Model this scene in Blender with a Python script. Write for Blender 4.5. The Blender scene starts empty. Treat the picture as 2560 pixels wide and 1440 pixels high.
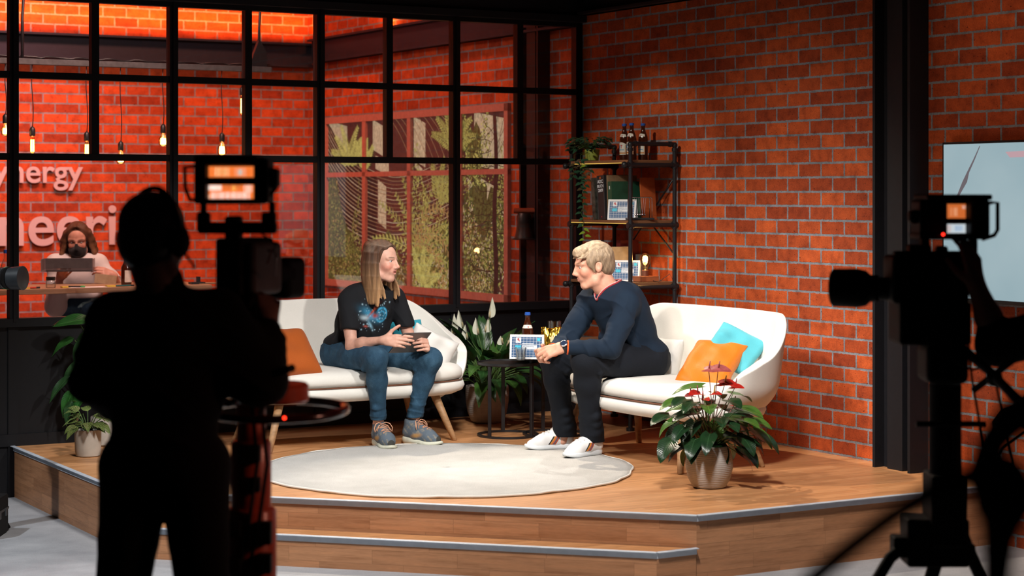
import bpy, bmesh, math, random
import numpy as np
from mathutils import Vector, Matrix, Euler
random.seed(7); rng = np.random.RandomState(7)
SC = bpy.context.scene
COL = SC.collection
PI = math.pi

# ------------------------------------------------------------------ camera, world, lights, exposure
CAMZ = 1.78; F = 4850.0; CX, CY = 1280.0, 485.0
cd = bpy.data.cameras.new('camera'); CAM = bpy.data.objects.new('camera', cd); COL.objects.link(CAM)
cd.sensor_width = 36.0; cd.lens = 36.0 * F / 2560.0
cd.shift_y = -(720.0 - CY) / 2560.0
CAM.location = (0, 0, CAMZ); CAM.rotation_euler = (PI / 2, 0, 0)
cd.clip_start = 0.1; cd.clip_end = 60
cd.dof.use_dof = True; cd.dof.focus_distance = 10.9; cd.dof.aperture_fstop = 2.4; cd.dof.aperture_blades = 9
SC.camera = CAM
SC.view_settings.view_transform = 'Standard'; SC.view_settings.look = 'None'
SC.view_settings.gamma = 1.0; SC.view_settings.use_curve_mapping = False
SC.view_settings.exposure = 0.0
SC.cycles.max_bounces = 8; SC.cycles.diffuse_bounces = 3; SC.cycles.glossy_bounces = 3
SC.cycles.transmission_bounces = 6; SC.cycles.transparent_max_bounces = 16
SC.cycles.caustics_reflective = False; SC.cycles.caustics_refractive = False
SC.cycles.sample_clamp_indirect = 4.0
SC.cycles.use_denoising = True

wd = bpy.data.worlds.new('dark_studio'); SC.world = wd; wd.use_nodes = True
wd.node_tree.nodes['Background'].inputs[0].default_value = (0.35, 0.42, 0.55, 1)
wd.node_tree.nodes['Background'].inputs[1].default_value = 0.006

# stage frame: u runs along the glass wall away from the corner, v along the brick wall towards the camera
A30 = math.radians(30); GX, GY = math.cos(A30), math.sin(A30)
B0 = Vector((0.468, 13.36, 0.0)); ROT = math.radians(210)
PZ = 0.30                                                   # platform height
def S(u, v, z=0.0): return Vector((B0.x - GX * u + GY * v, B0.y - GY * u - GX * v, z))
def at(px, py, Y): return Vector(((px - CX) * Y / F, Y, CAMZ - (py - CY) * Y / F))
def ground(px, py, z=PZ):
    Y = F * (CAMZ - z) / (py - CY); return Vector(((px - CX) * Y / F, Y, z))

def look(o, target):
    d = Vector(target) - o.location; o.rotation_euler = d.to_track_quat('-Z', 'Y').to_euler()
def spot(name, loc, target, power, color, angle, blend=0.25, size=0.08):
    l = bpy.data.lights.new(name, 'SPOT'); l.energy = power; l.color = color
    l.spot_size = math.radians(angle); l.spot_blend = blend; l.shadow_soft_size = size
    o = bpy.data.objects.new(name, l); COL.objects.link(o); o.location = loc; look(o, target); return o
def area(name, loc, target, power, color, sx, sy):
    l = bpy.data.lights.new(name, 'AREA'); l.energy = power; l.color = color
    l.shape = 'RECTANGLE'; l.size = sx; l.size_y = sy
    o = bpy.data.objects.new(name, l); COL.objects.link(o); o.location = loc; look(o, target); return o
WHITE = (1.0, 0.95, 0.90); WARM = (1.0, 0.84, 0.66); ORANGE = (1.0, 0.20, 0.03); COOL = (0.88, 0.94, 1.0)
# stage key lights high in front, left and right
spot('key_light', (-3.2, 6.8, 4.9), (0.70, 11.0, 0.75), 720, WHITE, 26, 0.5, 0.10)
spot('key_light', (3.0, 6.6, 4.9), (-0.9, 11.4, 0.75), 780, WHITE, 26, 0.5, 0.10)
spot('front_light', (0.2, 6.3, 4.9), (-0.2, 9.7, 0.2), 1250, WHITE, 62, 0.6, 0.30)
spot('front_light', (-4.6, 7.6, 4.6), (-2.3, 9.6, 0.0), 700, COOL, 44, 0.6, 0.08)
# back lights over the set
spot('back_light', (-1.6, 13.1, 5.2), (0.9, 9.4, 0.3), 1000, WARM, 42, 0.5, 0.06)
spot('back_light', (0.2, 14.6, 5.4), (-1.4, 10.0, 0.3), 700, WHITE, 36, 0.5, 0.06)
# brick wall wash beside the stage
spot('wall_light', (-1.8, 7.4, 4.3), (1.5, 11.4, 1.05), 640, (1.0, 0.88, 0.78), 33, 1.0, 0.3)
spot('wall_light', (1.0, 7.3, 5.2), (2.7, 9.6, 1.5), 200, (1.0, 0.66, 0.45), 46, 0.8, 0.3)
spot('shelf_light', (-2.4, 8.0, 4.7), (0.75, 12.5, 1.75), 560, (1.0, 0.88, 0.74), 17, 0.6, 0.06)
spot('plant_fill', (-0.1, 8.6, 5.0), (-0.15, 12.4, 0.5), 300, WHITE, 20, 0.6, 0.10)  # added overhead fill to brighten the shaded peace lily, not a known lamp
# orange and pink light in the room behind the glass
area('cove_light', S(2.2, -4.40, 3.22), S(2.2, -4.58, 3.6), 75, ORANGE, 4.8, 0.08)
area('cove_light', S(0.18, -2.9, 3.22), S(0.0, -2.9, 3.6), 34, ORANGE, 0.08, 3.0)
spot('red_light', S(3.2, -2.1, 5.0), S(3.5, -4.58, 1.3), 1050, (1.0, 0.40, 0.38), 70, 0.9, 0.3)
spot('red_light', S(2.0, -2.1, 5.0), S(1.8, -4.58, 1.3), 760, (1.0, 0.28, 0.14), 80, 0.8, 0.3)
spot('red_light', S(1.9, -2.2, 5.2), S(0.0, -2.6, 1.6), 330, (1.0, 0.26, 0.14), 90, 0.8, 0.3)
area('desk_light', S(3.2, -0.35, 3.7), S(3.6, -2.0, 1.3), 120, (1.0, 0.62, 0.52), 1.2, 0.8)
# added dim reddish fill that brightens the camera pedestal, not a known lamp
spot('pedestal_fill', (2.6, 5.2, 2.2), (-0.72, 5.95, 0.95), 75, (1.0, 0.40, 0.28), 22, 0.8, 0.3)

# ------------------------------------------------------------------ helpers
def tag(o, label=None, cat=None, group=None, kind=None):
    if label: o['label'] = label
    if cat: o['category'] = cat
    if group: o['group'] = group
    if kind: o['kind'] = kind
    return o
def thing(name, loc, label, cat, group=None, rz=0.0):
    o = bpy.data.objects.new(name, None); COL.objects.link(o); o.location = loc; o.rotation_euler = (0, 0, rz)
    o.empty_display_size = 0.05
    return tag(o, label, cat, group)
def mesh_obj(name, me, parent=None, mats=()):
    o = bpy.data.objects.new(name, me); COL.objects.link(o)
    for m in mats: me.materials.append(m)
    if parent is not None: o.parent = parent
    return o
def copy_tree(o, parent=None):
    c = o.copy(); COL.objects.link(c)
    if parent is not None: c.parent = parent
    for ch in list(o.children): copy_tree(ch, c)
    return c

class MB:
    """collects faces for one mesh"""
    def __init__(s): s.v = []; s.f = []; s.m = []; s.uv = []
    def add(s, vs, fs, mi=0):
        n = len(s.v); s.v += [tuple(v) for v in vs]
        for f in fs: s.f.append(tuple(i + n for i in f)); s.m.append(mi)
        return s
    def box(s, c, h, R=None, mi=0):
        cx, cy, cz = c; vs = []
        for dx, dy, dz in ((-1,-1,-1),(1,-1,-1),(1,1,-1),(-1,1,-1),(-1,-1,1),(1,-1,1),(1,1,1),(-1,1,1)):
            p = Vector((dx*h[0], dy*h[1], dz*h[2]))
            if R is not None: p = R @ p
            vs.append((cx+p.x, cy+p.y, cz+p.z))
        return s.add(vs, [(0,3,2,1),(4,5,6,7),(0,1,5,4),(1,2,6,5),(2,3,7,6),(3,0,4,7)], mi)
    def span(s, a, b, mi=0):
        return s.box([(a[i]+b[i])/2 for i in range(3)], [abs(b[i]-a[i])/2 for i in range(3)], None, mi)
    def prism(s, pts, z0, z1, mi=0):
        n = len(pts); vs = [(p[0], p[1], z0) for p in pts] + [(p[0], p[1], z1) for p in pts]
        fs = [tuple(range(n-1, -1, -1)), tuple(range(n, 2*n))] + [(i, (i+1) % n, n+(i+1) % n, n+i) for i in range(n)]
        return s.add(vs, fs, mi)
    def tube(s, path, r, n=8, closed=False, mi=0, cap=True):
        path = [Vector(p) for p in path]; m = len(path)
        rr = r if isinstance(r, (list, tuple)) else [r] * m
        vs = []; ref = None
        for i in range(m):
            if closed: t = path[(i+1) % m] - path[i-1]
            else: t = path[min(i+1, m-1)] - path[max(i-1, 0)]
            if t.length < 1e-9: t = Vector((0, 0, 1))
            t.normalize()
            if ref is None:
                ref = Vector((0, 0, 1)) if abs(t.z) < 0.9 else Vector((1, 0, 0))
                ref = (ref - t * ref.dot(t)).normalized()
            else:
                q = ref - t * ref.dot(t)
                if q.length > 1e-6: ref = q.normalized()
            b = t.cross(ref)
            for k in range(n):
                a = 2*PI*k/n; vs.append(path[i] + (ref*math.cos(a) + b*math.sin(a)) * rr[i])
        fs = []
        for i in range(m if closed else m-1):
            j = (i+1) % m
            for k in range(n): fs.append((i*n+k, i*n+(k+1) % n, j*n+(k+1) % n, j*n+k))
        if not closed and cap: fs += [tuple(range(n-1, -1, -1)), tuple((m-1)*n+k for k in range(n))]
        return s.add(vs, fs, mi)
    def lathe(s, prof, n=32, c=(0, 0, 0), mi=0, R=None):
        """prof: (radius, z) from bottom to top"""
        vs = []; m = len(prof)
        for r, z in prof:
            for k in range(n):
                a = 2*PI*k/n; p = Vector((r*math.cos(a), r*math.sin(a), z))
                if R is not None: p = R @ p
                vs.append((c[0]+p.x, c[1]+p.y, c[2]+p.z))
        fs = [(i*n+k, i*n+(k+1) % n, (i+1)*n+(k+1) % n, (i+1)*n+k) for i in range(m-1) for k in range(n)]
        if prof[0][0] > 1e-6: fs.append(tuple(range(n-1, -1, -1)))
        if prof[-1][0] > 1e-6: fs.append(tuple((m-1)*n+k for k in range(n)))
        return s.add(vs, fs, mi)
    def ball(s, c, r, n=12, mi=0, R=None):
        r = (r, r, r) if not isinstance(r, (tuple, list)) else r
        vs = []; fs = []; m = max(6, n//2)
        for i in range(m+1):
            th = PI*i/m
            for k in range(n):
                a = 2*PI*k/n; p = Vector((r[0]*math.sin(th)*math.cos(a), r[1]*math.sin(th)*math.sin(a), -r[2]*math.cos(th)))
                if R is not None: p = R @ p
                vs.append((c[0]+p.x, c[1]+p.y, c[2]+p.z))
        for i in range(m):
            for k in range(n): fs.append((i*n+k, i*n+(k+1) % n, (i+1)*n+(k+1) % n, (i+1)*n+k))
        return s.add(vs, fs, mi)
    def grid(s, fn, nu, nv, mi=0, wrap_u=False):
        vs = [fn(i/nu, j/nv) for j in range(nv+1) for i in range(nu + (0 if wrap_u else 1))]
        w = nu + (0 if wrap_u else 1)
        fs = [(j*w+i, j*w+(i+1) % w, (j+1)*w+(i+1) % w, (j+1)*w+i) for j in range(nv) for i in range(nu)]
        return s.add(vs, fs, mi)
    def build(s, name, mats, parent=None, smooth=False, bevel=0.0, seg=2, sub=0, solid=0.0, weld=0.0, angle=None, loc=None):
        me = bpy.data.meshes.new(name); me.from_pydata(s.v, [], s.f)
        mats = mats if isinstance(mats, (list, tuple)) else [mats]
        for m in mats: me.materials.append(m)
        me.polygons.foreach_set('material_index', s.m)
        bm = bmesh.new(); bm.from_mesh(me)
        if weld: bmesh.ops.remove_doubles(bm, verts=bm.verts, dist=weld)
        bmesh.ops.dissolve_degenerate(bm, dist=1e-7, edges=bm.edges)
        bmesh.ops.recalc_face_normals(bm, faces=bm.faces)
        bm.to_mesh(me); bm.free()
        if smooth: me.shade_smooth()
        o = bpy.data.objects.new(name, me); COL.objects.link(o)
        if parent is not None: o.parent = parent
        if loc is not None: o.location = loc
        if solid:
            md = o.modifiers.new('solid', 'SOLIDIFY'); md.thickness = solid; md.offset = 0
        if bevel:
            md = o.modifiers.new('bevel', 'BEVEL'); md.width = bevel; md.segments = seg; md.limit_method = 'ANGLE'; md.angle_limit = math.radians(40)
        if sub:
            md = o.modifiers.new('sub', 'SUBSURF'); md.levels = sub; md.render_levels = sub
        if angle is not None: me.shade_smooth(); me.set_sharp_from_angle(angle=math.radians(angle))
        return o

# ------------------------------------------------------------------ materials
class NT:
    def __init__(s, name):
        s.m = bpy.data.materials.new(name); s.m.use_nodes = True; s.t = s.m.node_tree
        s.b = s.t.nodes['Principled BSDF']; s.out = s.t.nodes['Material Output']
    def n(s, typ, **kw):
        nd = s.t.nodes.new(typ)
        for k, v in kw.items():
            if k.startswith('i_'):
                nd.inputs[k[2:].replace('_', ' ')].default_value = v
            else: setattr(nd, k, v)
        return nd
    def l(s, a, b): s.t.links.new(a, b)
    def ramp(s, fac, stops, interp='LINEAR'):
        r = s.n('ShaderNodeValToRGB'); r.color_ramp.interpolation = interp
        e = r.color_ramp.elements
        while len(e) < len(stops): e.new(0.5)
        for el, (p, c) in zip(e, stops): el.position = p; el.color = (*c, 1) if len(c) == 3 else c
        s.l(fac, r.inputs[0]); return r.outputs[0]
    def mix(s, fac, a, b, blend='MIX'):
        nd = s.n('ShaderNodeMix', data_type='RGBA', blend_type=blend)
        for sock, val in ((nd.inputs[0], fac), (nd.inputs[6], a), (nd.inputs[7], b)):
            if hasattr(val, 'is_linked') or hasattr(val, 'links'): s.l(val, sock)
            elif isinstance(val, (tuple, list)): sock.default_value = (*val, 1) if len(val) == 3 else val
            else: sock.default_value = val
        return nd.outputs[2]
    def math(s, op, a, b=0.0):
        nd = s.n('ShaderNodeMath', operation=op)
        for sock, val in ((nd.inputs[0], a), (nd.inputs[1], b)):
            if hasattr(val, 'links'): s.l(val, sock)
            else: sock.default_value = val
        return nd.outputs[0]
    def coord(s, which='Object', scale=(1, 1, 1), rot=(0, 0, 0)):
        tc = s.n('ShaderNodeTexCoord'); mp = s.n('ShaderNodeMapping')
        mp.inputs['Scale'].default_value = scale; mp.inputs['Rotation'].default_value = rot
        s.l(tc.outputs[which], mp.inputs['Vector']); return mp.outputs[0]
    def noise(s, vec, scale, detail=3, rough=0.5):
        nd = s.n('ShaderNodeTexNoise'); nd.inputs['Scale'].default_value = scale
        nd.inputs['Detail'].default_value = detail; nd.inputs['Roughness'].default_value = rough
        if vec is not None: s.l(vec, nd.inputs['Vector'])
        return nd.outputs['Fac']
    def bump(s, h, strength=0.3, dist=0.01):
        nd = s.n('ShaderNodeBump'); nd.inputs['Strength'].default_value = strength; nd.inputs['Distance'].default_value = dist
        s.l(h, nd.inputs['Height']); s.l(nd.outputs[0], s.b.inputs['Normal'])
    def base(s, v):
        if hasattr(v, 'links'): s.l(v, s.b.inputs['Base Color'])
        else: s.b.inputs['Base Color'].default_value = (*v, 1)
    def set(s, **kw):
        for k, v in kw.items(): s.b.inputs[k.replace('_', ' ')].default_value = v
        return s
def plain(name, color, rough=0.6, metal=0.0, var=0.12, scale=30, bump=0.0, spec=0.5, coat=0.0):
    """one colour with a little mottling"""
    t = NT(name); vec = t.coord(); nz = t.noise(vec, scale)
    lo = tuple(c*(1-var) for c in color); hi = tuple(min(1, c*(1+var)) for c in color)
    t.base(t.ramp(nz, [(0.3, lo), (0.7, hi)]))
    t.set(Roughness=rough, Metallic=metal, Specular_IOR_Level=spec, Coat_Weight=coat)
    if bump: t.bump(nz, bump, 0.004)
    return t.m
def emit(name, color, strength):
    t = NT(name); t.base((0.02, 0.02, 0.02)); t.b.inputs['Emission Color'].default_value = (*color, 1); t.b.inputs['Emission Strength'].default_value = strength
    return t.m
def fabric(name, color, var=0.1, weave=900, rough=0.9, bump=0.25, fold=0.0, fscale=9, sheen=0.15):
    t = NT(name); vec = t.coord(); a = t.noise(vec, weave, 2); b = t.noise(vec, 6, 4)
    f = t.math('ADD', t.math('MULTIPLY', a, 0.5), t.math('MULTIPLY', b, 0.5))
    lo = tuple(c*(1-var) for c in color); hi = tuple(min(1, c*(1+var)) for c in color)
    t.base(t.ramp(f, [(0.35, lo), (0.65, hi)])); t.set(Roughness=rough, Specular_IOR_Level=0.25, Sheen_Weight=sheen)
    h = a
    if fold:
        v2 = t.coord(scale=(1, 1, 0.55), rot=(0.5, 0.4, 0.3)); c = t.noise(v2, fscale, 2.5, 0.45)
        h = t.math('ADD', t.math('MULTIPLY', a, 0.06), t.math('MULTIPLY', c, fold))
        t.bump(h, 0.9, 0.02)
    else: t.bump(h, bump, 0.002)
    return t.m
def glass_thin(name, tint=(1, 1, 1), refl=0.06, rough=0.0):
    t = NT(name); tr = t.n('ShaderNodeBsdfTransparent'); tr.inputs[0].default_value = (*tint, 1)
    gl = t.n('ShaderNodeBsdfGlossy'); gl.inputs['Roughness'].default_value = rough
    lw = t.n('ShaderNodeLayerWeight'); lw.inputs[0].default_value = 0.25
    mx = t.n('ShaderNodeMixShader'); f = t.math('ADD', t.math('MULTIPLY', lw.outputs['Fresnel'], 0.6), refl)
    t.l(f, mx.inputs[0]); t.l(tr.outputs[0], mx.inputs[1]); t.l(gl.outputs[0], mx.inputs[2]); t.l(mx.outputs[0], t.out.inputs[0])
    return t.m

def m_brick():
    t = NT('brick'); uv = t.n('ShaderNodeUVMap')
    nz = t.n('ShaderNodeTexNoise'); nz.inputs['Scale'].default_value = 55; nz.inputs['Detail'].default_value = 3; t.l(uv.outputs[0], nz.inputs['Vector'])
    off = t.n('ShaderNodeVectorMath', operation='MULTIPLY_ADD'); off.inputs[1].default_value = (0.009, 0.009, 0); t.l(nz.outputs['Color'], off.inputs[0]); t.l(uv.outputs[0], off.inputs[2])
    br = t.n('ShaderNodeTexBrick'); t.l(off.outputs[0], br.inputs['Vector'])
    br.offset = 0.5; br.inputs['Scale'].default_value = 1.0; br.inputs['Brick Width'].default_value = 0.205; br.inputs['Row Height'].default_value = 0.0825
    br.inputs['Mortar Size'].default_value = 0.0072; br.inputs['Mortar Smooth'].default_value = 0.25; br.inputs['Bias'].default_value = -0.1
    br.inputs['Color1'].default_value = (0.54, 0.098, 0.022, 1); br.inputs['Color2'].default_value = (0.25, 0.036, 0.010, 1); br.inputs['Mortar'].default_value = (0.23, 0.25, 0.285, 1)
    big = t.noise(uv.outputs[0], 14, 5, 0.65); fine = t.noise(uv.outputs[0], 120, 3, 0.6); spk = t.noise(uv.outputs[0], 60, 2, 0.5)
    c = t.mix(1.0, br.outputs['Color'], t.ramp(big, [(0.28, (0.58, 0.52, 0.50)), (0.5, (0.95, 0.95, 0.95)), (0.7, (1.18, 1.22, 1.2))]), 'MULTIPLY')
    c = t.mix(1.0, c, t.ramp(fine, [(0.3, (0.8, 0.8, 0.8)), (0.7, (1.15, 1.15, 1.15))]), 'MULTIPLY')
    c = t.mix(1.0, c, t.ramp(spk, [(0.27, (0.35, 0.3, 0.3)), (0.33, (1, 1, 1))]), 'MULTIPLY')
    t.base(c); t.set(Roughness=0.75, Specular_IOR_Level=0.3)
    h = t.math('ADD', t.math('MULTIPLY', t.math('SUBTRACT', 1.0, br.outputs['Fac']), 1.0), t.math('MULTIPLY', fine, 0.3)); t.bump(h, 0.5, 0.006)
    return t.m
def m_wood(name, c1, c2, row=0.066, width=0.42, rough=0.38):
    t = NT(name); uv = t.n('ShaderNodeUVMap')
    br = t.n('ShaderNodeTexBrick'); t.l(uv.outputs[0], br.inputs['Vector']); br.offset = 0.37; br.offset_frequency = 2
    br.squash = 1.35; br.squash_frequency = 3
    br.inputs['Scale'].default_value = 1.0; br.inputs['Brick Width'].default_value = width; br.inputs['Row Height'].default_value = row
    br.inputs['Mortar Size'].default_value = 0.0006; br.inputs['Mortar Smooth'].default_value = 0.0; br.inputs['Bias'].default_value = 0.0
    br.inputs['Color1'].default_value = (*c1, 1); br.inputs['Color2'].default_value = (*c2, 1); br.inputs['Mortar'].default_value = (*[x*0.55 for x in c2], 1)
    mp = t.n('ShaderNodeMapping'); mp.inputs['Scale'].default_value = (1.6, 22, 1); t.l(uv.outputs[0], mp.inputs['Vector'])
    # each stave gets its own grain: shift the grain by the stave's colour
    sh = t.n('ShaderNodeVectorMath', operation='MULTIPLY_ADD'); sh.inputs[1].default_value = (40, 17, 9); t.l(br.outputs['Color'], sh.inputs[0]); t.l(mp.outputs[0], sh.inputs[2])
    g1 = t.noise(sh.outputs[0], 2.2, 4, 0.6)
    mp2 = t.n('ShaderNodeMapping'); mp2.inputs['Scale'].default_value = (8, 160, 1); t.l(uv.outputs[0], mp2.inputs['Vector']); g2 = t.noise(mp2.outputs[0], 3, 2)
    c = t.mix(1.0, br.outputs['Color'], t.ramp(g1, [(0.3, (0.74, 0.68, 0.62)), (0.5, (1, 1, 1)), (0.68, (1.14, 1.1, 1.06))]), 'MULTIPLY')
    c = t.mix(1.0, c, t.ramp(g2, [(0.3, (0.88, 0.86, 0.84)), (0.7, (1.08, 1.08, 1.08))]), 'MULTIPLY')
    t.base(c); t.set(Roughness=rough, Specular_IOR_Level=0.4); t.bump(g1, 0.03, 0.001)
    return t.m
BRICK = m_brick()
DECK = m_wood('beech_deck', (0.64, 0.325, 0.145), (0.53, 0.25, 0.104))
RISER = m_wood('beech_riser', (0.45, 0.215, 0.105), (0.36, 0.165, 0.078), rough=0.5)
BEAM = plain('blue_grey_steel', (0.010, 0.016, 0.030), 0.6, spec=0.3)
BLACKPAINT = plain('black_paint', (0.004, 0.0043, 0.006), 0.55, spec=0.25)
STEEL = plain('dark_steel', (0.0075, 0.008, 0.011), 0.6, spec=0.3)
ALU = plain('grey_aluminium', (0.52, 0.57, 0.64), 0.42, 0.1, 0.05)
GLASS = glass_thin('window_glass', (0.97, 0.95, 0.95), 0.035)
def uvbox(o, scale=1.0):
    """box-map UVs in metres from local coordinates (dominant axis per face)"""
    me = o.data; uvl = me.uv_layers.new(name='UVMap')
    for p in me.polygons:
        n = p.normal; ax = max(range(3), key=lambda i: abs(n[i]))
        for li in p.loop_indices:
            co = me.vertices[me.loops[li].vertex_index].co
            if ax == 2: uv = (co.x, co.y)
            elif ax == 1: uv = (co.x, co.z)
            else: uv = (co.y, co.z)
            uvl.data[li].uv = (uv[0]*scale + 10, uv[1]*scale + 10)
    return o
def place(o, u, v, z=0.0, rz=0.0): o.location = S(u, v, z); o.rotation_euler = (0, 0, ROT + rz); return o
# ------------------------------------------------------------------ the setting (local x = u, local y = v)
def struct(name, mb, mat, uv=True, **kw):
    o = mb.build(name, mat, None, **kw); place(o, 0, 0)
    if uv: uvbox(o)
    return tag(o, kind='structure')
def m_floor():
    t = NT('grey_vinyl'); vec = t.coord('Object'); a = t.noise(vec, 3, 4, 0.6); b = t.noise(vec, 140, 2); st = t.coord('Object', (2, 60, 1)); c = t.noise(st, 3, 3)
    f = t.math('ADD', t.math('MULTIPLY', a, 0.5), t.math('ADD', t.math('MULTIPLY', b, 0.25), t.math('MULTIPLY', c, 0.25)))
    t.base(t.ramp(f, [(0.35, (0.22, 0.23, 0.25)), (0.65, (0.42, 0.43, 0.45))])); t.set(Roughness=0.55); return t.m
struct('floor', MB().span((-3.0, -4.7, -0.1), (12, 13.5, 0)), m_floor(), uv=False)
struct('wall_right', MB().span((-0.15, -4.58, 0), (0, 9.0, 3.9)), BRICK)
struct('wall_back', MB().span((-0.15, -4.73, 0), (6.5, -4.58, 3.9)), BRICK)
struct('ceiling', MB().span((-0.3, -4.8, 5.9), (12, 13.5, 6.0)), plain('black_ceiling', (0.01, 0.01, 0.012), 0.9), uv=False)
# steel beams round the top of the room and over the glass wall
def ibeam_u(mb, u0, u1, v, z0, z1, w=0.10):
    mb.span((u0, v, z0), (u1, v+w, z0+0.018)); mb.span((u0, v, z1-0.018), (u1, v+w, z1)); mb.span((u0, v, z0), (u1, v+w*0.55, z1))
def ibeam_v(mb, u, v0, v1, z0, z1, w=0.10):
    mb.span((u, v0, z0), (u+w, v1, z0+0.018)); mb.span((u, v0, z1-0.018), (u+w, v1, z1)); mb.span((u, v0, z0), (u+w*0.55, v1, z1))
mb = MB(); ibeam_u(mb, 0, 6.5, -4.58, 2.90, 3.11, 0.19); struct('trim_1', mb, BEAM, uv=False)
mb = MB(); ibeam_v(mb, 0, -4.38, -0.10, 2.93, 3.14); struct('trim_2', mb, BEAM, uv=False)
mb = MB(); mb.span((0.0, -0.09, 2.955), (6.0, 0.09, 3.0)); mb.span((0, -0.06, 3.0), (6.0, 0.06, 3.40)); struct('trim_3', mb, STEEL, uv=False)
mb = MB(); ibeam_v(mb, 0, 0.12, 4.5, 3.0, 3.24); struct('trim_4', mb, STEEL, uv=False)
def column(name, v0, v1, z0, z1, w=0.13):
    mb = MB(); mb.span((0.0, v0, z0), (w, v0+0.02, z1)); mb.span((0, v1-0.02, z0), (w, v1, z1)); mb.span((0, v0+0.02, z0), (w*0.5, v1-0.02, z1))
    mb.span((0, (v0+v1)/2-0.06, z0), (w*0.8, (v0+v1)/2+0.06, z1))
    return struct(name, mb, STEEL, uv=False)
column('trim_5', 3.20, 3.50, PZ, 3.0); column('trim_6', -0.66, -0.40, 0, 2.97, 0.10)
# glass wall: black panels below, framed panes above
GT = 3.927; PITCH = GT / 8.0; ZS = 1.03; Z1 = 2.0; Z2 = 2.48; Z3 = 2.955
gw = MB(); gw.span((0.0, -0.045, 0.0), (6.0, 0.0, ZS - 0.03))
for k in (0, 2, 4, 6, 8, 10, 12):
    u = min(max(PITCH*k, 0.03), 5.97); gw.span((u-0.03, 0.0, 0.0), (u+0.03, 0.012, ZS-0.03))
gw.span((0, -0.03, PZ), (6.0, 0.018, PZ+0.07))
struct('wall_partition', gw, BLACKPAINT, uv=False)
wf = MB(); wf.span((0, -0.05, ZS-0.03), (6.0, 0.04, ZS+0.02))
for z in (Z1, Z2): wf.span((0, -0.03, z-0.02), (6.0, 0.03, z+0.02))
wf.span((0, -0.03, Z3-0.03), (6.0, 0.03, Z3))
for k in range(0, 13):
    u = min(max(PITCH*k, 0.025), 5.975); major = k % 2 == 0
    w = 0.027 if major else 0.023
    wf.span((u-w, -0.03, ZS if major else Z1), (u+w, 0.034 if major else 0.028, Z3))
    if major: wf.span((u-0.008, 0.034, ZS), (u+0.008, 0.045, Z3))
win = struct('window_1', wf, BLACKPAINT, uv=False)
def pane(u0, u1, z0, z1):
    o = MB().span((u0, -0.003, z0), (u1, 0.003, z1)).build('pane', GLASS, win); return o
for k in range(12):
    pane(PITCH*k, PITCH*(k+1), Z1, Z2); pane(PITCH*k, PITCH*(k+1), Z2, Z3)
for k in range(0, 12, 2): pane(PITCH*k, PITCH*(k+2), ZS, Z1)

# ------------------------------------------------------------------ stage platform and step
plat = thing('stage_platform', S(1.9, 1.9, 0), 'beech stage platform with a cut-off corner under the two sofas', 'stage', rz=ROT)
def rel(p): return (p[0]-1.9, p[1]-1.9)
PP = [(0, 0), (3.927, 0), (3.927, 1.99), (1.885, 4.03), (0, 4.03)]
o = MB().prism([rel(p) for p in PP], PZ-0.02, PZ).build('deck', DECK, plat); uvbox(o)
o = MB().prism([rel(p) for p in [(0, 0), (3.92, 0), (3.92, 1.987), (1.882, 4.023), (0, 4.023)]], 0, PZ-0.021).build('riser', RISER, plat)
def uvwall(o):
    me = o.data; uvl = me.uv_layers.new(name='UVMap')
    for p in me.polygons:
        n = p.normal; t = Vector((-n.y, n.x, 0)); t = t.normalized() if t.length > 0.1 else Vector((1, 0, 0))
        for li in p.loop_indices:
            co = me.vertices[me.loops[li].vertex_index].co
            uvl.data[li].uv = (co.dot(t)+10, (co.z if abs(n.z) < 0.5 else co.y)+10)
uvwall(o)
def edge_strip(name, pts, z, parent):
    mb = MB()
    for a, b in zip(pts[:-1], pts[1:]):
        a = Vector((*a, 0)); b = Vector((*b, 0)); d = (b-a).normalized(); n = Vector((d.y, -d.x, 0))
        ang = math.atan2(d.y, d.x); R = Matrix.Rotation(ang, 3, 'Z'); c = (a+b)/2; L = (b-a).length/2 + 0.002
        q = c - n*0.006; mb.box((q.x, q.y, z+0.0015), (L, 0.014, 0.002), R)
        q = c + n*0.003; mb.box((q.x, q.y, z-0.012), (L, 0.004, 0.016), R)
    return mb.build(name, ALU, parent, bevel=0.001)
edge_strip('edge_strip', [rel(p) for p in reversed([(3.927, 0), (3.927, 1.99), (1.885, 4.03), (0, 4.03)])], PZ, plat)
step = thing('stage_step', S(2.95, 3.05, 0), 'lower beech step running along the cut-off front edge of the platform', 'step', rz=ROT)
d45 = 0.157/math.sqrt(2)
q0 = (1.885+0.002, 4.03+0.003); q1 = (3.927+0.003, 1.99+0.002)
SP = [(q0[0]+0.002, q0[1]), (q1[0], q1[1]+0.002), (q1[0], q1[1]+0.222), (q0[0]+0.222, q0[1])]
def rs(p): return (p[0]-2.95, p[1]-3.05)
SPr = [rs(p) for p in SP]
o = MB().prism(SPr, 0.13, 0.15).build('tread', DECK, step); uvbox(o)
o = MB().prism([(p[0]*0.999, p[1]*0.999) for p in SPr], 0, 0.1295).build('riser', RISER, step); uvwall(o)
edge_strip('edge_strip', [SPr[0], SPr[3], SPr[2], SPr[1]], 0.15, step)

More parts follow.
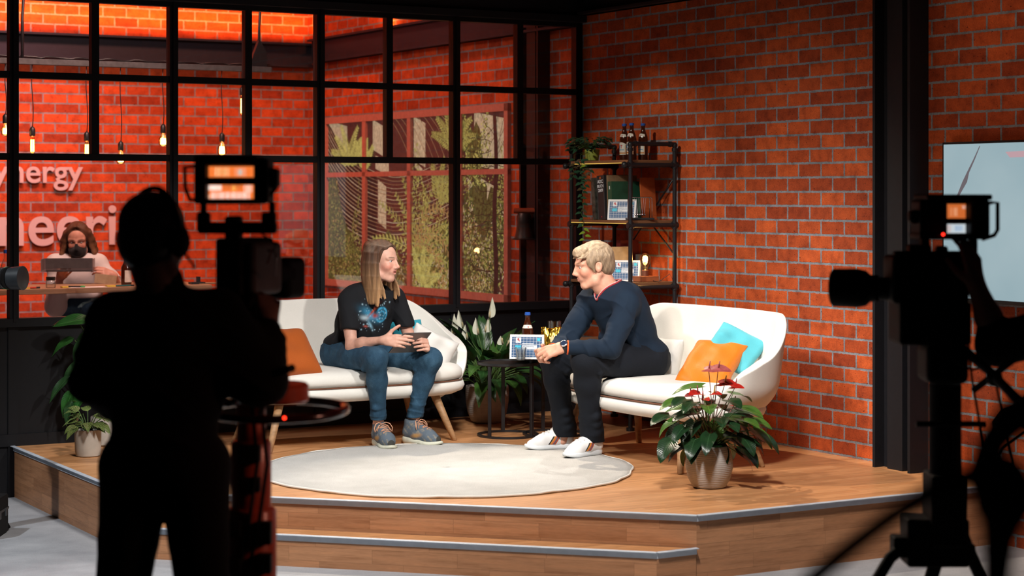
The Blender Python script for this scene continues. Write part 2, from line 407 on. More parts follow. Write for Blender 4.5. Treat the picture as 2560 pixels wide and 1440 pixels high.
# ------------------------------------------------------------------ round rug
def m_rug():
    t = NT('cream_pile'); vec = t.coord(); a = t.noise(vec, 160, 3, 0.7); b = t.noise(vec, 5, 4, 0.6)
    f = t.math('ADD', t.math('MULTIPLY', a, 0.6), t.math('MULTIPLY', b, 0.4))
    t.base(t.ramp(f, [(0.32, (0.50, 0.485, 0.445)), (0.65, (0.74, 0.72, 0.68))])); t.set(Roughness=0.95, Sheen_Weight=0.3); t.bump(a, 0.9, 0.012); return t.m
rug = thing('round_rug', S(2.182, 2.135, PZ), 'round cream pile rug in the middle of the wooden stage', 'rug')
RR = 1.0
def rugf(r, a): 
    w = 0.006*math.sin(9*a)+0.004*math.sin(23*a+1); return (r + w*(r/RR)**6)
mb = MB(); mb.grid(lambda i, j: (rugf(RR*(1-j), 2*PI*i)*math.cos(2*PI*i), rugf(RR*(1-j), 2*PI*i)*math.sin(2*PI*i), 0.013+0.0012*math.sin(40*i*2+31*j)*math.cos(57*j)), 160, 24, wrap_u=True)
n = len(mb.v); ring = [(x, y, 0.001) for x, y, z in mb.v[:160]]
mb.v += ring; mb.f += [(n+i, n+(i+1) % 160, (i+1) % 160, i) for i in range(160)]; mb.m += [0]*160
mb.build('pile', m_rug(), rug, smooth=True)
mb = MB(); mb.tube([(rugf(RR, 2*PI*i/160)*math.cos(2*PI*i/160), rugf(RR, 2*PI*i/160)*math.sin(2*PI*i/160), 0.008+0.0035*max(0, math.sin(2*PI*i/160*11))**8) for i in range(160)], 0.0065, 6, closed=True)
mb.build('binding', fabric('cream_binding', (0.72, 0.70, 0.65)), rug, smooth=True)
# ------------------------------------------------------------------ sofas
def m_bouclé(): 
    return fabric('white_wool', (0.80, 0.78, 0.73), 0.05, 420, 0.95, 0.35)
WOOL = m_bouclé()
OAK = m_wood('oak_leg', (0.42, 0.25, 0.13), (0.36, 0.21, 0.10), 0.5, 3.0, 0.5)
PIPING = fabric('brown_piping', (0.16, 0.06, 0.03))
def sofa(name, label, loc, rz):
    """local x = length, local y = forward, origin on the floor under the seat's middle"""
    root = thing(name, loc, label, 'sofa', rz=rz)
    HA = 0.775
    def plan(a, grow=0.0):
        # a in 0..1 : front right tip -> right end -> back -> left end -> front left tip
        th = -0.115*PI + a*1.23*PI
        n = 2.6; c, s_ = math.cos(th), math.sin(th)
        x = math.copysign(abs(c)**(2/n), c)*(HA+grow); y = -math.copysign(abs(s_)**(2/n), s_)*(0.40+grow)
        return x, y - 0.02
    def sst(t): t = min(1, max(0, t)); return t*t*(3-2*t)
    def rim(a):
        e = min(a, 1-a)                            # 0 at tips
        return 0.40 + 0.185*sst(e/0.13) + 0.245*sst((e-0.10)/0.25)
    NU, NV = 96, 16
    def fo(i, j):
        e = min(i, 1-i); R = rim(i); z0 = 0.262; z = z0 + (R-z0)*j
        k = sst(e/0.10)
        flare = -0.17*(1-min(1, (z-z0)/0.20))**2 + k*0.05*max(0, z-0.35)/0.4
        flare -= (1-k)*0.035*max(0, (z-0.33)/0.1)
        x, y = plan(i, flare); return (x, y, z)
    mb = MB(); mb.grid(fo, NU, NV)
    sh = mb.build('shell', WOOL, root, smooth=True, solid=0.060)
    md = sh.modifiers.new('bev', 'BEVEL'); md.width = 0.024; md.segments = 4; md.limit_method = 'ANGLE'; md.angle_limit = math.radians(50)
    md = sh.modifiers.new('sub', 'SUBSURF'); md.levels = 1; md.render_levels = 1
    # seat base tray with rounded front
    def base_plan(a, g):
        th = 2*PI*a; n = 3.2; c, s_ = math.cos(th), math.sin(th)
        return (math.copysign(abs(c)**(2/n), c)*(0.735+g), math.copysign(abs(s_)**(2/n), s_)*(0.315+g)-0.01 + (0.02*(1-c*c) if s_ > 0 else 0))
    def slab(prof, mat, nm, sub=0):
        mb = MB(); 
        for k, (g, z) in enumerate(prof): pass
        m = len(prof); nn = 72
        vs = [(*base_plan(k/nn, g), z) for g, z in prof for k in range(nn)]
        fs = [(i*nn+k, i*nn+(k+1) % nn, (i+1)*nn+(k+1) % nn, (i+1)*nn+k) for i in range(m-1) for k in range(nn)]
        fs += [tuple(range(nn-1, -1, -1)), tuple((m-1)*nn+k for k in range(nn))]
        mb.add(vs, fs); return mb.build(nm, mat, root, smooth=True)
    slab([(-0.29, 0.262), (-0.12, 0.262), (-0.04, 0.272), (0.008, 0.295), (0.02, 0.322), (0.012, 0.348), (-0.02, 0.356), (-0.29, 0.356)], WOOL, 'seat_base')
    slab([(-0.25, 0.358), (-0.03, 0.358), (-0.002, 0.368), (0.008, 0.39), (0.004, 0.418), (-0.016, 0.44), (-0.07, 0.455), (-0.29, 0.46)], WOOL, 'seat_cushion')
    mb = MB(); mb.tube([(*base_plan(k/72, 0.006), 0.3575) for k in range(72)], 0.0045, 6, closed=True); mb.build('piping', PIPING, root, smooth=True)
    for sx in (-1, 1):
        for sy in (-1, 1):
            top = Vector((sx*0.50, sy*0.19, 0.285)); foot = Vector((sx*0.60, sy*0.27, 0.0))
            mb = MB(); mb.tube([foot, foot+Vector((0, 0, 0.002)), foot.lerp(top, 0.45), top], [0.013, 0.0165, 0.021, 0.026], 14)
            o = mb.build('leg', OAK, root, smooth=True); uvbox(o)
    return root
sofa('sofa', 'white wool sofa with the woman on it, backed by the black partition', S(2.156, 0.80, PZ), ROT)
sofa('sofa', 'white wool sofa with the man on it, backed by the brick wall', S(0.923, 2.308, PZ), ROT-PI/2)

# ------------------------------------------------------------------ cushions
def cushion(name, label, center, size, thick, R, mat, wr=0.012, group=None):
    mb = MB(); N = 22; sd = rng.rand(6)*6
    def f(sgn):
        def g(i, j):
            x, y = i*2-1, j*2-1
            e = (1-x**4)*(1-y**4); e = max(e, 0)**0.55
            pin = 1-0.07*(1-abs(x*y))*(abs(x)**3+abs(y)**3)/1.0
            w = wr*(math.sin(5*x+3*y+sd[0])*math.sin(4*y-2*x+sd[1]) + 0.6*math.sin(9*x*y+sd[2]))*e
            return Vector((x*size[0]/2*pin, y*size[1]/2*pin, sgn*(thick/2*e)+w))
        return g
    mb.grid(f(1), N, N); mb.grid(f(-1), N, N)
    o = mb.build(name, mat, None, smooth=True, weld=0.0006, sub=1)
    o.matrix_world = Matrix.Translation(center) @ R.to_4x4()
    return tag(o, label, 'cushion', group)
def basis(xd, up):
    x = Vector(xd).normalized(); y = Vector(up); y = (y - x*y.dot(x)).normalized(); z = x.cross(y); return Matrix((x, y, z)).transposed()
ORANGE_SATIN = fabric('orange_satin', (0.66, 0.175, 0.006), 0.12, 300, 0.5, 0.1, 0.25, 9)
RUST = fabric('rust_orange_velvet', (0.40, 0.085, 0.008), 0.08, 300, 0.75, 0.1, 0.15, 9)
TURQ = fabric('turquoise_cotton', (0.02, 0.32, 0.42), 0.08, 400)
TURQ2 = fabric('light_turquoise_cotton', (0.10, 0.48, 0.58), 0.08, 400)
WHITEC = fabric('white_cotton', (0.74, 0.73, 0.70), 0.05, 400)
gdir = Vector((GX, GY, 0)); rdir = Vector((GY, -GX, 0))
cushion('cushion', 'rust orange cushion leaning in the corner of the sofa behind the left camera', at(716, 882, 11.22), (0.36, 0.36), 0.13, basis((0.70, 0.50, 0.0), (-0.42, 0.59, 0.72)), RUST, 0.006)
cushion('cushion', 'turquoise cushion peeking out behind the arm of the woman holding the tablet', at(1000, 858, 11.86), (0.34, 0.30), 0.11, basis((0.86, 0.50, 0), (-0.08, 0.25, 0.95)), TURQ)
cushion('cushion', 'small white cushion in the sofa corner behind the tablet', at(1072, 880, 11.80), (0.32, 0.27), 0.11, basis((0.80, 0.30, -0.42), (0.45, 0.10, 0.85)), WHITEC)
cushion('cushion', 'white cushion behind the back of the man in navy', at(1652, 905, 11.20), (0.36, 0.30), 0.11, basis((0.5, -0.866, 0), (0.25, 0.10, 0.95)), WHITEC)
cushion('cushion', 'bright orange satin cushion lying against the armrest above the red flowers', at(1776, 914, 10.66), (0.33, 0.36), 0.12, basis((0.88, -0.65, -0.05), (0.57, 0.70, 0.82)), ORANGE_SATIN, 0.012)
cushion('cushion', 'light turquoise cushion tucked behind the bright orange one', at(1836, 872, 10.72), (0.30, 0.26), 0.10, basis((0.80, -0.40, -0.40), (0.35, 0.55, 0.75)), TURQ2)
# ------------------------------------------------------------------ smooth solid modelling for figures
class Sdf:
    def __init__(s): s.p = []
    def rc(s, a, b, ra, rb=None, k=0.02, sub=False):
        s.p.append(('rc', np.array(a, float), np.array(b, float), ra, ra if rb is None else rb, k, sub)); return s
    def el(s, c, r, R=None, k=0.02, sub=False):
        R = np.eye(3) if R is None else np.array(R, float)
        s.p.append(('el', np.array(c, float), np.array(r, float), R, None, k, sub)); return s
    def bx(s, c, h, R=None, rad=0.005, k=0.01, sub=False):
        R = np.eye(3) if R is None else np.array(R, float)
        s.p.append(('bx', np.array(c, float), np.array(h, float), R, rad, k, sub)); return s
    def cut(s, n, o, k=0.006):
        """keep only the side where (x-o).n < 0"""
        s.p.append(('pl', np.array(n, float), np.array(o, float), None, None, k, True)); return s
    def chain(s, pts, radii, k=0.02):
        for i in range(len(pts)-1): s.rc(pts[i], pts[i+1], radii[i], radii[i+1], k)
        return s
    def field(s, res, pad=0.03):
        lo = np.full(3, 1e9); hi = np.full(3, -1e9)
        for q in s.p:
            if q[-1]: continue
            if q[0] == 'rc':
                r = max(q[3], q[4]); lo = np.minimum(lo, np.minimum(q[1], q[2])-r); hi = np.maximum(hi, np.maximum(q[1], q[2])+r)
            else:
                e = np.abs(q[3]) @ q[2]; lo = np.minimum(lo, q[1]-e); hi = np.maximum(hi, q[1]+e)
        lo -= pad; hi += pad
        dim = np.ceil((hi-lo)/res).astype(int)+1
        Fd = np.full(dim, 0.3, np.float32)
        for q in s.p:
            k = q[5]; m = k*1.2+3*res
            if q[0] == 'rc': r = max(q[3], q[4]); a = np.minimum(q[1], q[2])-r-m; b = np.maximum(q[1], q[2])+r+m
            elif q[0] == 'pl': a, b = lo, hi
            else: e = np.abs(q[3]) @ q[2]; a = q[1]-e-m; b = q[1]+e+m
            i0 = np.clip(np.floor((a-lo)/res).astype(int), 0, dim-1); i1 = np.clip(np.ceil((b-lo)/res).astype(int)+1, 1, dim)
            if np.any(i1 <= i0): continue
            X = (lo[0]+res*np.arange(i0[0], i1[0], dtype=np.float32))[:, None, None]
            Y = (lo[1]+res*np.arange(i0[1], i1[1], dtype=np.float32))[None, :, None]
            Z = (lo[2]+res*np.arange(i0[2], i1[2], dtype=np.float32))[None, None, :]
            if q[0] == 'rc':
                d = q[2]-q[1]; L2 = max(float(d@d), 1e-12); x, y, z = X-q[1][0], Y-q[1][1], Z-q[1][2]
                t = np.clip((x*d[0]+y*d[1]+z*d[2])/L2, 0, 1)
                D = np.sqrt((x-t*d[0])**2+(y-t*d[1])**2+(z-t*d[2])**2) - (q[3]+(q[4]-q[3])*t)
            elif q[0] == 'pl':
                D = -((X-q[2][0])*q[1][0]+(Y-q[2][1])*q[1][1]+(Z-q[2][2])*q[1][2])
            else:
                Rm = q[3]; x, y, z = X-q[1][0], Y-q[1][1], Z-q[1][2]
                u = x*Rm[0, 0]+y*Rm[1, 0]+z*Rm[2, 0]; v = x*Rm[0, 1]+y*Rm[1, 1]+z*Rm[2, 1]; w = x*Rm[0, 2]+y*Rm[1, 2]+z*Rm[2, 2]
                if q[0] == 'el':
                    r = q[2]; k0 = np.sqrt((u/r[0])**2+(v/r[1])**2+(w/r[2])**2); k1 = np.sqrt((u/r[0]**2)**2+(v/r[1]**2)**2+(w/r[2]**2)**2)
                    D = k0*(k0-1)/np.maximum(k1, 1e-6)
                else:
                    h = q[2]-q[4]; a_, b_, c_ = np.abs(u)-h[0], np.abs(v)-h[1], np.abs(w)-h[2]
                    D = np.sqrt(np.maximum(a_, 0)**2+np.maximum(b_, 0)**2+np.maximum(c_, 0)**2)+np.minimum(np.maximum(a_, np.maximum(b_, c_)), 0)-q[4]
            sl = tuple(slice(i0[i], i1[i]) for i in range(3)); A = Fd[sl]
            if q[6]: D = -D; h = np.clip(0.5-0.5*(D-A)/k, 0, 1); Fd[sl] = D*(1-h)+A*h+k*h*(1-h)
            else: h = np.clip(0.5+0.5*(D-A)/k, 0, 1); Fd[sl] = D*(1-h)+A*h-k*h*(1-h)
        return Fd, lo
    def verts(s, res):
        Fd, lo = s.field(res); ins = Fd < 0
        n = ins[:-1, :-1, :-1].astype(np.int8)*0; cs = []
        for dx in (0, 1):
            for dy in (0, 1):
                for dz in (0, 1):
                    c = ins[dx:Fd.shape[0]-1+dx, dy:Fd.shape[1]-1+dy, dz:Fd.shape[2]-1+dz]; n += c
        act = np.argwhere((n > 0) & (n < 8)); N = len(act)
        corner = np.array([(0,0,0),(1,0,0),(0,1,0),(1,1,0),(0,0,1),(1,0,1),(0,1,1),(1,1,1)])
        val = np.stack([Fd[tuple((act+c).T)] for c in corner], 1)
        acc = np.zeros((N, 3)); cnt = np.zeros(N)
        for a, b in ((0,1),(2,3),(4,5),(6,7),(0,2),(1,3),(4,6),(5,7),(0,4),(1,5),(2,6),(3,7)):
            va, vb = val[:, a], val[:, b]; m = (va < 0) != (vb < 0)
            t = np.where(m, va/np.where(m, va-vb, 1), 0)
            acc += np.where(m[:, None], corner[a]+t[:, None]*(corner[b]-corner[a]), 0); cnt += m
        P = lo+res*(act+acc/cnt[:, None])
        idx = np.full(n.shape, -1, np.int64); idx[tuple(act.T)] = np.arange(N)
        quads = []
        for ax in range(3):
            o1, o2 = [(1, 2), (2, 0), (0, 1)][ax]
            s0 = [slice(1, -1)]*3; s0[ax] = slice(0, -1); s1 = list(s0); s1[ax] = slice(1, None)
            a, b = ins[tuple(s0)], ins[tuple(s1)]
            e = np.argwhere(a != b)
            if not len(e): continue
            flip = a[tuple(e.T)]
            off = np.array([1, 1, 1]); off[ax] = 0; e = e+off
            d1 = np.zeros(3, int); d1[o1] = 1; d2 = np.zeros(3, int); d2[o2] = 1
            q = np.stack([idx[tuple((e-d1-d2).T)], idx[tuple((e-d2).T)], idx[tuple(e.T)], idx[tuple((e-d1).T)]], 1)
            q[~flip] = q[~flip][:, ::-1]; quads.append(q)
        return P, np.concatenate(quads)
    def build(s, name, mats, parent, res=0.005, color=None, matfn=None, origin=None, smooth_it=1, wrinkle=None):
        P, Q = s.verts(res)
        Q = Q[(Q >= 0).all(1)]
        for _ in range(smooth_it):                 # one light relaxation
            acc = np.zeros_like(P); cn = np.zeros(len(P))
            for i in range(4):
                np.add.at(acc, Q[:, i], P[Q[:, (i+1) % 4]]+P[Q[:, (i-1) % 4]]); np.add.at(cn, Q[:, i], 2)
            P = P*0.45+0.55*acc/np.maximum(cn, 1)[:, None]
        if wrinkle is not None:                    # soft cloth folds pushed along the surface normal
            P = P + vnorm(P, Q)*wrinkle(P)[:, None]
        PO = P - (np.array(origin) if origin is not None else 0)
        me = bpy.data.meshes.new(name); me.vertices.add(len(PO)); me.vertices.foreach_set('co', PO.ravel())
        me.loops.add(len(Q)*4); me.loops.foreach_set('vertex_index', Q.ravel().astype(np.int32))
        me.polygons.add(len(Q)); me.polygons.foreach_set('loop_start', np.arange(0, len(Q)*4, 4, dtype=np.int32))
        mats = mats if isinstance(mats, (list, tuple)) else [mats]
        for m in mats: me.materials.append(m)
        if matfn is not None: me.polygons.foreach_set('material_index', matfn(P[Q].mean(1)).astype(np.int32))
        me.update(calc_edges=True); me.validate()
        if color is not None:
            ca = me.color_attributes.new('Col', 'FLOAT_COLOR', 'POINT'); c = color(P); ca.data.foreach_set('color', np.concatenate([c, np.ones((len(c), 1))], 1).ravel())
        me.shade_smooth()
        o = bpy.data.objects.new(name, me); COL.objects.link(o); o.parent = parent
        return o
def vnorm(P, Q):
    n = np.cross(P[Q[:, 2]]-P[Q[:, 0]], P[Q[:, 3]]-P[Q[:, 1]]); out = np.zeros_like(P)
    for i in range(4): np.add.at(out, Q[:, i], n)
    return out/np.maximum(np.linalg.norm(out, axis=1), 1e-9)[:, None]
def folds(dirs, amp, seed=0):
    """crumpled ridges: dirs = list of (direction across the folds, wavelength, centre, reach)"""
    r = np.random.RandomState(seed)
    def fn(P):
        out = np.zeros(len(P)); a, b, c = r.uniform(4, 9, (3, 3)); w1 = np.sin(P @ a*1.7+1.0)+0.7*np.sin(P @ b*2.6); w2 = np.sin(P @ c*2.2+0.4)
        for d, wl, cen, reach in dirs:
            d = nrm(d); ph = P @ d*2*PI/wl + 1.5*w1 + 0.6*w2; rid = np.maximum(0, 1-np.abs(np.sin(ph*0.5))*1.25)**1.5
            m = np.ones(len(P)) if cen is None else np.exp(-(np.linalg.norm(P-np.array(cen), axis=1)/reach)**2)
            out += amp*(rid-0.25)*m*(0.55+0.45*w2)
        return out
    return fn
def V(*a): return np.array(a, float)
def nrm(v): v = np.array(v, float); return v/np.linalg.norm(v)
def frame(x, up):
    """columns: x forward, y left, z up"""
    x = nrm(x); z = np.array(up, float); z = nrm(z-x*(z@x)); y = np.cross(z, x); return np.stack([x, y, z], 1)
def skin_mat(name, tint=(1, 1, 1)):
    t = NT(name); a = t.n('ShaderNodeVertexColor'); a.layer_name = 'Col'; vec = t.coord(); nz = t.noise(vec, 60, 3)
    c = t.mix(1.0, a.outputs[0], t.ramp(nz, [(0.3, (0.93, 0.9, 0.9)), (0.7, (1.06, 1.05, 1.05))]), 'MULTIPLY')
    t.base(c); t.set(Roughness=0.52, Specular_IOR_Level=0.4, Subsurface_Weight=0.08, Subsurface_Scale=0.01); t.b.inputs['Subsurface Radius'].default_value = (1, 0.35, 0.2)
    return t.m
SKIN = skin_mat('skin')

def head(sd, C, R, sc=1.0, fem=True, lid=0.0172):
    """adds a head with face to sd. R columns: forward, left, up"""
    T = lambda x, y, z: C + R @ (V(x, y, z)*sc)
    E = lambda c, r, k=0.012, sub=False, Rl=None: sd.el(T(*c), np.array(r)*sc, R if Rl is None else R @ Rl, k, sub)
    C2 = lambda a, b, ra, rb=None, k=0.010: sd.rc(T(*a), T(*b), ra*sc, (ra if rb is None else rb)*sc, k)
    E((-0.016, 0, 0.036), (0.094, 0.073, 0.082)); E((0.030, 0, 0.030), (0.060, 0.062, 0.070), 0.02)
    E((0.026, 0, -0.038), (0.062, 0.054, 0.070), 0.02)
    jw = 0.049 if fem else 0.053; ch = 0.015 if fem else 0.020
    for sg in (1, -1):
        C2((-0.012, sg*jw, -0.045), (0.012, sg*jw*0.90, -0.078), 0.018, 0.018, 0.02)
        C2((0.012, sg*jw*0.90, -0.078), (0.060, sg*ch, -0.098), 0.018, 0.015, 0.02)
        E((0.060, sg*0.038, -0.022), (0.026, 0.022, 0.026), 0.018)          # cheek
        C2((0.086, sg*0.012, 0.026), (0.068, sg*0.050, 0.024), 0.009 if fem else 0.012, 0.009, 0.012)  # brow ridge
        E((0.095, sg*0.032, 0.008), (0.017, 0.019, 0.011), 0.008, True)     # eye socket
        C2((0.082, sg*0.018, lid), (0.073, sg*0.046, lid-0.002), 0.0058, 0.0052, 0.002)   # upper lid
        C2((0.081, sg*0.018, -0.0022), (0.073, sg*0.045, -0.0008), 0.0050, 0.0050, 0.003)   # lower lid
        E((0.099, sg*0.011, -0.031), (0.011, 0.0085, 0.008), 0.005)         # nostril wing
        E((-0.012, sg*0.074, -0.004), (0.019, 0.009, 0.031), 0.006, False, np.array(Euler((0, math.radians(-14), math.radians(sg*-18))).to_matrix()))
        E((-0.009, sg*0.085, 0.001), (0.010, 0.009, 0.019), 0.003, True)
    E((0.066, 0, -0.018), (0.030, 0.034, 0.030), 0.014)
    C2((0.089, 0, 0.022), (0.108, 0, -0.018), 0.0075, 0.0095, 0.008); E((0.111, 0, -0.024), (0.0115, 0.011, 0.0095), 0.006)
    E((0.078, 0, -0.052), (0.018, 0.030, 0.024), 0.014)
    if fem:
        for sg in (1, -1):
            C2((0.0970, 0, -0.0470), (0.080, sg*0.027, -0.0485), 0.0052, 0.0030, 0.004); C2((0.0935, 0, -0.0645), (0.081, sg*0.025, -0.0520), 0.0062, 0.0032, 0.004)
        E((0.0935, 0, -0.0555), (0.016, 0.019, 0.0036), 0.002, True)
    else:
        for sg in (1, -1):
            C2((0.0955, 0, -0.0500), (0.083, sg*0.024, -0.0565), 0.0046, 0.0030, 0.004); C2((0.0935, 0, -0.0610), (0.083, sg*0.022, -0.0585), 0.0056, 0.0035, 0.004)
        C2((0.094, 0.018, -0.0556), (0.094, -0.018, -0.0556), 0.0008, 0.0008, 0.001)
    E((0.066, 0, -0.093), (0.022, 0.024, 0.022), 0.016)
    return T
def eyes(parent, T, R, sc, look_dir, iris):
    for sg in (1, -1):
        c = T(0.0730, sg*0.0318, 0.0072); d = nrm(R @ nrm(look_dir))
        mb = MB(); mb.ball(c, 0.0112*sc, 16)
        q = c + d*0.0050*sc; mb.ball(q, 0.0068*sc, 12, 1); q = c + d*0.0085*sc; mb.ball(q, 0.0038*sc, 10, 2)
        e = mb.build('eye', [EYEW, iris, PUPIL], parent, smooth=True)
        mb = MB(); mb.tube([T(0.0855-0.0002*k*k-0.0006*k, sg*(0.0195+0.0042*k), 0.0116+0.0022*math.sin(PI*k/6)) for k in range(7)], [0.0006, 0.0011, 0.0014, 0.0015, 0.0015, 0.0013, 0.0008], 6); mb.build('lashes', LASH, e, smooth=True)
LASH = plain('dark_lashes', (0.03, 0.018, 0.013), 0.7); EYEW = plain('eye_white', (0.55, 0.50, 0.48), 0.2, var=0.02); PUPIL = plain('pupil', (0.004, 0.004, 0.004), 0.15)
IRIS_B = plain('blue_iris', (0.12, 0.2, 0.28), 0.2); IRIS_G = plain('grey_iris', (0.12, 0.13, 0.10), 0.2)
def face_color(P, T, R, C, sc, base, lip, blush, brow=None):
    q = ((P-C) @ R)/sc; col = np.tile(np.array(base), (len(P), 1))
    def blend(m, c):
        nonlocal col; m = np.clip(m, 0, 1)[:, None]; col = col*(1-m)+np.array(c)*m
    y = np.abs(q[:, 1])
    inface = (q[:, 0] > 0.03) & (np.abs(q[:, 2]) < 0.13) & (y < 0.09)
    blend(inface*np.exp(-(((y-0.045)/0.022)**2+((q[:, 2]+0.028)/0.024)**2))*0.75, blush)
    blend(inface*np.exp(-((y/0.014)**2+((q[:, 2]+0.022)/0.014)**2))*0.45, blush)
    blend((q[:, 0] > 0.07)*np.exp(-((y/0.021)**4+((q[:, 2]+0.056-0.002)/0.0105)**4))*0.9, lip)
    if brow is not None:
        zb = 0.0300 - 0.10*np.maximum(y-0.036, 0) + 0.05*np.minimum(y-0.036, 0)
        blend((q[:, 0] > 0.05)*np.exp(-(((y-0.034)/0.020)**6+((q[:, 2]-zb)/0.0042)**4))*0.85, brow)
    return col
def hand(sd, W, R, left, curls, sc=1.0, thumb=(0.5, 0.75, -0.35), tcurl=0.35, spread=0.05, k=0.007):
    """W wrist; R columns: towards the fingers, towards the left of the hand seen from behind, back of the hand.
    curls: per finger (index..little) three bend angles. left: thumb sits on the -y side for a left hand"""
    s = -1.0 if left else 1.0                       # index/thumb side along y
    T = lambda x, y, z: W + R @ (V(x, y*s, z)*sc)
    tips = []
    sd.rc(W, T(0.025, 0.004, 0), 0.024*sc, 0.027*sc, 0.02)
    for y0, y1 in ((0.014, 0.027), (0.004, 0.009), (-0.007, -0.010), (-0.017, -0.028)):
        sd.rc(T(0.02, y0, 0), T(0.083 - abs(y1)*0.2, y1, 0.001), 0.0155*sc, 0.0118*sc, 0.012)
    base = [(0.088, 0.0285), (0.092, 0.0095), (0.087, -0.0105), (0.078, -0.0290)]
    lens = [(0.042, 0.025, 0.019), (0.046, 0.029, 0.020), (0.043, 0.027, 0.019), (0.034, 0.020, 0.017)]
    rad = [0.0098, 0.0100, 0.0094, 0.0084]
    for f in range(4):
        p = T(base[f][0], base[f][1], 0); ang = 0.0; sp = spread*(1.5-f)
        for jn in range(3):
            ang += curls[f][jn]
            d = R @ V(math.cos(ang)*math.cos(sp), math.sin(sp)*s*math.cos(ang), -math.sin(ang))
            q = p + d*lens[f][jn]*sc; r0 = rad[f]*(1-0.09*jn)*sc
            sd.rc(p, q, r0, r0*0.90, k if jn == 0 else 0.003); p = q
        tips.append(p)
    p = T(0.018, 0.022, -0.006); d = nrm(R @ V(thumb[0], thumb[1]*s, thumb[2])); q = p + d*0.044*sc
    sd.rc(p, q, 0.0165*sc, 0.0118*sc, 0.012)
    d2 = nrm(d + R @ V(tcurl, -0.25*s, -0.12)); q2 = q + d2*0.032*sc; sd.rc(q, q2, 0.0112*sc, 0.0100*sc, 0.004)
    d3 = nrm(d2 + R @ V(tcurl*0.5, -0.1*s, -0.06)); q3 = q2 + d3*0.024*sc; sd.rc(q2, q3, 0.0100*sc, 0.0082*sc, 0.003); tips.append(q3)
    return T, tips
def near(P, pts, r):
    m = np.zeros(len(P))
    for p in pts: m = np.maximum(m, np.exp(-(np.linalg.norm(P-p, axis=1)/r)**2))
    return m
# ------------------------------------------------------------------ denim, knit and other cloth for the figures
def m_denim():
    t = NT('blue_denim'); vec = t.coord(); a = t.noise(t.coord(scale=(1, 1, 0.25)), 500, 2); b = t.noise(vec, 11, 4, 0.6); c = t.noise(t.coord(scale=(1, 1, 0.5), rot=(0.6, 0.3, 0.2)), 26, 3)
    f = t.math('ADD', t.math('MULTIPLY', a, 0.3), t.math('ADD', t.math('MULTIPLY', b, 0.45), t.math('MULTIPLY', c, 0.25)))
    t.base(t.ramp(f, [(0.36, (0.014, 0.042, 0.080)), (0.52, (0.025, 0.070, 0.122)), (0.68, (0.055, 0.125, 0.195))])); t.set(Roughness=0.85, Specular_IOR_Level=0.25)
    fo = t.noise(t.coord(scale=(1, 1, 0.6), rot=(0.4, 0.5, 0.2)), 16, 2.5, 0.5); t.bump(t.math('ADD', t.math('MULTIPLY', a, 0.05), fo), 0.8, 0.016); return t.m
DENIM = m_denim()
def m_vcol(name, rough=0.85, fold=0.5, fscale=9, weave=500, metal=0.0):
    t = NT(name); a = t.n('ShaderNodeVertexColor'); a.layer_name = 'Col'; vec = t.coord(); nz = t.noise(vec, weave, 2); b = t.noise(vec, 8, 3)
    c = t.mix(1.0, a.outputs[0], t.ramp(nz, [(0.3, (0.85, 0.85, 0.85)), (0.7, (1.15, 1.15, 1.15))]), 'MULTIPLY')
    t.base(c); t.set(Roughness=rough, Specular_IOR_Level=0.3, Metallic=metal)
    if fold:
        fo = t.noise(t.coord(scale=(1, 1, 0.5), rot=(0.4, 0.5, 0.2)), fscale, 2.5, 0.5); t.bump(t.math('ADD', t.math('MULTIPLY', nz, 0.05), t.math('MULTIPLY', fo, fold)), 0.9, 0.025)
    else: t.bump(nz, 0.3, 0.002)
    return t.m
def m_hair(name, rough=0.42):
    t = NT(name); a = t.n('ShaderNodeVertexColor'); a.layer_name = 'Col'; at_ = t.n('ShaderNodeVertexColor'); at_.layer_name = 'Strand'; nz = t.noise(at_.outputs[0], 95, 3, 0.7); b = t.noise(at_.outputs[0], 18, 3, 0.6)
    c = t.mix(1.0, a.outputs[0], t.ramp(nz, [(0.3, (0.55, 0.52, 0.5)), (0.7, (1.35, 1.33, 1.3))]), 'MULTIPLY')
    c = t.mix(1.0, c, t.ramp(b, [(0.3, (0.7, 0.68, 0.66)), (0.65, (1.15, 1.15, 1.15))]), 'MULTIPLY')
    t.base(c); t.set(Roughness=rough, Specular_IOR_Level=0.45); t.bump(nz, 0.6, 0.006); return t.m
HAIR = m_hair('hair')

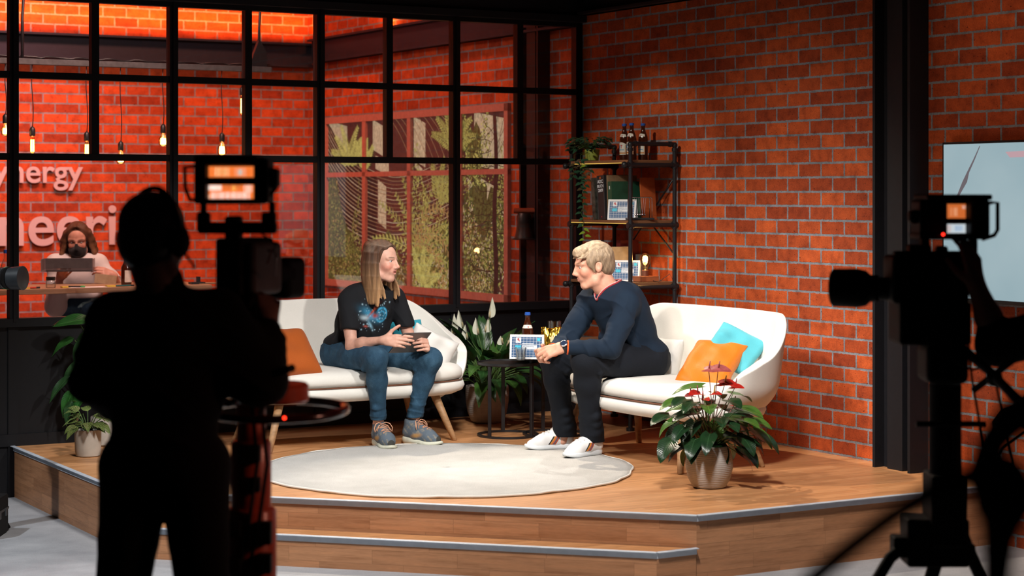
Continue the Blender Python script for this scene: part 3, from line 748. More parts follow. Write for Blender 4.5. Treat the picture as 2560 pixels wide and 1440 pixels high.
def strands(o, fn, O):
    me = o.data; co = np.zeros(len(me.vertices)*3); me.vertices.foreach_get('co', co); P = co.reshape(-1, 3)+O
    ca = me.color_attributes.new('Strand', 'FLOAT_COLOR', 'POINT'); c = fn(P); ca.data.foreach_set('color', np.concatenate([c, np.ones((len(c), 1))], 1).ravel())
def sole_mesh(T, L, side, h0, h1, bulge, spring):
    """closed sole outline lofted over a rounded side profile"""
    N = 56; mb = MB(); pts = []
    for k in range(N):
        a = 2*PI*k/N; x = 0.14-0.14*math.cos(a); sg = 1 if math.sin(a) >= 0 else -1
        q = x/0.28; w = 0.0345*(max(0, 1-(max(0, 0.16-q)/0.16)**2.2))**0.5 if q < 0.16 else 0.0345
        w += 0.0125*math.exp(-((q-0.68)/0.17)**2) - 0.003*math.exp(-((q-0.38)/0.12)**2)
        if q > 0.78: w *= max(0, 1-((q-0.78)/0.22)**2.3)**0.5
        pts.append((x, sg*w*min(1, abs(math.sin(a))*9)-side*0.006*math.sin(PI*q)))
    rows = []
    for ins, t in ((-0.012, 0.0), (-0.003, 0.02), (0.001, 0.12), (bulge, 0.45), (bulge*0.8, 0.75), (0.0, 0.97), (-0.003, 1.0), (-0.02, 1.0)):
        r = []
        for x, y in pts:
            q = x/0.28; d = nrm(V(x-0.14, y*2.2, 0)+1e-9); h = h0+(h1-h0)*min(1, q/0.75); zb = spring*max(0, (q-0.72)/0.28)**2+0.004*max(0, (0.1-q)/0.1)
            r.append(T((x+d[0]*ins)*1.0, y+d[1]*ins*1.3, zb+(h-zb*0.4)*t if t > 0 else zb))
        rows.append(r)
    vs = [tuple(p) for r in rows for p in r]; m = len(rows)
    fs = [(i*N+k, i*N+(k+1) % N, (i+1)*N+(k+1) % N, (i+1)*N+k) for i in range(m-1) for k in range(N)] + [tuple(range(N-1, -1, -1)), tuple((m-1)*N+k for k in range(N))]
    return mb.add(vs, fs)
def shoe(parent, origin_w, toe_dir, base_z, kind, side, L=0.28):
    """origin_w: heel point on the ground (world); meshes live in the parent's space"""
    from mathutils.bvhtree import BVHTree
    f = nrm([toe_dir[0], toe_dir[1], 0]); R = frame(f, (0, 0, 1)); O = np.array(parent.location)
    H = V(origin_w[0], origin_w[1], base_z); T = lambda x, y, z: H + R @ V(x*L/0.28, y, z)
    up = Sdf(); knit = kind == 'knit'
    if knit:
        up.chain([T(0.036, 0, 0.058), T(0.11, -side*0.004, 0.060), T(0.19, -side*0.005, 0.050), T(0.245, -side*0.002, 0.036)], [0.035, 0.039, 0.040, 0.026], 0.03)
        up.rc(T(0.040, 0, 0.08), T(0.048, 0, 0.128), 0.035, 0.037, 0.03); up.rc(T(0.15, -side*0.003, 0.072), T(0.085, 0, 0.105), 0.030, 0.033, 0.03)
        up.el(T(0.050, 0, 0.158), (0.034, 0.031, 0.030), R, 0.004, True)
    else:
        up.chain([T(0.034, 0, 0.048), T(0.11, -side*0.004, 0.050), T(0.19, -side*0.005, 0.036), T(0.243, -side*0.002, 0.028)], [0.033, 0.037, 0.039, 0.027], 0.03)
        up.rc(T(0.032, 0, 0.060), T(0.055, 0, 0.075), 0.031, 0.034, 0.03); up.rc(T(0.165, -side*0.003, 0.060), T(0.095, 0, 0.090), 0.028, 0.030, 0.03)
        up.el(T(0.048, 0, 0.112), (0.046, 0.027, 0.024), R, 0.004, True)
    up.cut(V(0, 0, -1), V(0, 0, base_z+0.012), 0.004)
    def col(P):
        q = (P-H) @ R; n1 = np.sin(q[:, 0]*97+q[:, 2]*50)*np.sin(q[:, 2]*110+q[:, 0]*40+q[:, 1]*65)+0.5*np.sin(q[:, 0]*260)*np.sin(q[:, 2]*240+q[:, 1]*200)
        c = np.tile(V(0.115, 0.145, 0.18), (len(P), 1)); m = np.clip(n1*1.3-0.35, 0, 1)[:, None]; c = c*(1-m)+V(0.25, 0.23, 0.19)*m
        s_ = np.clip(1.6*np.exp(-((q[:, 0]-0.125)/0.05)**2-((q[:, 2]-0.056-0.15*(q[:, 0]-0.12))/0.017)**2)-0.5, 0, 1)[:, None]; c = c*(1-s_)+V(0.46, 0.25, 0.09)*s_
        return np.where((q[:, 0] > 0.258*L/0.28)[:, None], V(0.05, 0.05, 0.045), c)
    o = up.build('shoe', KNIT if knit else LEATHER_W, parent, 0.0030, col if knit else None, origin=O)
    sm = sole_mesh(T, L, side, 0.046 if knit else 0.030, 0.024 if knit else 0.026, 0.006 if knit else 0.003, 0.012)
    def out(mb, name, mat, **kw): mb.v = [tuple(np.array(p)-O) for p in mb.v]; return mb.build(name, mat, o, smooth=True, **kw)
    out(sm, 'sole', SOLE_CREAM if knit else SOLE_WHITE, angle=50)
    P, Q = up.verts(0.0045); tree = BVHTree.FromPolygons([Vector(p) for p in P], [list(map(int, q)) for q in Q if (q >= 0).all()])
    def top(x, y, lift=0.002):
        h = tree.ray_cast(Vector(T(x, y, 0.25)), Vector((0, 0, -1))); return np.array(h[0])+V(0, 0, lift) if h[0] is not None else T(x, y, 0.08)
    mb = MB(); lr = 0.0028 if knit else 0.0032
    rows = [0.122, 0.138, 0.154, 0.170, 0.186] if knit else [0.112, 0.127, 0.142, 0.157, 0.172]
    for k, x in enumerate(rows):
        e = 0.010 if k % 2 else -0.004
        mb.tube([top(x-e, 0.024), top(x-e*0.4, 0.012), top(x+0.002, 0.0, 0.003), top(x-e*0.4, -0.012), top(x-e, -0.024)], lr, 6)
    kx = rows[0]-0.012; kp = top(kx, 0, 0.004); U = lambda dx, dy, dz: kp + R @ V(dx, dy, dz)
    big = 1.0 if knit else 0.62
    for sg in (1, -1):
        loop = [(0, 0, 0), (0.0, 0.022, 0.010), (0.010, 0.044, 0.002), (0.020, 0.056, -0.020), (0.022, 0.052, -0.042), (0.014, 0.044, -0.036), (0.006, 0.026, -0.012), (0, 0.004, -0.001)]
        mb.tube([U(a*big, sg*b*big, c*big) for a, b, c in loop], lr, 6); mb.tube([U(0, 0, 0), U(0.02*big, sg*0.026*big, -0.006), U(0.034*big, sg*0.044*big, -0.036*big)], lr*0.9, 6)
    out(mb, 'lace', LACE_PEACH if knit else LACE_WHITE)
    if not knit:
        for sgn in (1, -1):
            mb = MB()
            for b in range(5):
                vs = []
                for i in range(2):
                    for j in range(7):
                        x = 0.098+0.0085*(b+i)+(1-j/6)*0.030-0.015; z = 0.030+0.046*j/6
                        hit = tree.ray_cast(Vector(T(x, sgn*0.09, z)), Vector(R @ V(0, -sgn, 0)))
                        p = np.array(hit[0]) if hit[0] is not None else T(x, sgn*0.03, z); vs.append(tuple(p+R @ V(0, sgn*0.0014, 0)))
                mb.add(vs, [(j, j+1, 7+j+1, 7+j) for j in range(6)], b)
            out(mb, 'stripe', STRIPES)
    return o
KNIT = m_vcol('grey_knit', 0.9, 0, 9, 700); SOLE_CREAM = plain('cream_sole', (0.62, 0.62, 0.50), 0.6); LACE_PEACH = fabric('peach_lace', (0.62, 0.32, 0.20), 0.1, 900)
LEATHER_W = plain('white_leather', (0.80, 0.80, 0.80), 0.45, var=0.03); SOLE_WHITE = plain('white_sole', (0.72, 0.76, 0.79), 0.5, var=0.02); LACE_WHITE = fabric('white_lace', (0.82, 0.82, 0.82), 0.04, 900)
STRIPES = [plain('stripe_red', (0.45, 0.06, 0.03), 0.6), plain('stripe_grey', (0.07, 0.09, 0.12), 0.6), plain('stripe_scarlet', (0.55, 0.10, 0.04), 0.6), plain('stripe_ochre', (0.55, 0.25, 0.03), 0.6), plain('stripe_black', (0.015, 0.012, 0.02), 0.6)]

# ------------------------------------------------------------------ seated woman
def make_woman():
    root = thing('person', (-0.80, 11.45, PZ), 'seated person in black printed T-shirt and blue jeans holding a tablet, long brown hair', 'person')
    O = np.array(root.location)
    f = V(0.5, -0.866, 0); lf = V(0.866, 0.5, 0)
    pel = V(-0.975, 11.62, 0.835); nb = V(-0.825, 11.505, 1.225)
    up = nrm(nb-pel); Rt = frame(f, up)                      # torso frame
    hipR, hipL = pel-lf*0.088+V(0, 0, -0.012), pel+lf*0.088+V(0, 0, -0.012)
    knR, knL = V(-0.785, 11.20, 0.830), V(-0.478, 11.42, 0.808)
    anR, anL = V(-0.782, 11.36, 0.425), V(-0.590, 11.485, 0.425)
    shR, shL = V(-0.972, 11.435, 1.152), V(-0.692, 11.595, 1.160)
    elR, elL = V(-0.938, 11.345, 0.895), V(-0.605, 11.60, 0.90)
    wrR, wrL = V(-0.742, 11.215, 0.935), V(-0.512, 11.425, 0.865)
    HC = V(-0.772, 11.475, 1.378); fh = nrm([0.91, -0.42, -0.03]); RH = frame(fh, (0.06, 0, 1)); hs = 1.0
    def torso(sd, g, bust=True):
        M = lambda a, x, y: pel + (nb-pel)*a + Rt @ V(x, y, 0)
        sd.el(pel+V(0, 0, 0.0), (0.105+g, 0.155+g, 0.10+g), Rt, 0.04)
        sd.el(M(0.36, 0.005, 0), (0.092+g, 0.128+g, 0.12+g), Rt, 0.05); sd.el(M(0.62, 0.0, 0), (0.098+g, 0.138+g, 0.12+g), Rt, 0.05)
        sd.rc(shR*0.82+nb*0.18, shL*0.82+nb*0.18, 0.050+g, 0.050+g, 0.05); sd.el(M(0.86, -0.015, 0), (0.080+g, 0.145+g, 0.07+g), Rt, 0.05)
        for sg in (1, -1): sd.el(M(0.66, 0.068, sg*0.062), (0.050+g, 0.058+g, 0.055+g), Rt, 0.04)
    def legs(sd, g):
        for h, kn, an in ((hipR, knR, anR), (hipL, knL, anL)):
            sd.rc(h, h+(kn-h)*0.5, 0.088+g, 0.076+g, 0.03); sd.rc(h+(kn-h)*0.5, kn, 0.076+g, 0.060+g, 0.03)
            c = kn+(an-kn)*0.33+nrm(V(an[0]-kn[0], 0.12, 0))*0.012
            sd.chain([kn, c, an+(kn-an)*0.15, an], [0.057+g, 0.052+g, 0.036+g, 0.034+g*0.6], 0.03)
    def arms(sd, g):
        for s_, e, w in ((shR, elR, wrR), (shL, elL, wrL)):
            sd.chain([s_, s_+(e-s_)*0.5, e], [0.044+g, 0.040+g, 0.034+g], 0.03)
            sd.chain([e, e+(w-e)*0.35, w], [0.034+g, 0.035+g, 0.0225+g], 0.02)
    sd = Sdf(); torso(sd, -0.004); legs(sd, -0.006); arms(sd, 0)
    sd.rc(nb-up*0.02, HC+RH @ V(-0.022, 0, -0.05), 0.052, 0.046, 0.03)
    T = head(sd, HC, RH, hs)
    for an, kn in ((anR, knR), (anL, knL)): sd.rc(an, an-V(0, 0, 0.07), 0.030, 0.034, 0.02)
    # right hand: open, palm turned to herself; left hand: fingers round the back of the tablet
    xr = nrm(V(0.93, -0.36, 0.00)); Rr = frame(xr, V(-0.2, -0.90, 0.25))
    cR = [(0.25, 0.25, 0.15), (0.38, 0.35, 0.2), (0.5, 0.45, 0.3), (0.6, 0.5, 0.35)]
    _, t1 = hand(sd, wrR, Rr, False, cR, 0.98, thumb=(0.62, 0.80, 0.10), tcurl=0.05, spread=0.02)
    xl = nrm(V(0.16, -0.75, 0.34)); Rl = frame(xl, V(0.88, 0.22, 0.10))
    cL = [(0.9, 0.6, 0.25), (1.0, 0.6, 0.25), (1.05, 0.6, 0.25), (1.1, 0.6, 0.25)]
    _, t2 = hand(sd, wrL, Rl, True, cL, 0.98, thumb=(0.75, 0.45, -0.75), tcurl=0.15)
    base = V(0.66, 0.375, 0.285)
    def col(P):
        c = face_color(P, T, RH, HC, hs, base, (0.52, 0.14, 0.13), (0.70, 0.26, 0.19), (0.16, 0.09, 0.06))
        m = near(P, t1[:5]+t2[:5], 0.014)[:, None]*0.35; return c*(1-m)+V(0.66, 0.26, 0.19)*m
    sd.build('body', SKIN, root, 0.0034, col, origin=O)
    eyes(root, lambda x, y, z: T(x, y, z)-O, RH, hs, (1, -0.10, 0.02), IRIS_B)
    mb = MB(); q = T(0.0800, 0, -0.0535)-O; mb.ball(q, (0.010, 0.019, 0.0050), 14, R=Matrix(RH.tolist())); mb.build('teeth', plain('teeth', (0.78, 0.74, 0.68), 0.3), root, smooth=True)
    # jeans
    sd = Sdf(); legs(sd, 0.006); sd.el(pel+V(0, 0, -0.005), (0.112, 0.163, 0.105), Rt, 0.04)
    for kn, h, an in ((knR, hipR, anR), (knL, hipL, anL)):
        d = nrm(h-kn); b = nrm(V(0, 0, -1)+d*0.9)
        for q in range(3): sd.rc(kn+b*(0.036+0.022*q)-lf*0.05, kn+b*(0.036+0.022*q)+lf*0.05, 0.018, 0.018, 0.008)
        for q in range(3): sd.rc(an+(kn-an)*(0.10+0.09*q)-lf*0.02+f*0.02, an+(kn-an)*(0.13+0.09*q)+lf*0.02, 0.030, 0.030, 0.008)
    sd.cut(V(0, 0, -1), V(0, 0, 0.458), 0.003)
    sd.build('jeans', DENIM, root, 0.0042, origin=O, wrinkle=folds([((0.3, -0.3, 1), 0.05, knR-V(0.03, -0.08, 0.04), 0.10), ((0.2, -0.2, 1), 0.05, knL-V(0.03, -0.08, 0.04), 0.10), ((0.1, 0, 1), 0.045, anR+V(0, 0, 0.08), 0.10), ((0.1, 0, 1), 0.045, anL+V(0, 0, 0.08), 0.10), ((0.5, -0.8, 0.2), 0.06, hipR, 0.14), ((0.5, -0.8, 0.2), 0.06, hipL, 0.14), ((1, 0.3, 0.5), 0.12, None, 0)], 0.006, 1))
    # T-shirt: torso and short sleeves
    sd = Sdf(); torso(sd, 0.010); M = lambda a, x, y: pel + (nb-pel)*a + Rt @ V(x, y, 0)
    sd.el(M(0.10, -0.005, 0), (0.125, 0.170, 0.065), Rt, 0.04); sd.el(M(0.42, 0.025, 0), (0.115, 0.158, 0.12), Rt, 0.04); sd.el(M(0.50, 0.02, 0.075), (0.095, 0.105, 0.15), Rt, 0.04)
    for q in range(4): sd.rc(M(0.14+0.05*q, 0.06, -0.13), M(0.17+0.05*q, 0.115, 0.05), 0.018, 0.016, 0.015)
    for s_, e in ((shR, elR), (shL, elL)):
        sd.rc(s_, s_+(e-s_)*0.60, 0.056, 0.058, 0.03)
    for s_, e in ((shR, elR), (shL, elL)): sd.bx(s_+(e-s_)*0.92, (0.062, 0.062, 0.26*0.26), frame((1, 0, 0), s_-e), 0.004, 0.006, True)
    sd.el(nb+up*0.030+Rt @ V(0.03, 0, 0), (0.075, 0.080, 0.055), Rt, 0.008, True)
    sd.el(pel-up*0.085+V(0, 0, -0.03)+f*0.03, (0.135, 0.18, 0.045), Rt, 0.01, True)
    PC = M(0.60, 0.14, 0.005)
    sp = rng.rand(60, 3)
    def tcol(P):
        q = (P-PC) @ Rt; a = -q[:, 1]*-1; a = q[:, 1]; z = q[:, 2]; front = q[:, 0] > -0.09
        c = np.tile(V(0.009, 0.010, 0.013), (len(P), 1))
        def put(m, cc):
            nonlocal c; m = (np.clip(m, 0, 1)*front)[:, None]; c = c*(1-m)+np.array(cc)*m
        put(np.exp(-(((a+0.020)/0.055)**2+((z+0.010+0.3*a)/0.026)**2))*1.1, (0.06, 0.34, 0.58))
        put(np.exp(-(((a+0.052)/0.026)**2+((z+0.026)/0.013)**2)), (0.62, 0.80, 0.90))
        r = np.hypot((a-0.050)/0.036, (z-0.008)/0.046); put(np.exp(-((r-0.9)/0.14)**2)*0.95+np.exp(-((r-0.45)/0.10)**2)*0.6+(r < 1)*0.25, (0.05, 0.34, 0.58))
        put(np.exp(-(((a-0.6*z+0.020)/0.008)**2+((z-0.022)/0.035)**2)), (0.60, 0.10, 0.04)); put(np.exp(-(((a-0.012)/0.017)**2+((z+0.004)/0.014)**2)), (0.42, 0.06, 0.04))
        put(np.exp(-(((a+0.006+0.8*(z+0.06))/0.011)**2+((z+0.062)/0.020)**2))*0.9, (0.25, 0.50, 0.66)); put(np.exp(-(((a+0.030)/0.012)**2+((z+0.075)/0.006)**2)), (0.45, 0.10, 0.08))
        for k in range(60):
            aa, zz = (sp[k, 0]-0.5)*0.20, (sp[k, 1]-0.5)*0.20; rr = 0.0016+0.003*sp[k, 2]; put(np.exp(-((a-aa)**2+(z-zz)**2)/rr**2)*0.9, (0.40, 0.62, 0.75))
        put(np.exp(-(((a-0.035)/0.030)**4+((z+0.185)/0.020)**4))*(q[:, 0] > -0.06), (0.55, 0.03, 0.02)); put(np.exp(-(((a-0.035)/0.012)**4+((z+0.180)/0.008)**4)), (0.01, 0.01, 0.012))
        return c
    sd.build('t_shirt', m_vcol('black_jersey', 0.9, 0.3, 8, 700), root, 0.0031, tcol, origin=O, wrinkle=folds([((0.6, 0.2, 0.8), 0.07, pel+V(0, 0, 0.06), 0.15), ((0.8, 0, -0.6), 0.07, shR-V(0, 0, 0.08), 0.12), ((0.8, 0, 0.6), 0.07, shL-V(0, 0, 0.08), 0.12), ((0.9, 0.2, 0.4), 0.13, None, 0)], 0.007, 2))
    # hair: strands from the parting over the skull and down to the shoulders
    sd = Sdf(); r2 = np.random.RandomState(3)
    TH = lambda x, y, z: HC + RH @ V(x, y, z)
    sd.el(TH(-0.022, 0, 0.040), (0.098, 0.082, 0.088), RH, 0.01)
    def strand(x0, phi, zend, side, rad0, fwd=0.0):
        cx, sy = math.cos(phi), math.sin(phi)
        zc = 0.038+0.090*math.sqrt(max(0.05, 1-((x0+0.020)/0.108)**2)); pts = [TH(x0, 0.016+side*0.006, zc), TH(x0*0.72+cx*0.045-0.01, side*0.052*abs(sy)+0.005, zc-0.016),
               TH(-0.016+cx*0.074+x0*0.25, side*0.074*abs(sy)+0.002, 0.090), TH(-0.018+cx*0.090, side*0.087*abs(sy), 0.052), TH(-0.018+cx*0.094, side*0.093*abs(sy), -0.01), TH(-0.020+cx*0.090+fwd*0.3, side*0.094*abs(sy), -0.085),
               TH(-0.018+cx*0.084+fwd*0.8, side*0.088*abs(sy), -0.16), TH(-0.016+cx*0.078+fwd, side*(0.082)*abs(sy), zend)]
        sd.chain(pts, [rad0*0.5, rad0*0.9, rad0*0.95, rad0, rad0*1.05, rad0, rad0*0.95, rad0*0.75], 0.005)
    for side in (1, -1):
        for i in range(30):
            t_ = i/29; phi = math.radians(180-t_*(104 if side < 0 else 112)) + r2.uniform(-.03, .03)
            x0 = -0.075+t_*0.135
            strand(x0, phi, -0.232+r2.uniform(-.012, .012)-(0.012 if side < 0 else 0)*t_, side, r2.uniform(0.010, 0.0145), 0.030*t_*(1 if side < 0 else 0.6))
    for i in range(6): strand(0.052+0.002*i, math.radians(74-2*i), -0.20-0.02*r2.rand(), -1, 0.0045, 0.03+0.006*i); strand(0.058, math.radians(52-3*i), -0.19-0.03*r2.rand(), 1, 0.0055, 0.028+0.006*i)
    sd.el(TH(0.075, -0.005, -0.045), (0.060, 0.078, 0.125), RH, 0.004, True)     # keeps the face clear
    def hcol(P):
        q = (P-HC) @ RH; t_ = np.clip((0.02-q[:, 2])/0.24, 0, 1)[:, None]; n = (np.sin(q[:, 0]*160+q[:, 1]*130)*0.5+0.5)[:, None]
        c = V(0.105, 0.052, 0.030)*(1-t_)+V(0.46, 0.27, 0.135)*t_; return c*(0.8+0.4*n)
    def hstr(P):
        q = (P-HC) @ RH; tp = (q[:, 0]+0.075)/0.135; ph = (PI-np.abs(np.arctan2(q[:, 1], q[:, 0]+0.018)))/math.radians(106); w = np.clip((q[:, 2]-0.06)/0.045, 0, 1)
        return np.stack([tp*w+ph*(1-w)+3*(q[:, 1] > 0), q[:, 2]*0.12, q[:, 1]*0], 1)
    strands(sd.build('hair', HAIR, root, 0.0036, hcol, origin=O), hstr, O)
    shoe(root, (-0.80, 11.405, 0), (0.115, -0.26), PZ+0.004, 'knit', -1, 0.275); shoe(root, (-0.640, 11.505, 0), (0.214, -0.145), PZ+0.004, 'knit', 1, 0.275)
    # tablet in her hands
    c4 = [np.array(at(1008, 831, 11.17)), np.array(at(1077, 829, 11.35)), np.array(at(1044, 884, 11.426)), np.array(at(971, 882, 11.246))]
    xx = nrm(c4[1]-c4[0]); yy = (c4[0]-c4[3]); n_ = nrm(np.cross(xx, yy)); Rb = frame(xx, n_); cen = sum(c4)/4
    tb = thing('tablet', tuple(cen), 'grey metal tablet held in both hands by the woman on the sofa', 'tablet'); Rm = Matrix(Rb.tolist())
    tb.rotation_euler = Rm.to_euler()
    wx, wy = 0.240/2, 0.166/2
    MB().box((0, 0, 0), (wx, wy, 0.0030)).build('body', plain('space_grey_aluminium', (0.16, 0.155, 0.155), 0.4, 0.5, 0.03), tb, bevel=0.0025)
    sgn = 1 if (Rb @ V(0, 0, 1))[1] < 0 else -1
    MB().box((0, 0, -sgn*0.0032), (wx-0.004, wy-0.004, 0.0004)).build('screen', plain('tablet_screen', (0.02, 0.02, 0.022), 0.1), tb)
    mb = MB(); mb.ball((0.002, 0.0, sgn*0.0031), (0.011, 0.012, 0.0006), 16); mb.ball((0.006, 0.015, sgn*0.0031), (0.006, 0.003, 0.0006), 10, R=Matrix.Rotation(0.8, 3, 'Z')); mb.build('emblem', plain('dark_emblem', (0.01, 0.01, 0.01), 0.2), tb)
    mb = MB(); mb.box((-0.024, 0.0, sgn*0.0033), (0.003, 0.022, 0.0004)); mb.build('sticker', plain('white_sticker', (0.5, 0.5, 0.48), 0.5), tb)
    mb = MB(); mb.lathe([(0.006, 0), (0.006, 0.0012), (0.0045, 0.0015)], 16, (-wx+0.012, wy-0.012, sgn*0.003)); mb.build('camera_lens', PUPIL, tb)
    return root
make_woman()
# ------------------------------------------------------------------ seated man
def make_man():
    root = thing('person', (0.50, 10.95, PZ), 'seated person in navy V-neck sweater and white sneakers with clasped hands, short fair hair', 'person')
    O = np.array(root.location)
    f = nrm(V(-0.83, -0.56, 0)); lf = V(-f[1], f[0], 0)       # left = towards the camera
    pel = V(0.735, 11.06, 0.845); nb = V(0.532, 10.985, 1.258)
    up = nrm(nb-pel); Rt = frame(f, up)
    hipR, hipL = pel-lf*0.095+V(0, 0, -0.01), pel+lf*0.095+V(0, 0, -0.01)
    knR, knL = V(0.235, 10.99, 0.850), V(0.405, 10.735, 0.862)
    anR, anL = V(0.305, 11.17, 0.42), V(0.452, 10.915, 0.42)
    shR, shL = V(0.452, 11.135, 1.168), V(0.645, 10.835, 1.160)
    elR, elL = V(0.305, 11.06, 0.930), V(0.545, 10.700, 0.925)
    wrR, wrL = V(0.225, 10.845, 0.905), V(0.285, 10.690, 0.935)
    HC = V(0.462, 10.975, 1.372); fh = nrm([-0.97, -0.16, -0.17]); RH = frame(fh, (-0.12, 0, 1)); hs = 1.06
    def torso(sd, g):
        M = lambda a, x, y: pel + (nb-pel)*a + Rt @ V(x, y, 0)
        sd.el(pel, (0.120+g, 0.170+g, 0.105+g), Rt, 0.04)
        sd.el(M(0.33, -0.01, 0), (0.120+g, 0.158+g, 0.13+g), Rt, 0.05); sd.el(M(0.62, -0.02, 0), (0.125+g, 0.172+g, 0.13+g), Rt, 0.05)
        sd.rc(shR*0.85+nb*0.15, shL*0.85+nb*0.15, 0.064+g, 0.064+g, 0.05); sd.el(M(0.84, -0.035, 0), (0.100+g, 0.165+g, 0.085+g), Rt, 0.05)
    def legs(sd, g):
        for h, kn, an in ((hipR, knR, anR), (hipL, knL, anL)):
            sd.rc(h, h+(kn-h)*0.5, 0.095+g, 0.082+g, 0.03); sd.rc(h+(kn-h)*0.5, kn, 0.082+g, 0.066+g, 0.03)
            sd.chain([kn, kn+(an-kn)*0.3, an+(kn-an)*0.1, an], [0.063+g, 0.060+g, 0.042+g, 0.038+g], 0.03)
    def arms(sd, g):
        for s_, e, w in ((shR, elR, wrR), (shL, elL, wrL)):
            sd.chain([s_, s_+(e-s_)*0.5, e], [0.058+g, 0.050+g, 0.042+g], 0.03); sd.chain([e, e+(w-e)*0.35, w], [0.042+g, 0.043+g, 0.028+g], 0.02)
    sd = Sdf(); torso(sd, -0.008); legs(sd, -0.008); arms(sd, -0.003)
    sd.rc(nb-up*0.03, HC+RH @ V(-0.030, 0, -0.05), 0.064, 0.056, 0.03)
    T = head(sd, HC, RH, hs, fem=False, lid=0.0150)
    sd.rc(T(0.005, 0, -0.09), nb+Rt @ V(0.045, 0, 0.0), 0.030, 0.042, 0.03)
    for an, hd in ((anR, V(0.97, 0.25, 0)), (anL, V(0.66, 0.60, 0))): sd.rc(an, an-V(0, 0, 0.06)-hd*0.015, 0.030, 0.026, 0.02)
    # left hand laid over the right one, fingers closed
    xl = nrm(V(-0.90, -0.02, -0.25)); Rl = frame(xl, V(-0.18, -0.72, 0.66))
    cL = [(0.40, 1.05, 0.75), (0.45, 1.1, 0.75), (0.50, 1.15, 0.75), (0.58, 1.15, 0.75)]
    TL, t1 = hand(sd, wrL, Rl, True, cL, 1.10, thumb=(0.70, 0.42, -0.60), tcurl=0.20)
    xr = nrm(V(-0.50, -0.72, -0.12)); Rr = frame(xr, V(-0.75, 0.45, -0.30))
    cR = [(1.0, 1.25, 0.6), (1.05, 1.3, 0.6), (1.1, 1.3, 0.6), (1.1, 1.3, 0.6)]
    TR, t2 = hand(sd, wrR+V(-0.030, -0.005, -0.012), Rr, False, cR, 1.06, thumb=(0.75, 0.42, -0.5), tcurl=0.25)
    base = V(0.66, 0.34, 0.235)
    def col(P):
        c = face_color(P, T, RH, HC, hs, base, (0.46, 0.18, 0.14), (0.64, 0.26, 0.17), (0.36, 0.20, 0.12))
        m = near(P, t1+t2, 0.016)[:, None]*0.4; return c*(1-m)+V(0.62, 0.22, 0.15)*m
    sd.build('body', SKIN, root, 0.0034, col, origin=O)
    eyes(root, lambda x, y, z: T(x, y, z)-O, RH, hs, (1, 0.05, -0.15), IRIS_G)
    # trousers
    sd = Sdf(); legs(sd, 0.012); sd.el(pel+V(0, 0, -0.005), (0.130, 0.180, 0.110), Rt, 0.04)
    for kn, h, an in ((knR, hipR, anR), (knL, hipL, anL)):
        d = nrm(h-kn); b = nrm(V(0, 0, -1)+d*0.9); ax = nrm(np.cross(d, V(0, 0, 1)))
        for q in range(3): sd.rc(kn+b*(0.045+0.024*q)-ax*0.05, kn+b*(0.045+0.024*q)+ax*0.05, 0.020, 0.020, 0.008)
        dn = nrm(an-kn); sd.chain([an-dn*0.12, an-dn*0.02, an+dn*0.035], [0.060, 0.062, 0.066], 0.02)
        for q in range(3): sd.rc(an-dn*(0.01+0.05*q)-ax*0.045+f*0.015, an-dn*(0.03+0.05*q)+ax*0.045, 0.034, 0.034, 0.01)
    sd.cut(V(0, 0, -1), V(0, 0, 0.385), 0.004)
    sd.build('trousers', fabric('dark_navy_denim', (0.006, 0.0085, 0.014), 0.25, 500, 0.85, 0.2, 0.3, 13, 0.0), root, 0.0045, origin=O, wrinkle=folds([((0.4, 0.3, 1), 0.055, knR-V(-0.05, 0, 0.07), 0.12), ((0.4, 0.3, 1), 0.055, knL-V(-0.05, 0, 0.07), 0.12), ((0.2, 0.1, 1), 0.055, anR+V(0, 0, 0.06), 0.12), ((0.2, 0.1, 1), 0.055, anL+V(0, 0, 0.06), 0.12), ((-0.8, -0.5, 0.4), 0.07, hipL, 0.18), ((0.3, 0.5, 1), 0.14, None, 0)], 0.008, 3))
    # sweater
    M = lambda a, x, y: pel + (nb-pel)*a + Rt @ V(x, y, 0)
    sd = Sdf(); torso(sd, 0.012); sd.el(M(0.08, -0.01, 0), (0.140, 0.190, 0.06), Rt, 0.04)
    for s_, e, w in ((shR, elR, wrR), (shL, elL, wrL)):
        sd.chain([s_, s_+(e-s_)*0.5, e], [0.072, 0.064, 0.056], 0.03); sd.chain([e, e+(w-e)*0.4, e+(w-e)*0.86], [0.056, 0.050, 0.040], 0.02)
        for q in range(4): d = nrm(e-s_); ax = nrm(np.cross(d, w-e)); c_ = e+(s_-e)*(0.08+0.12*q)+nrm((w-e))*0.030; sd.rc(c_-ax*0.035, c_+ax*0.035, 0.030, 0.030, 0.012)
    for q in range(4): sd.rc(M(0.12+0.07*q, 0.09, -0.13), M(0.07+0.07*q, 0.11, 0.13), 0.030, 0.030, 0.02)
    vpt = M(0.86, 0.125, 0.02)
    sd.el(nb+up*0.055, (0.082, 0.090, 0.075), Rt, 0.006, True); sd.rc(nb+Rt @ V(0.02, 0, 0.04), vpt+Rt @ V(0.03, 0, 0.005), 0.070, 0.006, 0.006, True)
    sd.el(pel-up*0.06+V(0, 0, -0.035), (0.145, 0.20, 0.045), Rt, 0.01, True)
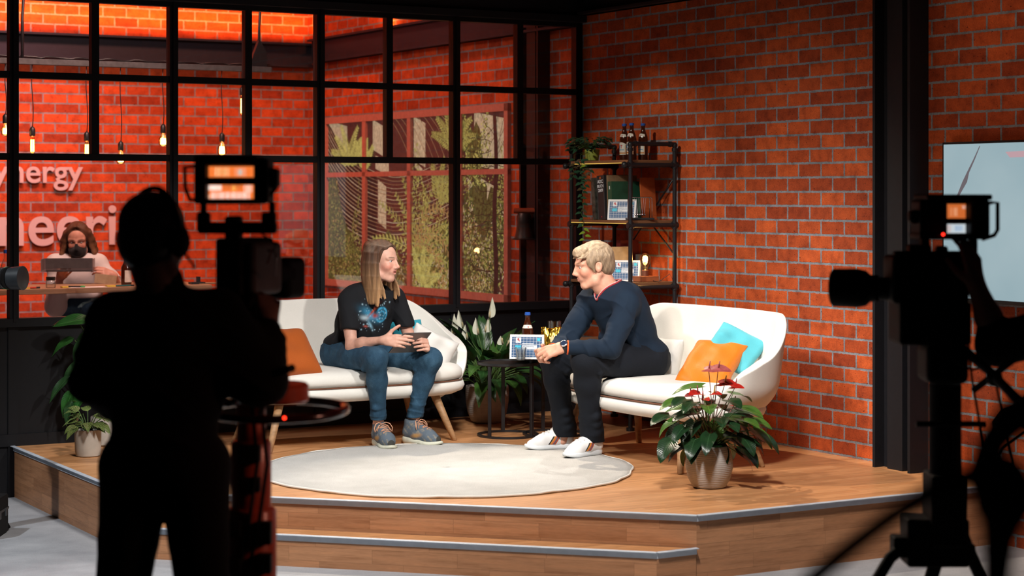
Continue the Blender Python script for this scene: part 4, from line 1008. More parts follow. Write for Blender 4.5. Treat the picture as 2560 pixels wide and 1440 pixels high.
    sw = sd.build('sweater', fabric('navy_knit', (0.0065, 0.0165, 0.034), 0.12, 800, 0.85, 0.2, 0.25, 7, 0.0), root, 0.0042, origin=O, wrinkle=folds([((0.9, 0.2, 0.5), 0.06, elL, 0.13), ((0.8, 0.1, -0.6), 0.06, elR, 0.13), ((0.7, 0.2, -0.7), 0.08, shL-V(0.05, 0, 0.08), 0.14), ((0.7, 0.3, 0.7), 0.08, shR-V(0, 0, 0.08), 0.13), ((0.4, 0.2, 0.9), 0.08, pel+V(-0.05, 0, 0.10), 0.16), ((0.9, 0.3, 0.5), 0.15, None, 0)], 0.009, 4))
    P, Q = sd.verts(0.0045)
    from mathutils.bvhtree import BVHTree
    tree = BVHTree.FromPolygons([Vector(p) for p in P], [list(map(int, q)) for q in Q if (q >= 0).all()])
    def on(p, lift=0.001):
        h = tree.find_nearest(Vector(p)); return np.array(h[0]) + np.array(h[1])*lift
    ring = []
    NR = 40
    for i in range(NR):
        a = 2*PI*i/NR; c = math.cos(a); s2 = math.sin(a)
        r_ = 0.086; x = r_*c; z = 0.020
        if c > 0: x = 0.040*c + 0.085*max(0, c)**3; z = 0.020-0.095*max(0, c)**2.2
        ring.append(on(nb + Rt @ V(x, r_*s2*(1-0.72*max(0, c)**1.5), z), 0.001))
    ring = [(ring[i-1]+2*ring[i]+ring[(i+1) % NR])/4 for i in range(NR)]
    for wdt, zz, mt, nm in ((0.0078, 0.0, TRIM_RED, 'neck_trim'),):
        mb = MB(); mb.tube([p-O for p in ring], wdt, 8, closed=True); nt = mb.build(nm, mt, sw, smooth=True)
        mb = MB(); mb.tube([p-O+(p-nb)/np.linalg.norm(p-nb)*0.003+up*0.0055 for p in ring], 0.0032, 6, closed=True); mb.build('pale_stripe', TRIM_PALE, sw, smooth=True)
    for e, w in ((elR, wrR), (elL, wrL)):
        d = nrm(w-e); Rc = frame(V(0, 0, 1)-d*d[2], d); c_ = e+(w-e)*0.90
        mb = MB(); mb.lathe([(0.0375, -0.012), (0.039, -0.006), (0.039, 0.0)], 24, c_-O, R=Matrix(Rc.tolist())); mb.build('cuff', fabric('navy_rib', (0.0065, 0.016, 0.033)), sw, smooth=True)
        mb = MB(); mb.lathe([(0.038, 0.0), (0.0398, 0.001), (0.0398, 0.0075), (0.037, 0.009)], 24, c_-O, R=Matrix(Rc.tolist())); mb.build('cuff_stripe', TRIM_ORANGE, sw, smooth=True)
    # watch and ring on the left hand
    d = nrm(wrL-elL); Rc = frame(Rl[:, 2], d); c_ = wrL - d*0.006
    wt = thing('wristwatch', tuple(c_), 'steel wristwatch with dark dial worn on the wrist beside the orange-edged cuff', 'watch'); wt.rotation_euler = Matrix(Rc.tolist()).to_euler()
    mb = MB(); mb.lathe([(0.0295, -0.010), (0.0325, -0.010), (0.0325, 0.010), (0.0295, 0.010)], 28); mb.build('strap', plain('black_strap', (0.012, 0.012, 0.013), 0.6), wt, smooth=True)
    Rw = Matrix(((0, 0, 1), (0, 1, 0), (-1, 0, 0)))
    mb = MB(); mb.lathe([(0.019, 0), (0.0215, 0.002), (0.0215, 0.008), (0.019, 0.010), (0.0168, 0.0105), (0.0165, 0.0085), (0.001, 0.0085)], 28, (0.030, 0, 0), R=Rw); mb.build('case', plain('watch_steel', (0.55, 0.55, 0.57), 0.22, 1.0), wt, smooth=True)
    mb = MB(); mb.lathe([(0.0165, 0.0100), (0.0, 0.0102)], 24, (0.0302, 0, 0), R=Rw); mb.build('dial', plain('watch_dial', (0.02, 0.03, 0.06), 0.15), wt)
    q = TL(0.092, -0.0105, 0)+(Rl @ V(math.cos(0.58), 0, -math.sin(0.58)))*0.022
    rg = MB(); rg.tube([(0.0118*math.cos(2*PI*i/20), 0.0118*math.sin(2*PI*i/20), 0) for i in range(20)], 0.0019, 8, closed=True)
    o = rg.build('finger_ring', plain('gold', (0.8, 0.6, 0.35), 0.2, 1.0), None, smooth=True); o.location = q; o.rotation_euler = Matrix(frame(Rl[:, 1], Rl @ V(math.cos(0.58), 0, -math.sin(0.58))).tolist()).to_euler()
    tag(o, 'thin gold ring on the clasped hands of the man in navy', 'ring')
    # short hair: cap plus swept clumps
    sd = Sdf(); r2 = np.random.RandomState(5); TH = lambda x, y, z: HC + RH @ (V(x, y, z)*hs)
    E = lambda c, r, k=0.01, sub=False: sd.el(TH(*c), np.array(r)*hs, RH, k, sub)
    E((-0.022, 0, 0.046), (0.098, 0.080, 0.086)); E((-0.055, 0, -0.005), (0.062, 0.073, 0.066), 0.02)
    E((0.048, 0, 0.088), (0.052, 0.058, 0.032), 0.02)
    for sg in (1, -1): E((0.0, sg*0.070, 0.03), (0.050, 0.012, 0.045), 0.015); sd.rc(TH(0.024, sg*0.070, 0.03), TH(0.014, sg*0.070, -0.026), 0.012*hs, 0.006*hs, 0.01)
    for i in range(80):                                       # fringe and top, swept to the side and forward
        y = r2.uniform(-0.07, 0.07); x = r2.uniform(-0.06, 0.05); z = 0.046+0.086*math.sqrt(max(0.03, 1-(y/0.08)**2-((x+0.022)/0.1)**2))
        dx = r2.uniform(0.03, 0.05); y2 = y*1.12+r2.uniform(-.01, .01); x2 = x+dx; z2 = 0.046+0.088*math.sqrt(max(0.02, 1-(y2/0.084)**2-((x2+0.022)/0.104)**2))
        sd.rc(TH(x, y, z-0.003), TH(x2, y2, z2-0.002), 0.0075, 0.0045, 0.005)
    for i in range(60):
        sg = 1 if i % 2 else -1; a = r2.uniform(0.0, 1.0); x = 0.045-0.13*a; z0 = r2.uniform(0.02, 0.09)
        yy = 0.080*math.sqrt(max(0.05, 1-((x+0.022)/0.1)**2-((z0-0.046)/0.088)**2)); z1 = z0-0.045
        yb = 0.081*math.sqrt(max(0.05, 1-((x-0.006+0.022)/0.1)**2-((max(z1, 0.0)-0.046)/0.088)**2))
        sd.rc(TH(x, sg*yy, z0), TH(x-0.008, sg*yb, z1), 0.0065, 0.0045, 0.005)
    for i in range(9): sd.rc(TH(0.040, -0.055+0.014*i, 0.112-abs(i-4)*0.004), TH(0.094-abs(i-4)*0.003, -0.045+0.011*i, 0.080-abs(i-4)*0.003), 0.013, 0.009, 0.007)
    E((0.088, 0, 0.010), (0.040, 0.072, 0.050), 0.012, True); E((-0.008, 0.083, -0.006), (0.020, 0.016, 0.030), 0.004, True); E((-0.008, -0.083, -0.006), (0.020, 0.016, 0.030), 0.004, True)
    E((0.045, 0, -0.055), (0.055, 0.09, 0.055), 0.006, True)
    def hcol(P):
        q = (P-HC) @ RH/hs; t_ = np.clip((q[:, 2]-0.02)/0.09, 0, 1)[:, None]; n = (np.sin(q[:, 0]*190+q[:, 2]*120)*0.5+0.5)[:, None]
        return (V(0.29, 0.205, 0.135)*(1-t_)+V(0.54, 0.41, 0.275)*t_)*(0.85+0.3*n)
    def hstr(P):
        q = (P-HC) @ RH/hs; w = np.clip((q[:, 2]-0.085)/0.03, 0, 1); ph = np.arctan2(q[:, 1], q[:, 0]+0.02)*0.45
        return np.stack([q[:, 1]*7*w+ph*(1-w)+0.15*q[:, 0]*w*4, q[:, 2]*0.5*(1-w), q[:, 0]*0.5*w], 1)
    strands(sd.build('hair', HAIR, root, 0.0034, hcol, origin=O), hstr, O)
    shoe(root, (0.350, 11.205, 0), (-0.97, -0.25), PZ+0.013, 'leather', -1, 0.285); shoe(root, (0.500, 10.955, 0), (-0.66, -0.60), PZ+0.013, 'leather', 1, 0.285)
    return root
TRIM_RED = fabric('red_rib', (0.30, 0.025, 0.03)); TRIM_PALE = fabric('pale_pink_rib', (0.55, 0.33, 0.33)); TRIM_ORANGE = fabric('orange_rib', (0.70, 0.10, 0.015))
make_man()
# ------------------------------------------------------------------ plants
def m_leaf(name, c1, c2, rough=0.32, veins=True, edge=None):
    t = NT(name); uv = t.n('ShaderNodeUVMap'); sp = t.n('ShaderNodeSeparateXYZ'); t.l(uv.outputs[0], sp.inputs[0])
    nz = t.noise(t.coord(), 14, 3); c = t.ramp(nz, [(0.3, c1), (0.7, c2)])
    if veins:
        d = t.math('ABSOLUTE', t.math('SUBTRACT', sp.outputs[0], 0.5)); mid = t.math('LESS_THAN', d, 0.022)
        c = t.mix(t.math('MULTIPLY', mid, 0.5), c, tuple(min(1, x*2.2+0.01) for x in c2))
        ww = t.n('ShaderNodeTexWave'); ww.inputs['Scale'].default_value = 1.0
        sk = t.math('ADD', t.math('MULTIPLY', sp.outputs[1], 11.0), t.math('MULTIPLY', d, -7.0)); sn = t.math('SINE', t.math('MULTIPLY', sk, 6.283))
        t.bump(sn, 0.12, 0.002)
        if edge is not None:
            k = t.math('GREATER_THAN', sn, 0.35); c = t.mix(t.math('MULTIPLY', k, 0.85), c, edge)
        t.t.nodes.remove(ww)
    t.base(c); t.set(Roughness=rough, Specular_IOR_Level=0.5); t.b.inputs['Transmission Weight'].default_value = 0.0
    return t.m
class Leaves(MB):
    def leaf(s, p, d, up, L, Wd, droop=0.5, fold=0.25, shape=1.0, heart=0.0, nu=6, nv=10, mi=0, twist=0.0):
        """p base, d direction, droop bends it down along its length"""
        p = Vector(p); d = Vector(d).normalized(); up = Vector(up); up = (up-d*up.dot(d)); up = up.normalized() if up.length > 1e-4 else Vector((1, 0, 0))
        side = d.cross(up); pts = []; cur = p.copy(); dd = d.copy(); uu = up.copy()
        n0 = len(s.v)
        for j in range(nv+1):
            t = j/nv
            w = Wd*0.5*(math.sin(PI*min(1, t**(0.62*shape)))**0.9) if heart == 0 else Wd*0.5*max(0, 1-t**1.7)**0.75*(0.55+0.45*min(1, t*6))
            if j == nv: w = 0.0004
            for i in range(nu+1):
                q = i/nu*2-1
                back = -heart*abs(q)*0.16*L*max(0, 1-t*5) if heart else 0
                s.v.append(tuple(cur + side*(q*w) + uu*(abs(q)*w*fold) + dd*back + uu*(0.03*L*math.sin(t*9+q*3)*0.35))); s.uv.append((i/nu, t))
            ang = droop/nv*(0.4+1.2*t); R = Matrix.Rotation(ang, 3, side) if True else None
            dd = (Matrix.Rotation(-ang, 3, side) @ dd).normalized(); uu = (Matrix.Rotation(-ang, 3, side) @ uu).normalized()
            if twist: tw = Matrix.Rotation(twist/nv, 3, dd); side = tw @ side; uu = tw @ uu
            cur = cur + dd*(L/nv)
        w_ = nu+1
        for j in range(nv):
            for i in range(nu):
                s.f.append((n0+j*w_+i, n0+j*w_+i+1, n0+(j+1)*w_+i+1, n0+(j+1)*w_+i)); s.m.append(mi)
        return cur
    def done(s, name, mats, parent):
        me = bpy.data.meshes.new(name); me.from_pydata(s.v, [], s.f)
        for m in (mats if isinstance(mats, (list, tuple)) else [mats]): me.materials.append(m)
        me.polygons.foreach_set('material_index', s.m); uvl = me.uv_layers.new(name='UVMap')
        vi = np.zeros(len(me.loops), int); me.loops.foreach_get('vertex_index', vi); uvl.data.foreach_set('uv', np.array(s.uv)[vi].ravel())
        me.shade_smooth(); o = bpy.data.objects.new(name, me); COL.objects.link(o); o.parent = parent; return o
def m_ribbed(name, col, ring=160, amp=0.35):
    t = NT(name); tc = t.coord(); sp = t.n('ShaderNodeSeparateXYZ'); t.l(tc, sp.inputs[0]); nz = t.noise(tc, 25, 4)
    sn = t.math('SINE', t.math('MULTIPLY', sp.outputs[2], ring*6.283/2))
    t.base(t.ramp(nz, [(0.3, tuple(c*0.85 for c in col)), (0.7, tuple(c*1.1 for c in col))])); t.set(Roughness=0.7); t.bump(sn, amp, 0.004); return t.m
SOIL = plain('potting_soil', (0.02, 0.014, 0.01), 0.95, var=0.4, scale=80, bump=0.6)
STEM = plain('green_stem', (0.06, 0.12, 0.025), 0.5); STEM_R = plain('red_stem', (0.16, 0.05, 0.04), 0.5)
def pot(root, prof, mat, soil_z, soil_r):
    mb = MB(); r1, z1 = prof[-1]; full = prof + [(r1-0.008, z1+0.001), (r1-0.012, z1-0.012), (soil_r, soil_z)]
    mb.lathe(full, 48); mb.build('pot', mat, root, smooth=True, angle=40)
    mb = MB(); mb.lathe([(soil_r+0.003, soil_z), (soil_r*0.6, soil_z+0.008), (0.001, soil_z+0.012)], 32); mb.build('soil', SOIL, root, smooth=True)

# peace lily between the sofas
def peace_lily():
    loc = ground(1218, 1056); r = np.random.RandomState(11)
    root = thing('potted_peace_lily', loc, 'white-flowered peace lily in a grey ribbed pot standing between the two sofas', 'potted plant')
    pot(root, [(0.085, 0), (0.105, 0.012), (0.128, 0.07), (0.139, 0.14), (0.141, 0.20), (0.139, 0.235), (0.136, 0.24)], m_ribbed('grey_ribbed_clay', (0.40, 0.35, 0.31), 150, 0.2), 0.21, 0.125)
    lv = Leaves(); st = MB()
    for i in range(62):
        a = r.uniform(0, 2*PI); tall = r.rand()**1.3; b = Vector((0.06*r.rand()*math.cos(a), 0.06*r.rand()*math.sin(a), 0.22))
        h = 0.06+0.20*tall; wallward = max(0, -0.5*math.cos(a)+0.866*math.sin(a)); out = (0.18*(1-0.55*tall)+0.05*r.rand())*(1-0.75*wallward)
        tip = b + Vector((math.cos(a)*out, math.sin(a)*out, h)); mid = b.lerp(tip, 0.5)+Vector((0, 0, 0.03)); st.tube([b, mid, tip], [0.0032, 0.003, 0.0022], 5)
        d = (tip-mid).normalized() + Vector((math.cos(a)*0.5, math.sin(a)*0.5, -0.1 if tall < 0.45 else 0.5))*(1-0.5*wallward)+Vector((0, 0, 0.6*wallward))
        lv.leaf(tip, d, (0, 0, 1) if tall < 0.8 else (-math.cos(a), -math.sin(a), 0.3), 0.20+0.09*r.rand(), 0.072+0.03*r.rand(), 1.5-1.1*tall, 0.22, 0.95, mi=int(r.rand() > 0.72), twist=r.uniform(-.5, .5))
    st.build('stems', STEM, root, smooth=True) if False else st.build('stem', STEM, root, smooth=True)
    lv.done('foliage', [m_leaf('lily_leaf', (0.014, 0.050, 0.014), (0.030, 0.092, 0.022)), m_leaf('lily_leaf_young', (0.035, 0.10, 0.018), (0.07, 0.16, 0.03))], root)
    SP = plain('white_spathe', (0.62, 0.62, 0.50), 0.5, var=0.08); SPX = plain('cream_spadix', (0.55, 0.45, 0.25), 0.7, var=0.2, scale=300)
    L0 = Vector(loc)
    for px, py, tilt, L in ((1131, 838, 0.05, 0.14), (1158, 822, -0.22, 0.125), (1168, 850, -0.10, 0.10), (1196, 838, -0.12, 0.115), (1224, 796, 0.10, 0.14), (1213, 832, 0.18, 0.10), (1268, 868, 0.28, 0.08), (1257, 862, -0.2, 0.06)):
        b = at(px, py, loc.y+r.uniform(-.12, .05)) - L0; base = Vector((r.uniform(-.05, .05), r.uniform(-.05, .05), 0.22))
        f = MB(); f.tube([base, base.lerp(b, 0.5)+Vector((0, 0, 0.05)), b], [0.0032, 0.003, 0.0025], 6); f.build('flower_stalk', STEM, root, smooth=True)
        l = Leaves(); l.leaf(b, (tilt, 0.05, 1), (-0.5, -0.8, 0.0) if tilt < 0 else (0.5, -0.8, 0), L, 0.052, -0.15, 0.9, 0.85); fo = l.done('flower', SP, root)
        sx = MB(); sx.tube([b+Vector((0, -0.004, 0.006)), b+Vector((tilt*0.03, -0.014, 0.045))], [0.006, 0.005], 8); sx.build('spadix', SPX, fo, smooth=True)
peace_lily()
def anthurium():
    loc = ground(1773, 1218); r = np.random.RandomState(21); L0 = Vector(loc)
    root = thing('potted_anthurium', loc, 'red-flowered anthurium in a round grey ribbed pot at the front of the stage', 'potted plant')
    pot(root, [(0.068, 0), (0.085, 0.006), (0.108, 0.05), (0.119, 0.10), (0.119, 0.13), (0.110, 0.175), (0.096, 0.205), (0.093, 0.21)], m_ribbed('pale_ribbed_clay', (0.42, 0.39, 0.365), 210, 0.2), 0.19, 0.082)
    lv = Leaves(); st = MB()
    spots = [(1755, 965, 1), (1735, 1005, 0), (1785, 1010, 0), (1820, 1000, 0), (1850, 1020, 1), (1715, 1035, 0), (1705, 1000, 1), (1690, 1050, 1), (1760, 1045, 0), (1800, 1045, 0), (1840, 1055, 0), (1870, 1050, 1), (1725, 1075, 0), (1745, 1100, 0), (1690, 1090, 0), (1860, 1085, 0), (1835, 1095, 0), (1775, 1085, 0), (1810, 1085, 0), (1885, 1075, 1), (1770, 1020, 0), (1752, 1060, 0), (1822, 1030, 0), (1700, 1065, 0), (1855, 1120, 0), (1720, 1110, 0), (1790, 985, 1), (1832, 985, 1), (1765, 1000, 0), (1805, 1065, 0), (1742, 1030, 0), (1845, 1040, 0), (1785, 1105, 0), (1872, 1100, 0)]
    spots += [(px+r.uniform(-22, 22), py+r.uniform(-18, 18), int(r.rand() > 0.8)) for px, py, k in spots if py > 1000]
    for i, (px, py, k) in enumerate(spots):
        p = at(px, py, loc.y+r.uniform(-.17, .15)) - L0; a = math.atan2(p.y, p.x); b = Vector((r.uniform(-.03, .03), r.uniform(-.03, .03), 0.195))
        st.tube([b, b.lerp(p, 0.55)+Vector((0, 0, 0.03)), p], [0.0028, 0.0025, 0.002], 5)
        outv = Vector((p.x, p.y, 0)); outv = outv.normalized() if outv.length > 0.03 else Vector((r.uniform(-1, 1), -0.6, 0)).normalized()
        low = p.z < 0.34
        d = outv*1.0 + Vector((r.uniform(-.35, .35), -0.35, -0.55 if low else -0.05)); L = 0.115+0.05*r.rand()
        lv.leaf(p, d, (0, -0.25, 1), L, 0.085+0.025*r.rand(), 0.9 if low else 0.6, 0.18, 1.0, heart=1.0, mi=k)
    st.build('stem', STEM, root, smooth=True)
    lv.done('foliage', [m_leaf('anthurium_leaf', (0.008, 0.030, 0.012), (0.015, 0.048, 0.015), 0.30), m_leaf('anthurium_leaf_young', (0.035, 0.10, 0.015), (0.07, 0.15, 0.02), 0.35)], root)
    RED = plain('red_spathe', (0.42, 0.018, 0.012), 0.22, var=0.25, scale=40); PINK = plain('dusky_red_spathe', (0.30, 0.06, 0.06), 0.35, var=0.3, scale=60); YEL = plain('yellow_spadix', (0.70, 0.42, 0.05), 0.6)
    for px, py, m, L, dx, yel in ((1772, 925, PINK, 0.085, 0.8, 0), (1795, 925, PINK, 0.105, 1.0, 0), (1745, 985, RED, 0.09, -0.5, 0), (1756, 1000, RED, 0.08, 0.2, 0), (1785, 985, RED, 0.06, 0.6, 1), (1812, 960, RED, 0.10, 0.9, 1), (1838, 968, RED, 0.07, 0.9, 0), (1836, 1012, RED, 0.06, 0.6, 0), (1728, 990, PINK, 0.06, -0.6, 0)):
        p = at(px, py, loc.y+r.uniform(-.10, .04)) - L0; b = Vector((r.uniform(-.03, .03), r.uniform(-.03, .03), 0.195))
        f = MB(); f.tube([b, b.lerp(p, 0.6)+Vector((0, 0, 0.02)), p], [0.0024, 0.0022, 0.002], 6); f.build('flower_stalk', STEM_R, root, smooth=True)
        l = Leaves(); l.leaf(p+Vector((-dx*L*0.3, 0, 0)), (dx, -0.5, 0.10), (0, -0.5, 1), L, L*0.85, 0.35, 0.25, 1.0, heart=1.0); fo = l.done('flower', m, root)
        sx = MB(); sx.tube([p, p+Vector((dx*0.008, -0.006, 0.045))], [0.0042, 0.003], 8); sx.build('spadix', YEL if yel else PINK, fo, smooth=True)
anthurium()
def corner_plants():
    r = np.random.RandomState(31)
    loc = ground(266, 1112); L0 = Vector(loc)
    root = thing('potted_leafy_plant', loc, 'tall broad-leaved green plant in a pale pot in the back corner of the stage', 'potted plant')
    pot(root, [(0.075, 0), (0.088, 0.008), (0.092, 0.09), (0.092, 0.165), (0.090, 0.17)], plain('pale_concrete', (0.34, 0.31, 0.27), 0.8, scale=18), 0.15, 0.082)
    lv = Leaves(); st = MB()
    for px, py, tx, tz, L, w, k in ((185, 798, -1.0, -0.06, 0.16, 0.06, 1), (215, 800, -0.9, 0.0, 0.22, 0.11, 0), (240, 815, 0.7, -0.5, 0.20, 0.09, 0), (215, 830, -0.3, -0.6, 0.17, 0.10, 1), (175, 845, -0.85, -0.5, 0.17, 0.09, 0), (205, 850, -0.5, -0.8, 0.16, 0.10, 1), (210, 875, -0.6, -0.5, 0.14, 0.08, 1), (165, 940, -0.75, -0.75, 0.20, 0.07, 1), (185, 925, -0.1, -1, 0.16, 0.07, 0), (175, 975, -0.5, -1, 0.18, 0.09, 0), (170, 1000, -0.3, -1, 0.16, 0.06, 1), (260, 780, 0.8, 0.3, 0.22, 0.10, 0), (290, 830, 0.9, -0.2, 0.22, 0.10, 0), (280, 900, 0.8, -0.5, 0.2, 0.09, 0), (240, 960, 0.2, -0.8, 0.18, 0.09, 1), (195, 900, -0.7, -0.7, 0.2, 0.08, 1), (215, 965, -0.6, -0.8, 0.2, 0.10, 0)):
        p = at(px+10, py, loc.y+r.uniform(-.16, .12)) - L0; b = Vector((r.uniform(-.03, .03), r.uniform(-.03, .03), 0.155))
        st.tube([b, Vector((p.x*0.25, p.y*0.3, p.z*0.6+0.08)), p*0.98], [0.0045, 0.0038, 0.0026], 6)
        lv.leaf(p, (tx, -0.25, tz), (0.05*tx, -0.5, 0.9), L, w, 0.5, 0.25, 0.95, mi=k, twist=r.uniform(-.3, .3))
    st.build('stem', STEM, root, smooth=True)
    lv.done('foliage', [m_leaf('broad_leaf', (0.018, 0.085, 0.016), (0.035, 0.14, 0.026), 0.28), m_leaf('broad_leaf_dark', (0.014, 0.045, 0.014), (0.028, 0.075, 0.022), 0.3)], root)
    loc = ground(220, 1140); L0 = Vector(loc)
    root = thing('potted_striped_plant', loc, 'low striped-leaf plant in a small concrete pot near the stage edge', 'potted plant')
    pot(root, [(0.058, 0), (0.068, 0.005), (0.073, 0.04), (0.0745, 0.12), (0.0745, 0.15)], plain('light_concrete', (0.42, 0.38, 0.33), 0.85, scale=14, bump=0.2), 0.132, 0.064)
    lv = Leaves(); st = MB()
    for i in range(24):
        a = r.uniform(0, 2*PI); p = Vector((0.10*math.cos(a)*r.uniform(.4, 1), 0.09*math.sin(a)*r.uniform(.4, 1), 0.165+0.09*r.rand())); b = Vector((p.x*0.2, p.y*0.2, 0.138))
        st.tube([b, b.lerp(p, 0.5)+Vector((0, 0, 0.015)), p], 0.002, 5)
        lv.leaf(p, (math.cos(a), math.sin(a)-0.3, r.uniform(-.5, .4)), (0, -0.4, 1), 0.085+0.03*r.rand(), 0.055, 0.8, 0.2, 0.85)
    st.build('stem', STEM, root, smooth=True)
    lv.done('foliage', m_leaf('striped_leaf', (0.010, 0.030, 0.012), (0.016, 0.045, 0.016), 0.25, True, (0.30, 0.36, 0.10)), root)
corner_plants()
# ------------------------------------------------------------------ nested round tables and what stands on them
BLK = plain('black_metal', (0.012, 0.012, 0.014), 0.42)
def round_table(label, loc, r_top, h, r_base, legs, tray=0.0):
    root = thing('side_table', loc, label, 'side table', 'black round side tables')
    mb = MB(); mb.lathe([(0.001, h-0.010), (r_top-0.004, h-0.010), (r_top, h-0.006), (r_top, h+tray), (r_top-0.003, h+tray+0.001), (r_top-0.006, h+tray), (r_top-0.007, h), (0.001, h)], 64); mb.build('tabletop', BLK, root, smooth=True, angle=35)
    mb = MB(); n = 64; w = 0.009
    for k in range(n): pass
    prof = [(r_base-w, 0.001), (r_base+w, 0.001), (r_base+w, 0.013), (r_base-w, 0.013)]
    vs = [(p[0]*math.cos(2*PI*k/n), p[0]*math.sin(2*PI*k/n), p[1]) for k in range(n) for p in prof]
    mb.add(vs, [(k*4+i, k*4+(i+1) % 4, ((k+1) % n)*4+(i+1) % 4, ((k+1) % n)*4+i) for k in range(n) for i in range(4)]); mb.build('base_ring', BLK, root, smooth=True, angle=35)
    for a in legs:
        x, y = r_base*math.cos(a), r_base*math.sin(a); R = Matrix.Rotation(a, 3, 'Z'); mb = MB(); mb.box((x, y, h/2), (0.005, 0.011, h/2-0.006), R); mb.build('leg', BLK, root, bevel=0.0015)
    return root
T1 = ground(1270, 1089); T2 = ground(1384, 1086)
round_table('low black round side table between the sofas, tucked under a higher one', T1, 0.190, 0.445, 0.180, [math.radians(a) for a in (-128, -35, 100)], 0.008)
round_table('taller black round side table carrying the gold snack bag and printed card', T2, 0.262, 0.495, 0.182, [math.radians(a) for a in (-140, -20, 110)], 0.006)
TT = PZ+0.4955
def text_mesh(txt, size, extrude=0.0005, align='LEFT', bold=0.0):
    cu = bpy.data.curves.new('txt', 'FONT'); cu.body = txt; cu.size = size; cu.extrude = extrude; cu.align_x = align; cu.offset = bold; cu.resolution_u = 8
    ob = bpy.data.objects.new('txt', cu); COL.objects.link(ob); dg = bpy.context.evaluated_depsgraph_get(); dg.update()
    me = bpy.data.meshes.new_from_object(ob.evaluated_get(dg)); bpy.data.objects.remove(ob); bpy.data.curves.remove(cu); return me
def add_text(txt, size, mat, parent, loc, rot, name='lettering', extrude=0.0005, align='LEFT', bold=0.0):
    me = text_mesh(txt, size, extrude, align, bold); me.name = name; o = mesh_obj(name, me, parent, [mat]); o.location = loc; o.rotation_euler = rot; return o
PAPER = plain('white_card', (0.78, 0.78, 0.78), 0.6, var=0.02); PBLUE = plain('print_blue', (0.014, 0.085, 0.22), 0.5, var=0.05); PCYAN = plain('print_cyan', (0.02, 0.50, 0.70), 0.5); PDARK = plain('print_dark', (0.03, 0.04, 0.07), 0.6); PRED = plain('print_red', (0.5, 0.05, 0.05), 0.5); PLIGHT = plain('print_white', (0.72, 0.76, 0.80), 0.5)
def display_card(label, base, face, w, h, lean=0.22, pocket=False):
    """upright tent card facing 'face' (xy), base at its lower front middle"""
    root = thing('display_card', base, label, 'card', 'blue printed cards'); n = Vector((face[0], face[1], 0)).normalized(); ang = math.atan2(n.y, n.x)+PI/2
    root.rotation_euler = (0, 0, ang)                        # local -y faces the viewer
    R = Matrix.Rotation(-lean, 3, 'X'); Rb = Matrix.Rotation(lean*1.3, 3, 'X')
    P = lambda x, z, d=0.0: Vector((0, 0, 0)) + R @ Vector((x, -d, z))
    mb = MB(); c = P(0, h/2); mb.box(c, (w/2, 0.0012, h/2), R); mb.build('card_face', PAPER, root)
    top = P(0, h); mb = MB(); c = top + Rb @ Vector((0, 0, -h/2*1.0)) ; mb.box(c+Vector((0, 0.003, 0)), (w/2, 0.001, h/2*0.97), Rb); mb.build('back_flap', PAPER, root)
    def patch(x0, x1, z0, z1, m, d): mb = MB(); c = P((x0+x1)/2*w, (z0+z1)/2*h, d); mb.box(c, (abs(x1-x0)/2*w, 0.0003, abs(z1-z0)/2*h), R); return mb
    patch(-0.44, 0.44, 0.08, 0.90, None, 0.0016).build('print_panel', PBLUE, root)
    mb = MB()
    for k in range(9): c = P((-0.38+0.095*k)*w, 0.49*h, 0.0021); mb.box(c, (0.0006, 0.0002, 0.41*h), R)
    for k in range(7): c = P(0, (0.14+0.115*k)*h, 0.0021); mb.box(c, (0.44*w, 0.0002, 0.0006), R)
    mb.build('grid_lines', PLIGHT, root)
    patch(-0.33, -0.17, 0.66, 0.88, None, 0.0026).build('picture_box', PLIGHT, root); mb = MB(); mb.ball(P(-0.25*w, 0.80*h, 0.003), (0.006, 0.0004, 0.008), 10, R=R); mb.ball(P(-0.22*w, 0.74*h, 0.003), (0.004, 0.0004, 0.003), 10, R=R); mb.build('red_mark', PRED, root)
    patch(-0.34, -0.17, 0.42, 0.56, None, 0.0026).build('cyan_box', PCYAN, root); patch(0.30, 0.39, 0.74, 0.86, None, 0.0026).build('cyan_box', PCYAN, root)
    patch(-0.14, 0.20, 0.60, 0.645, None, 0.0026).build('caption_bar', PLIGHT, root); patch(-0.14, 0.30, 0.40, 0.57, None, 0.0026).build('caption_bar', PLIGHT, root)
    add_text('EBM Engineering', 0.066*h, PBLUE, root, P(-0.12*w, 0.50*h, 0.0031), (PI/2-lean, 0, 0), 'caption', 0.0001); add_text('Synergy', 0.060*h, PBLUE, root, P(-0.12*w, 0.425*h, 0.0031), (PI/2-lean, 0, 0), 'caption', 0.0001)
    return root
P0 = at(1316, 897, 11.56); display_card('blue printed card standing on the taller round table in front of the clasped hands', (P0.x, P0.y, TT), (-0.15, -1), 0.205, 0.148)
NL = thing('folded_napkin', (0, 0, 0), 'small white folded paper at the foot of the printed card', 'paper') if False else None
# bottles
BROWN = NT('brown_glass'); BROWN.base((0.055, 0.012, 0.004)); BROWN.set(Roughness=0.08, Specular_IOR_Level=0.6, Transmission_Weight=0.15); BROWN = BROWN.m
CAPB = plain('blue_cap', (0.02, 0.10, 0.45), 0.35); LABW = plain('bottle_label_white', (0.72, 0.70, 0.62), 0.6); LABO = plain('bottle_label_orange', (0.60, 0.22, 0.03), 0.6); LABB = plain('bottle_label_blue', (0.05, 0.28, 0.52), 0.6); LABR = plain('bottle_label_red', (0.5, 0.03, 0.04), 0.6)
def curved(mb, r, a0, a1, z0, z1, mi=0, n=10, rise=0.0):
    vs = []
    for j in range(2):
        for i in range(n+1):
            a = a0+(a1-a0)*i/n; vs.append((r*math.cos(a), r*math.sin(a), z0 if j == 0 else z1 + rise*math.sin(PI*i/n)))
    return mb.add(vs, [(i, i+1, n+1+i+1, n+1+i) for i in range(n)], mi)
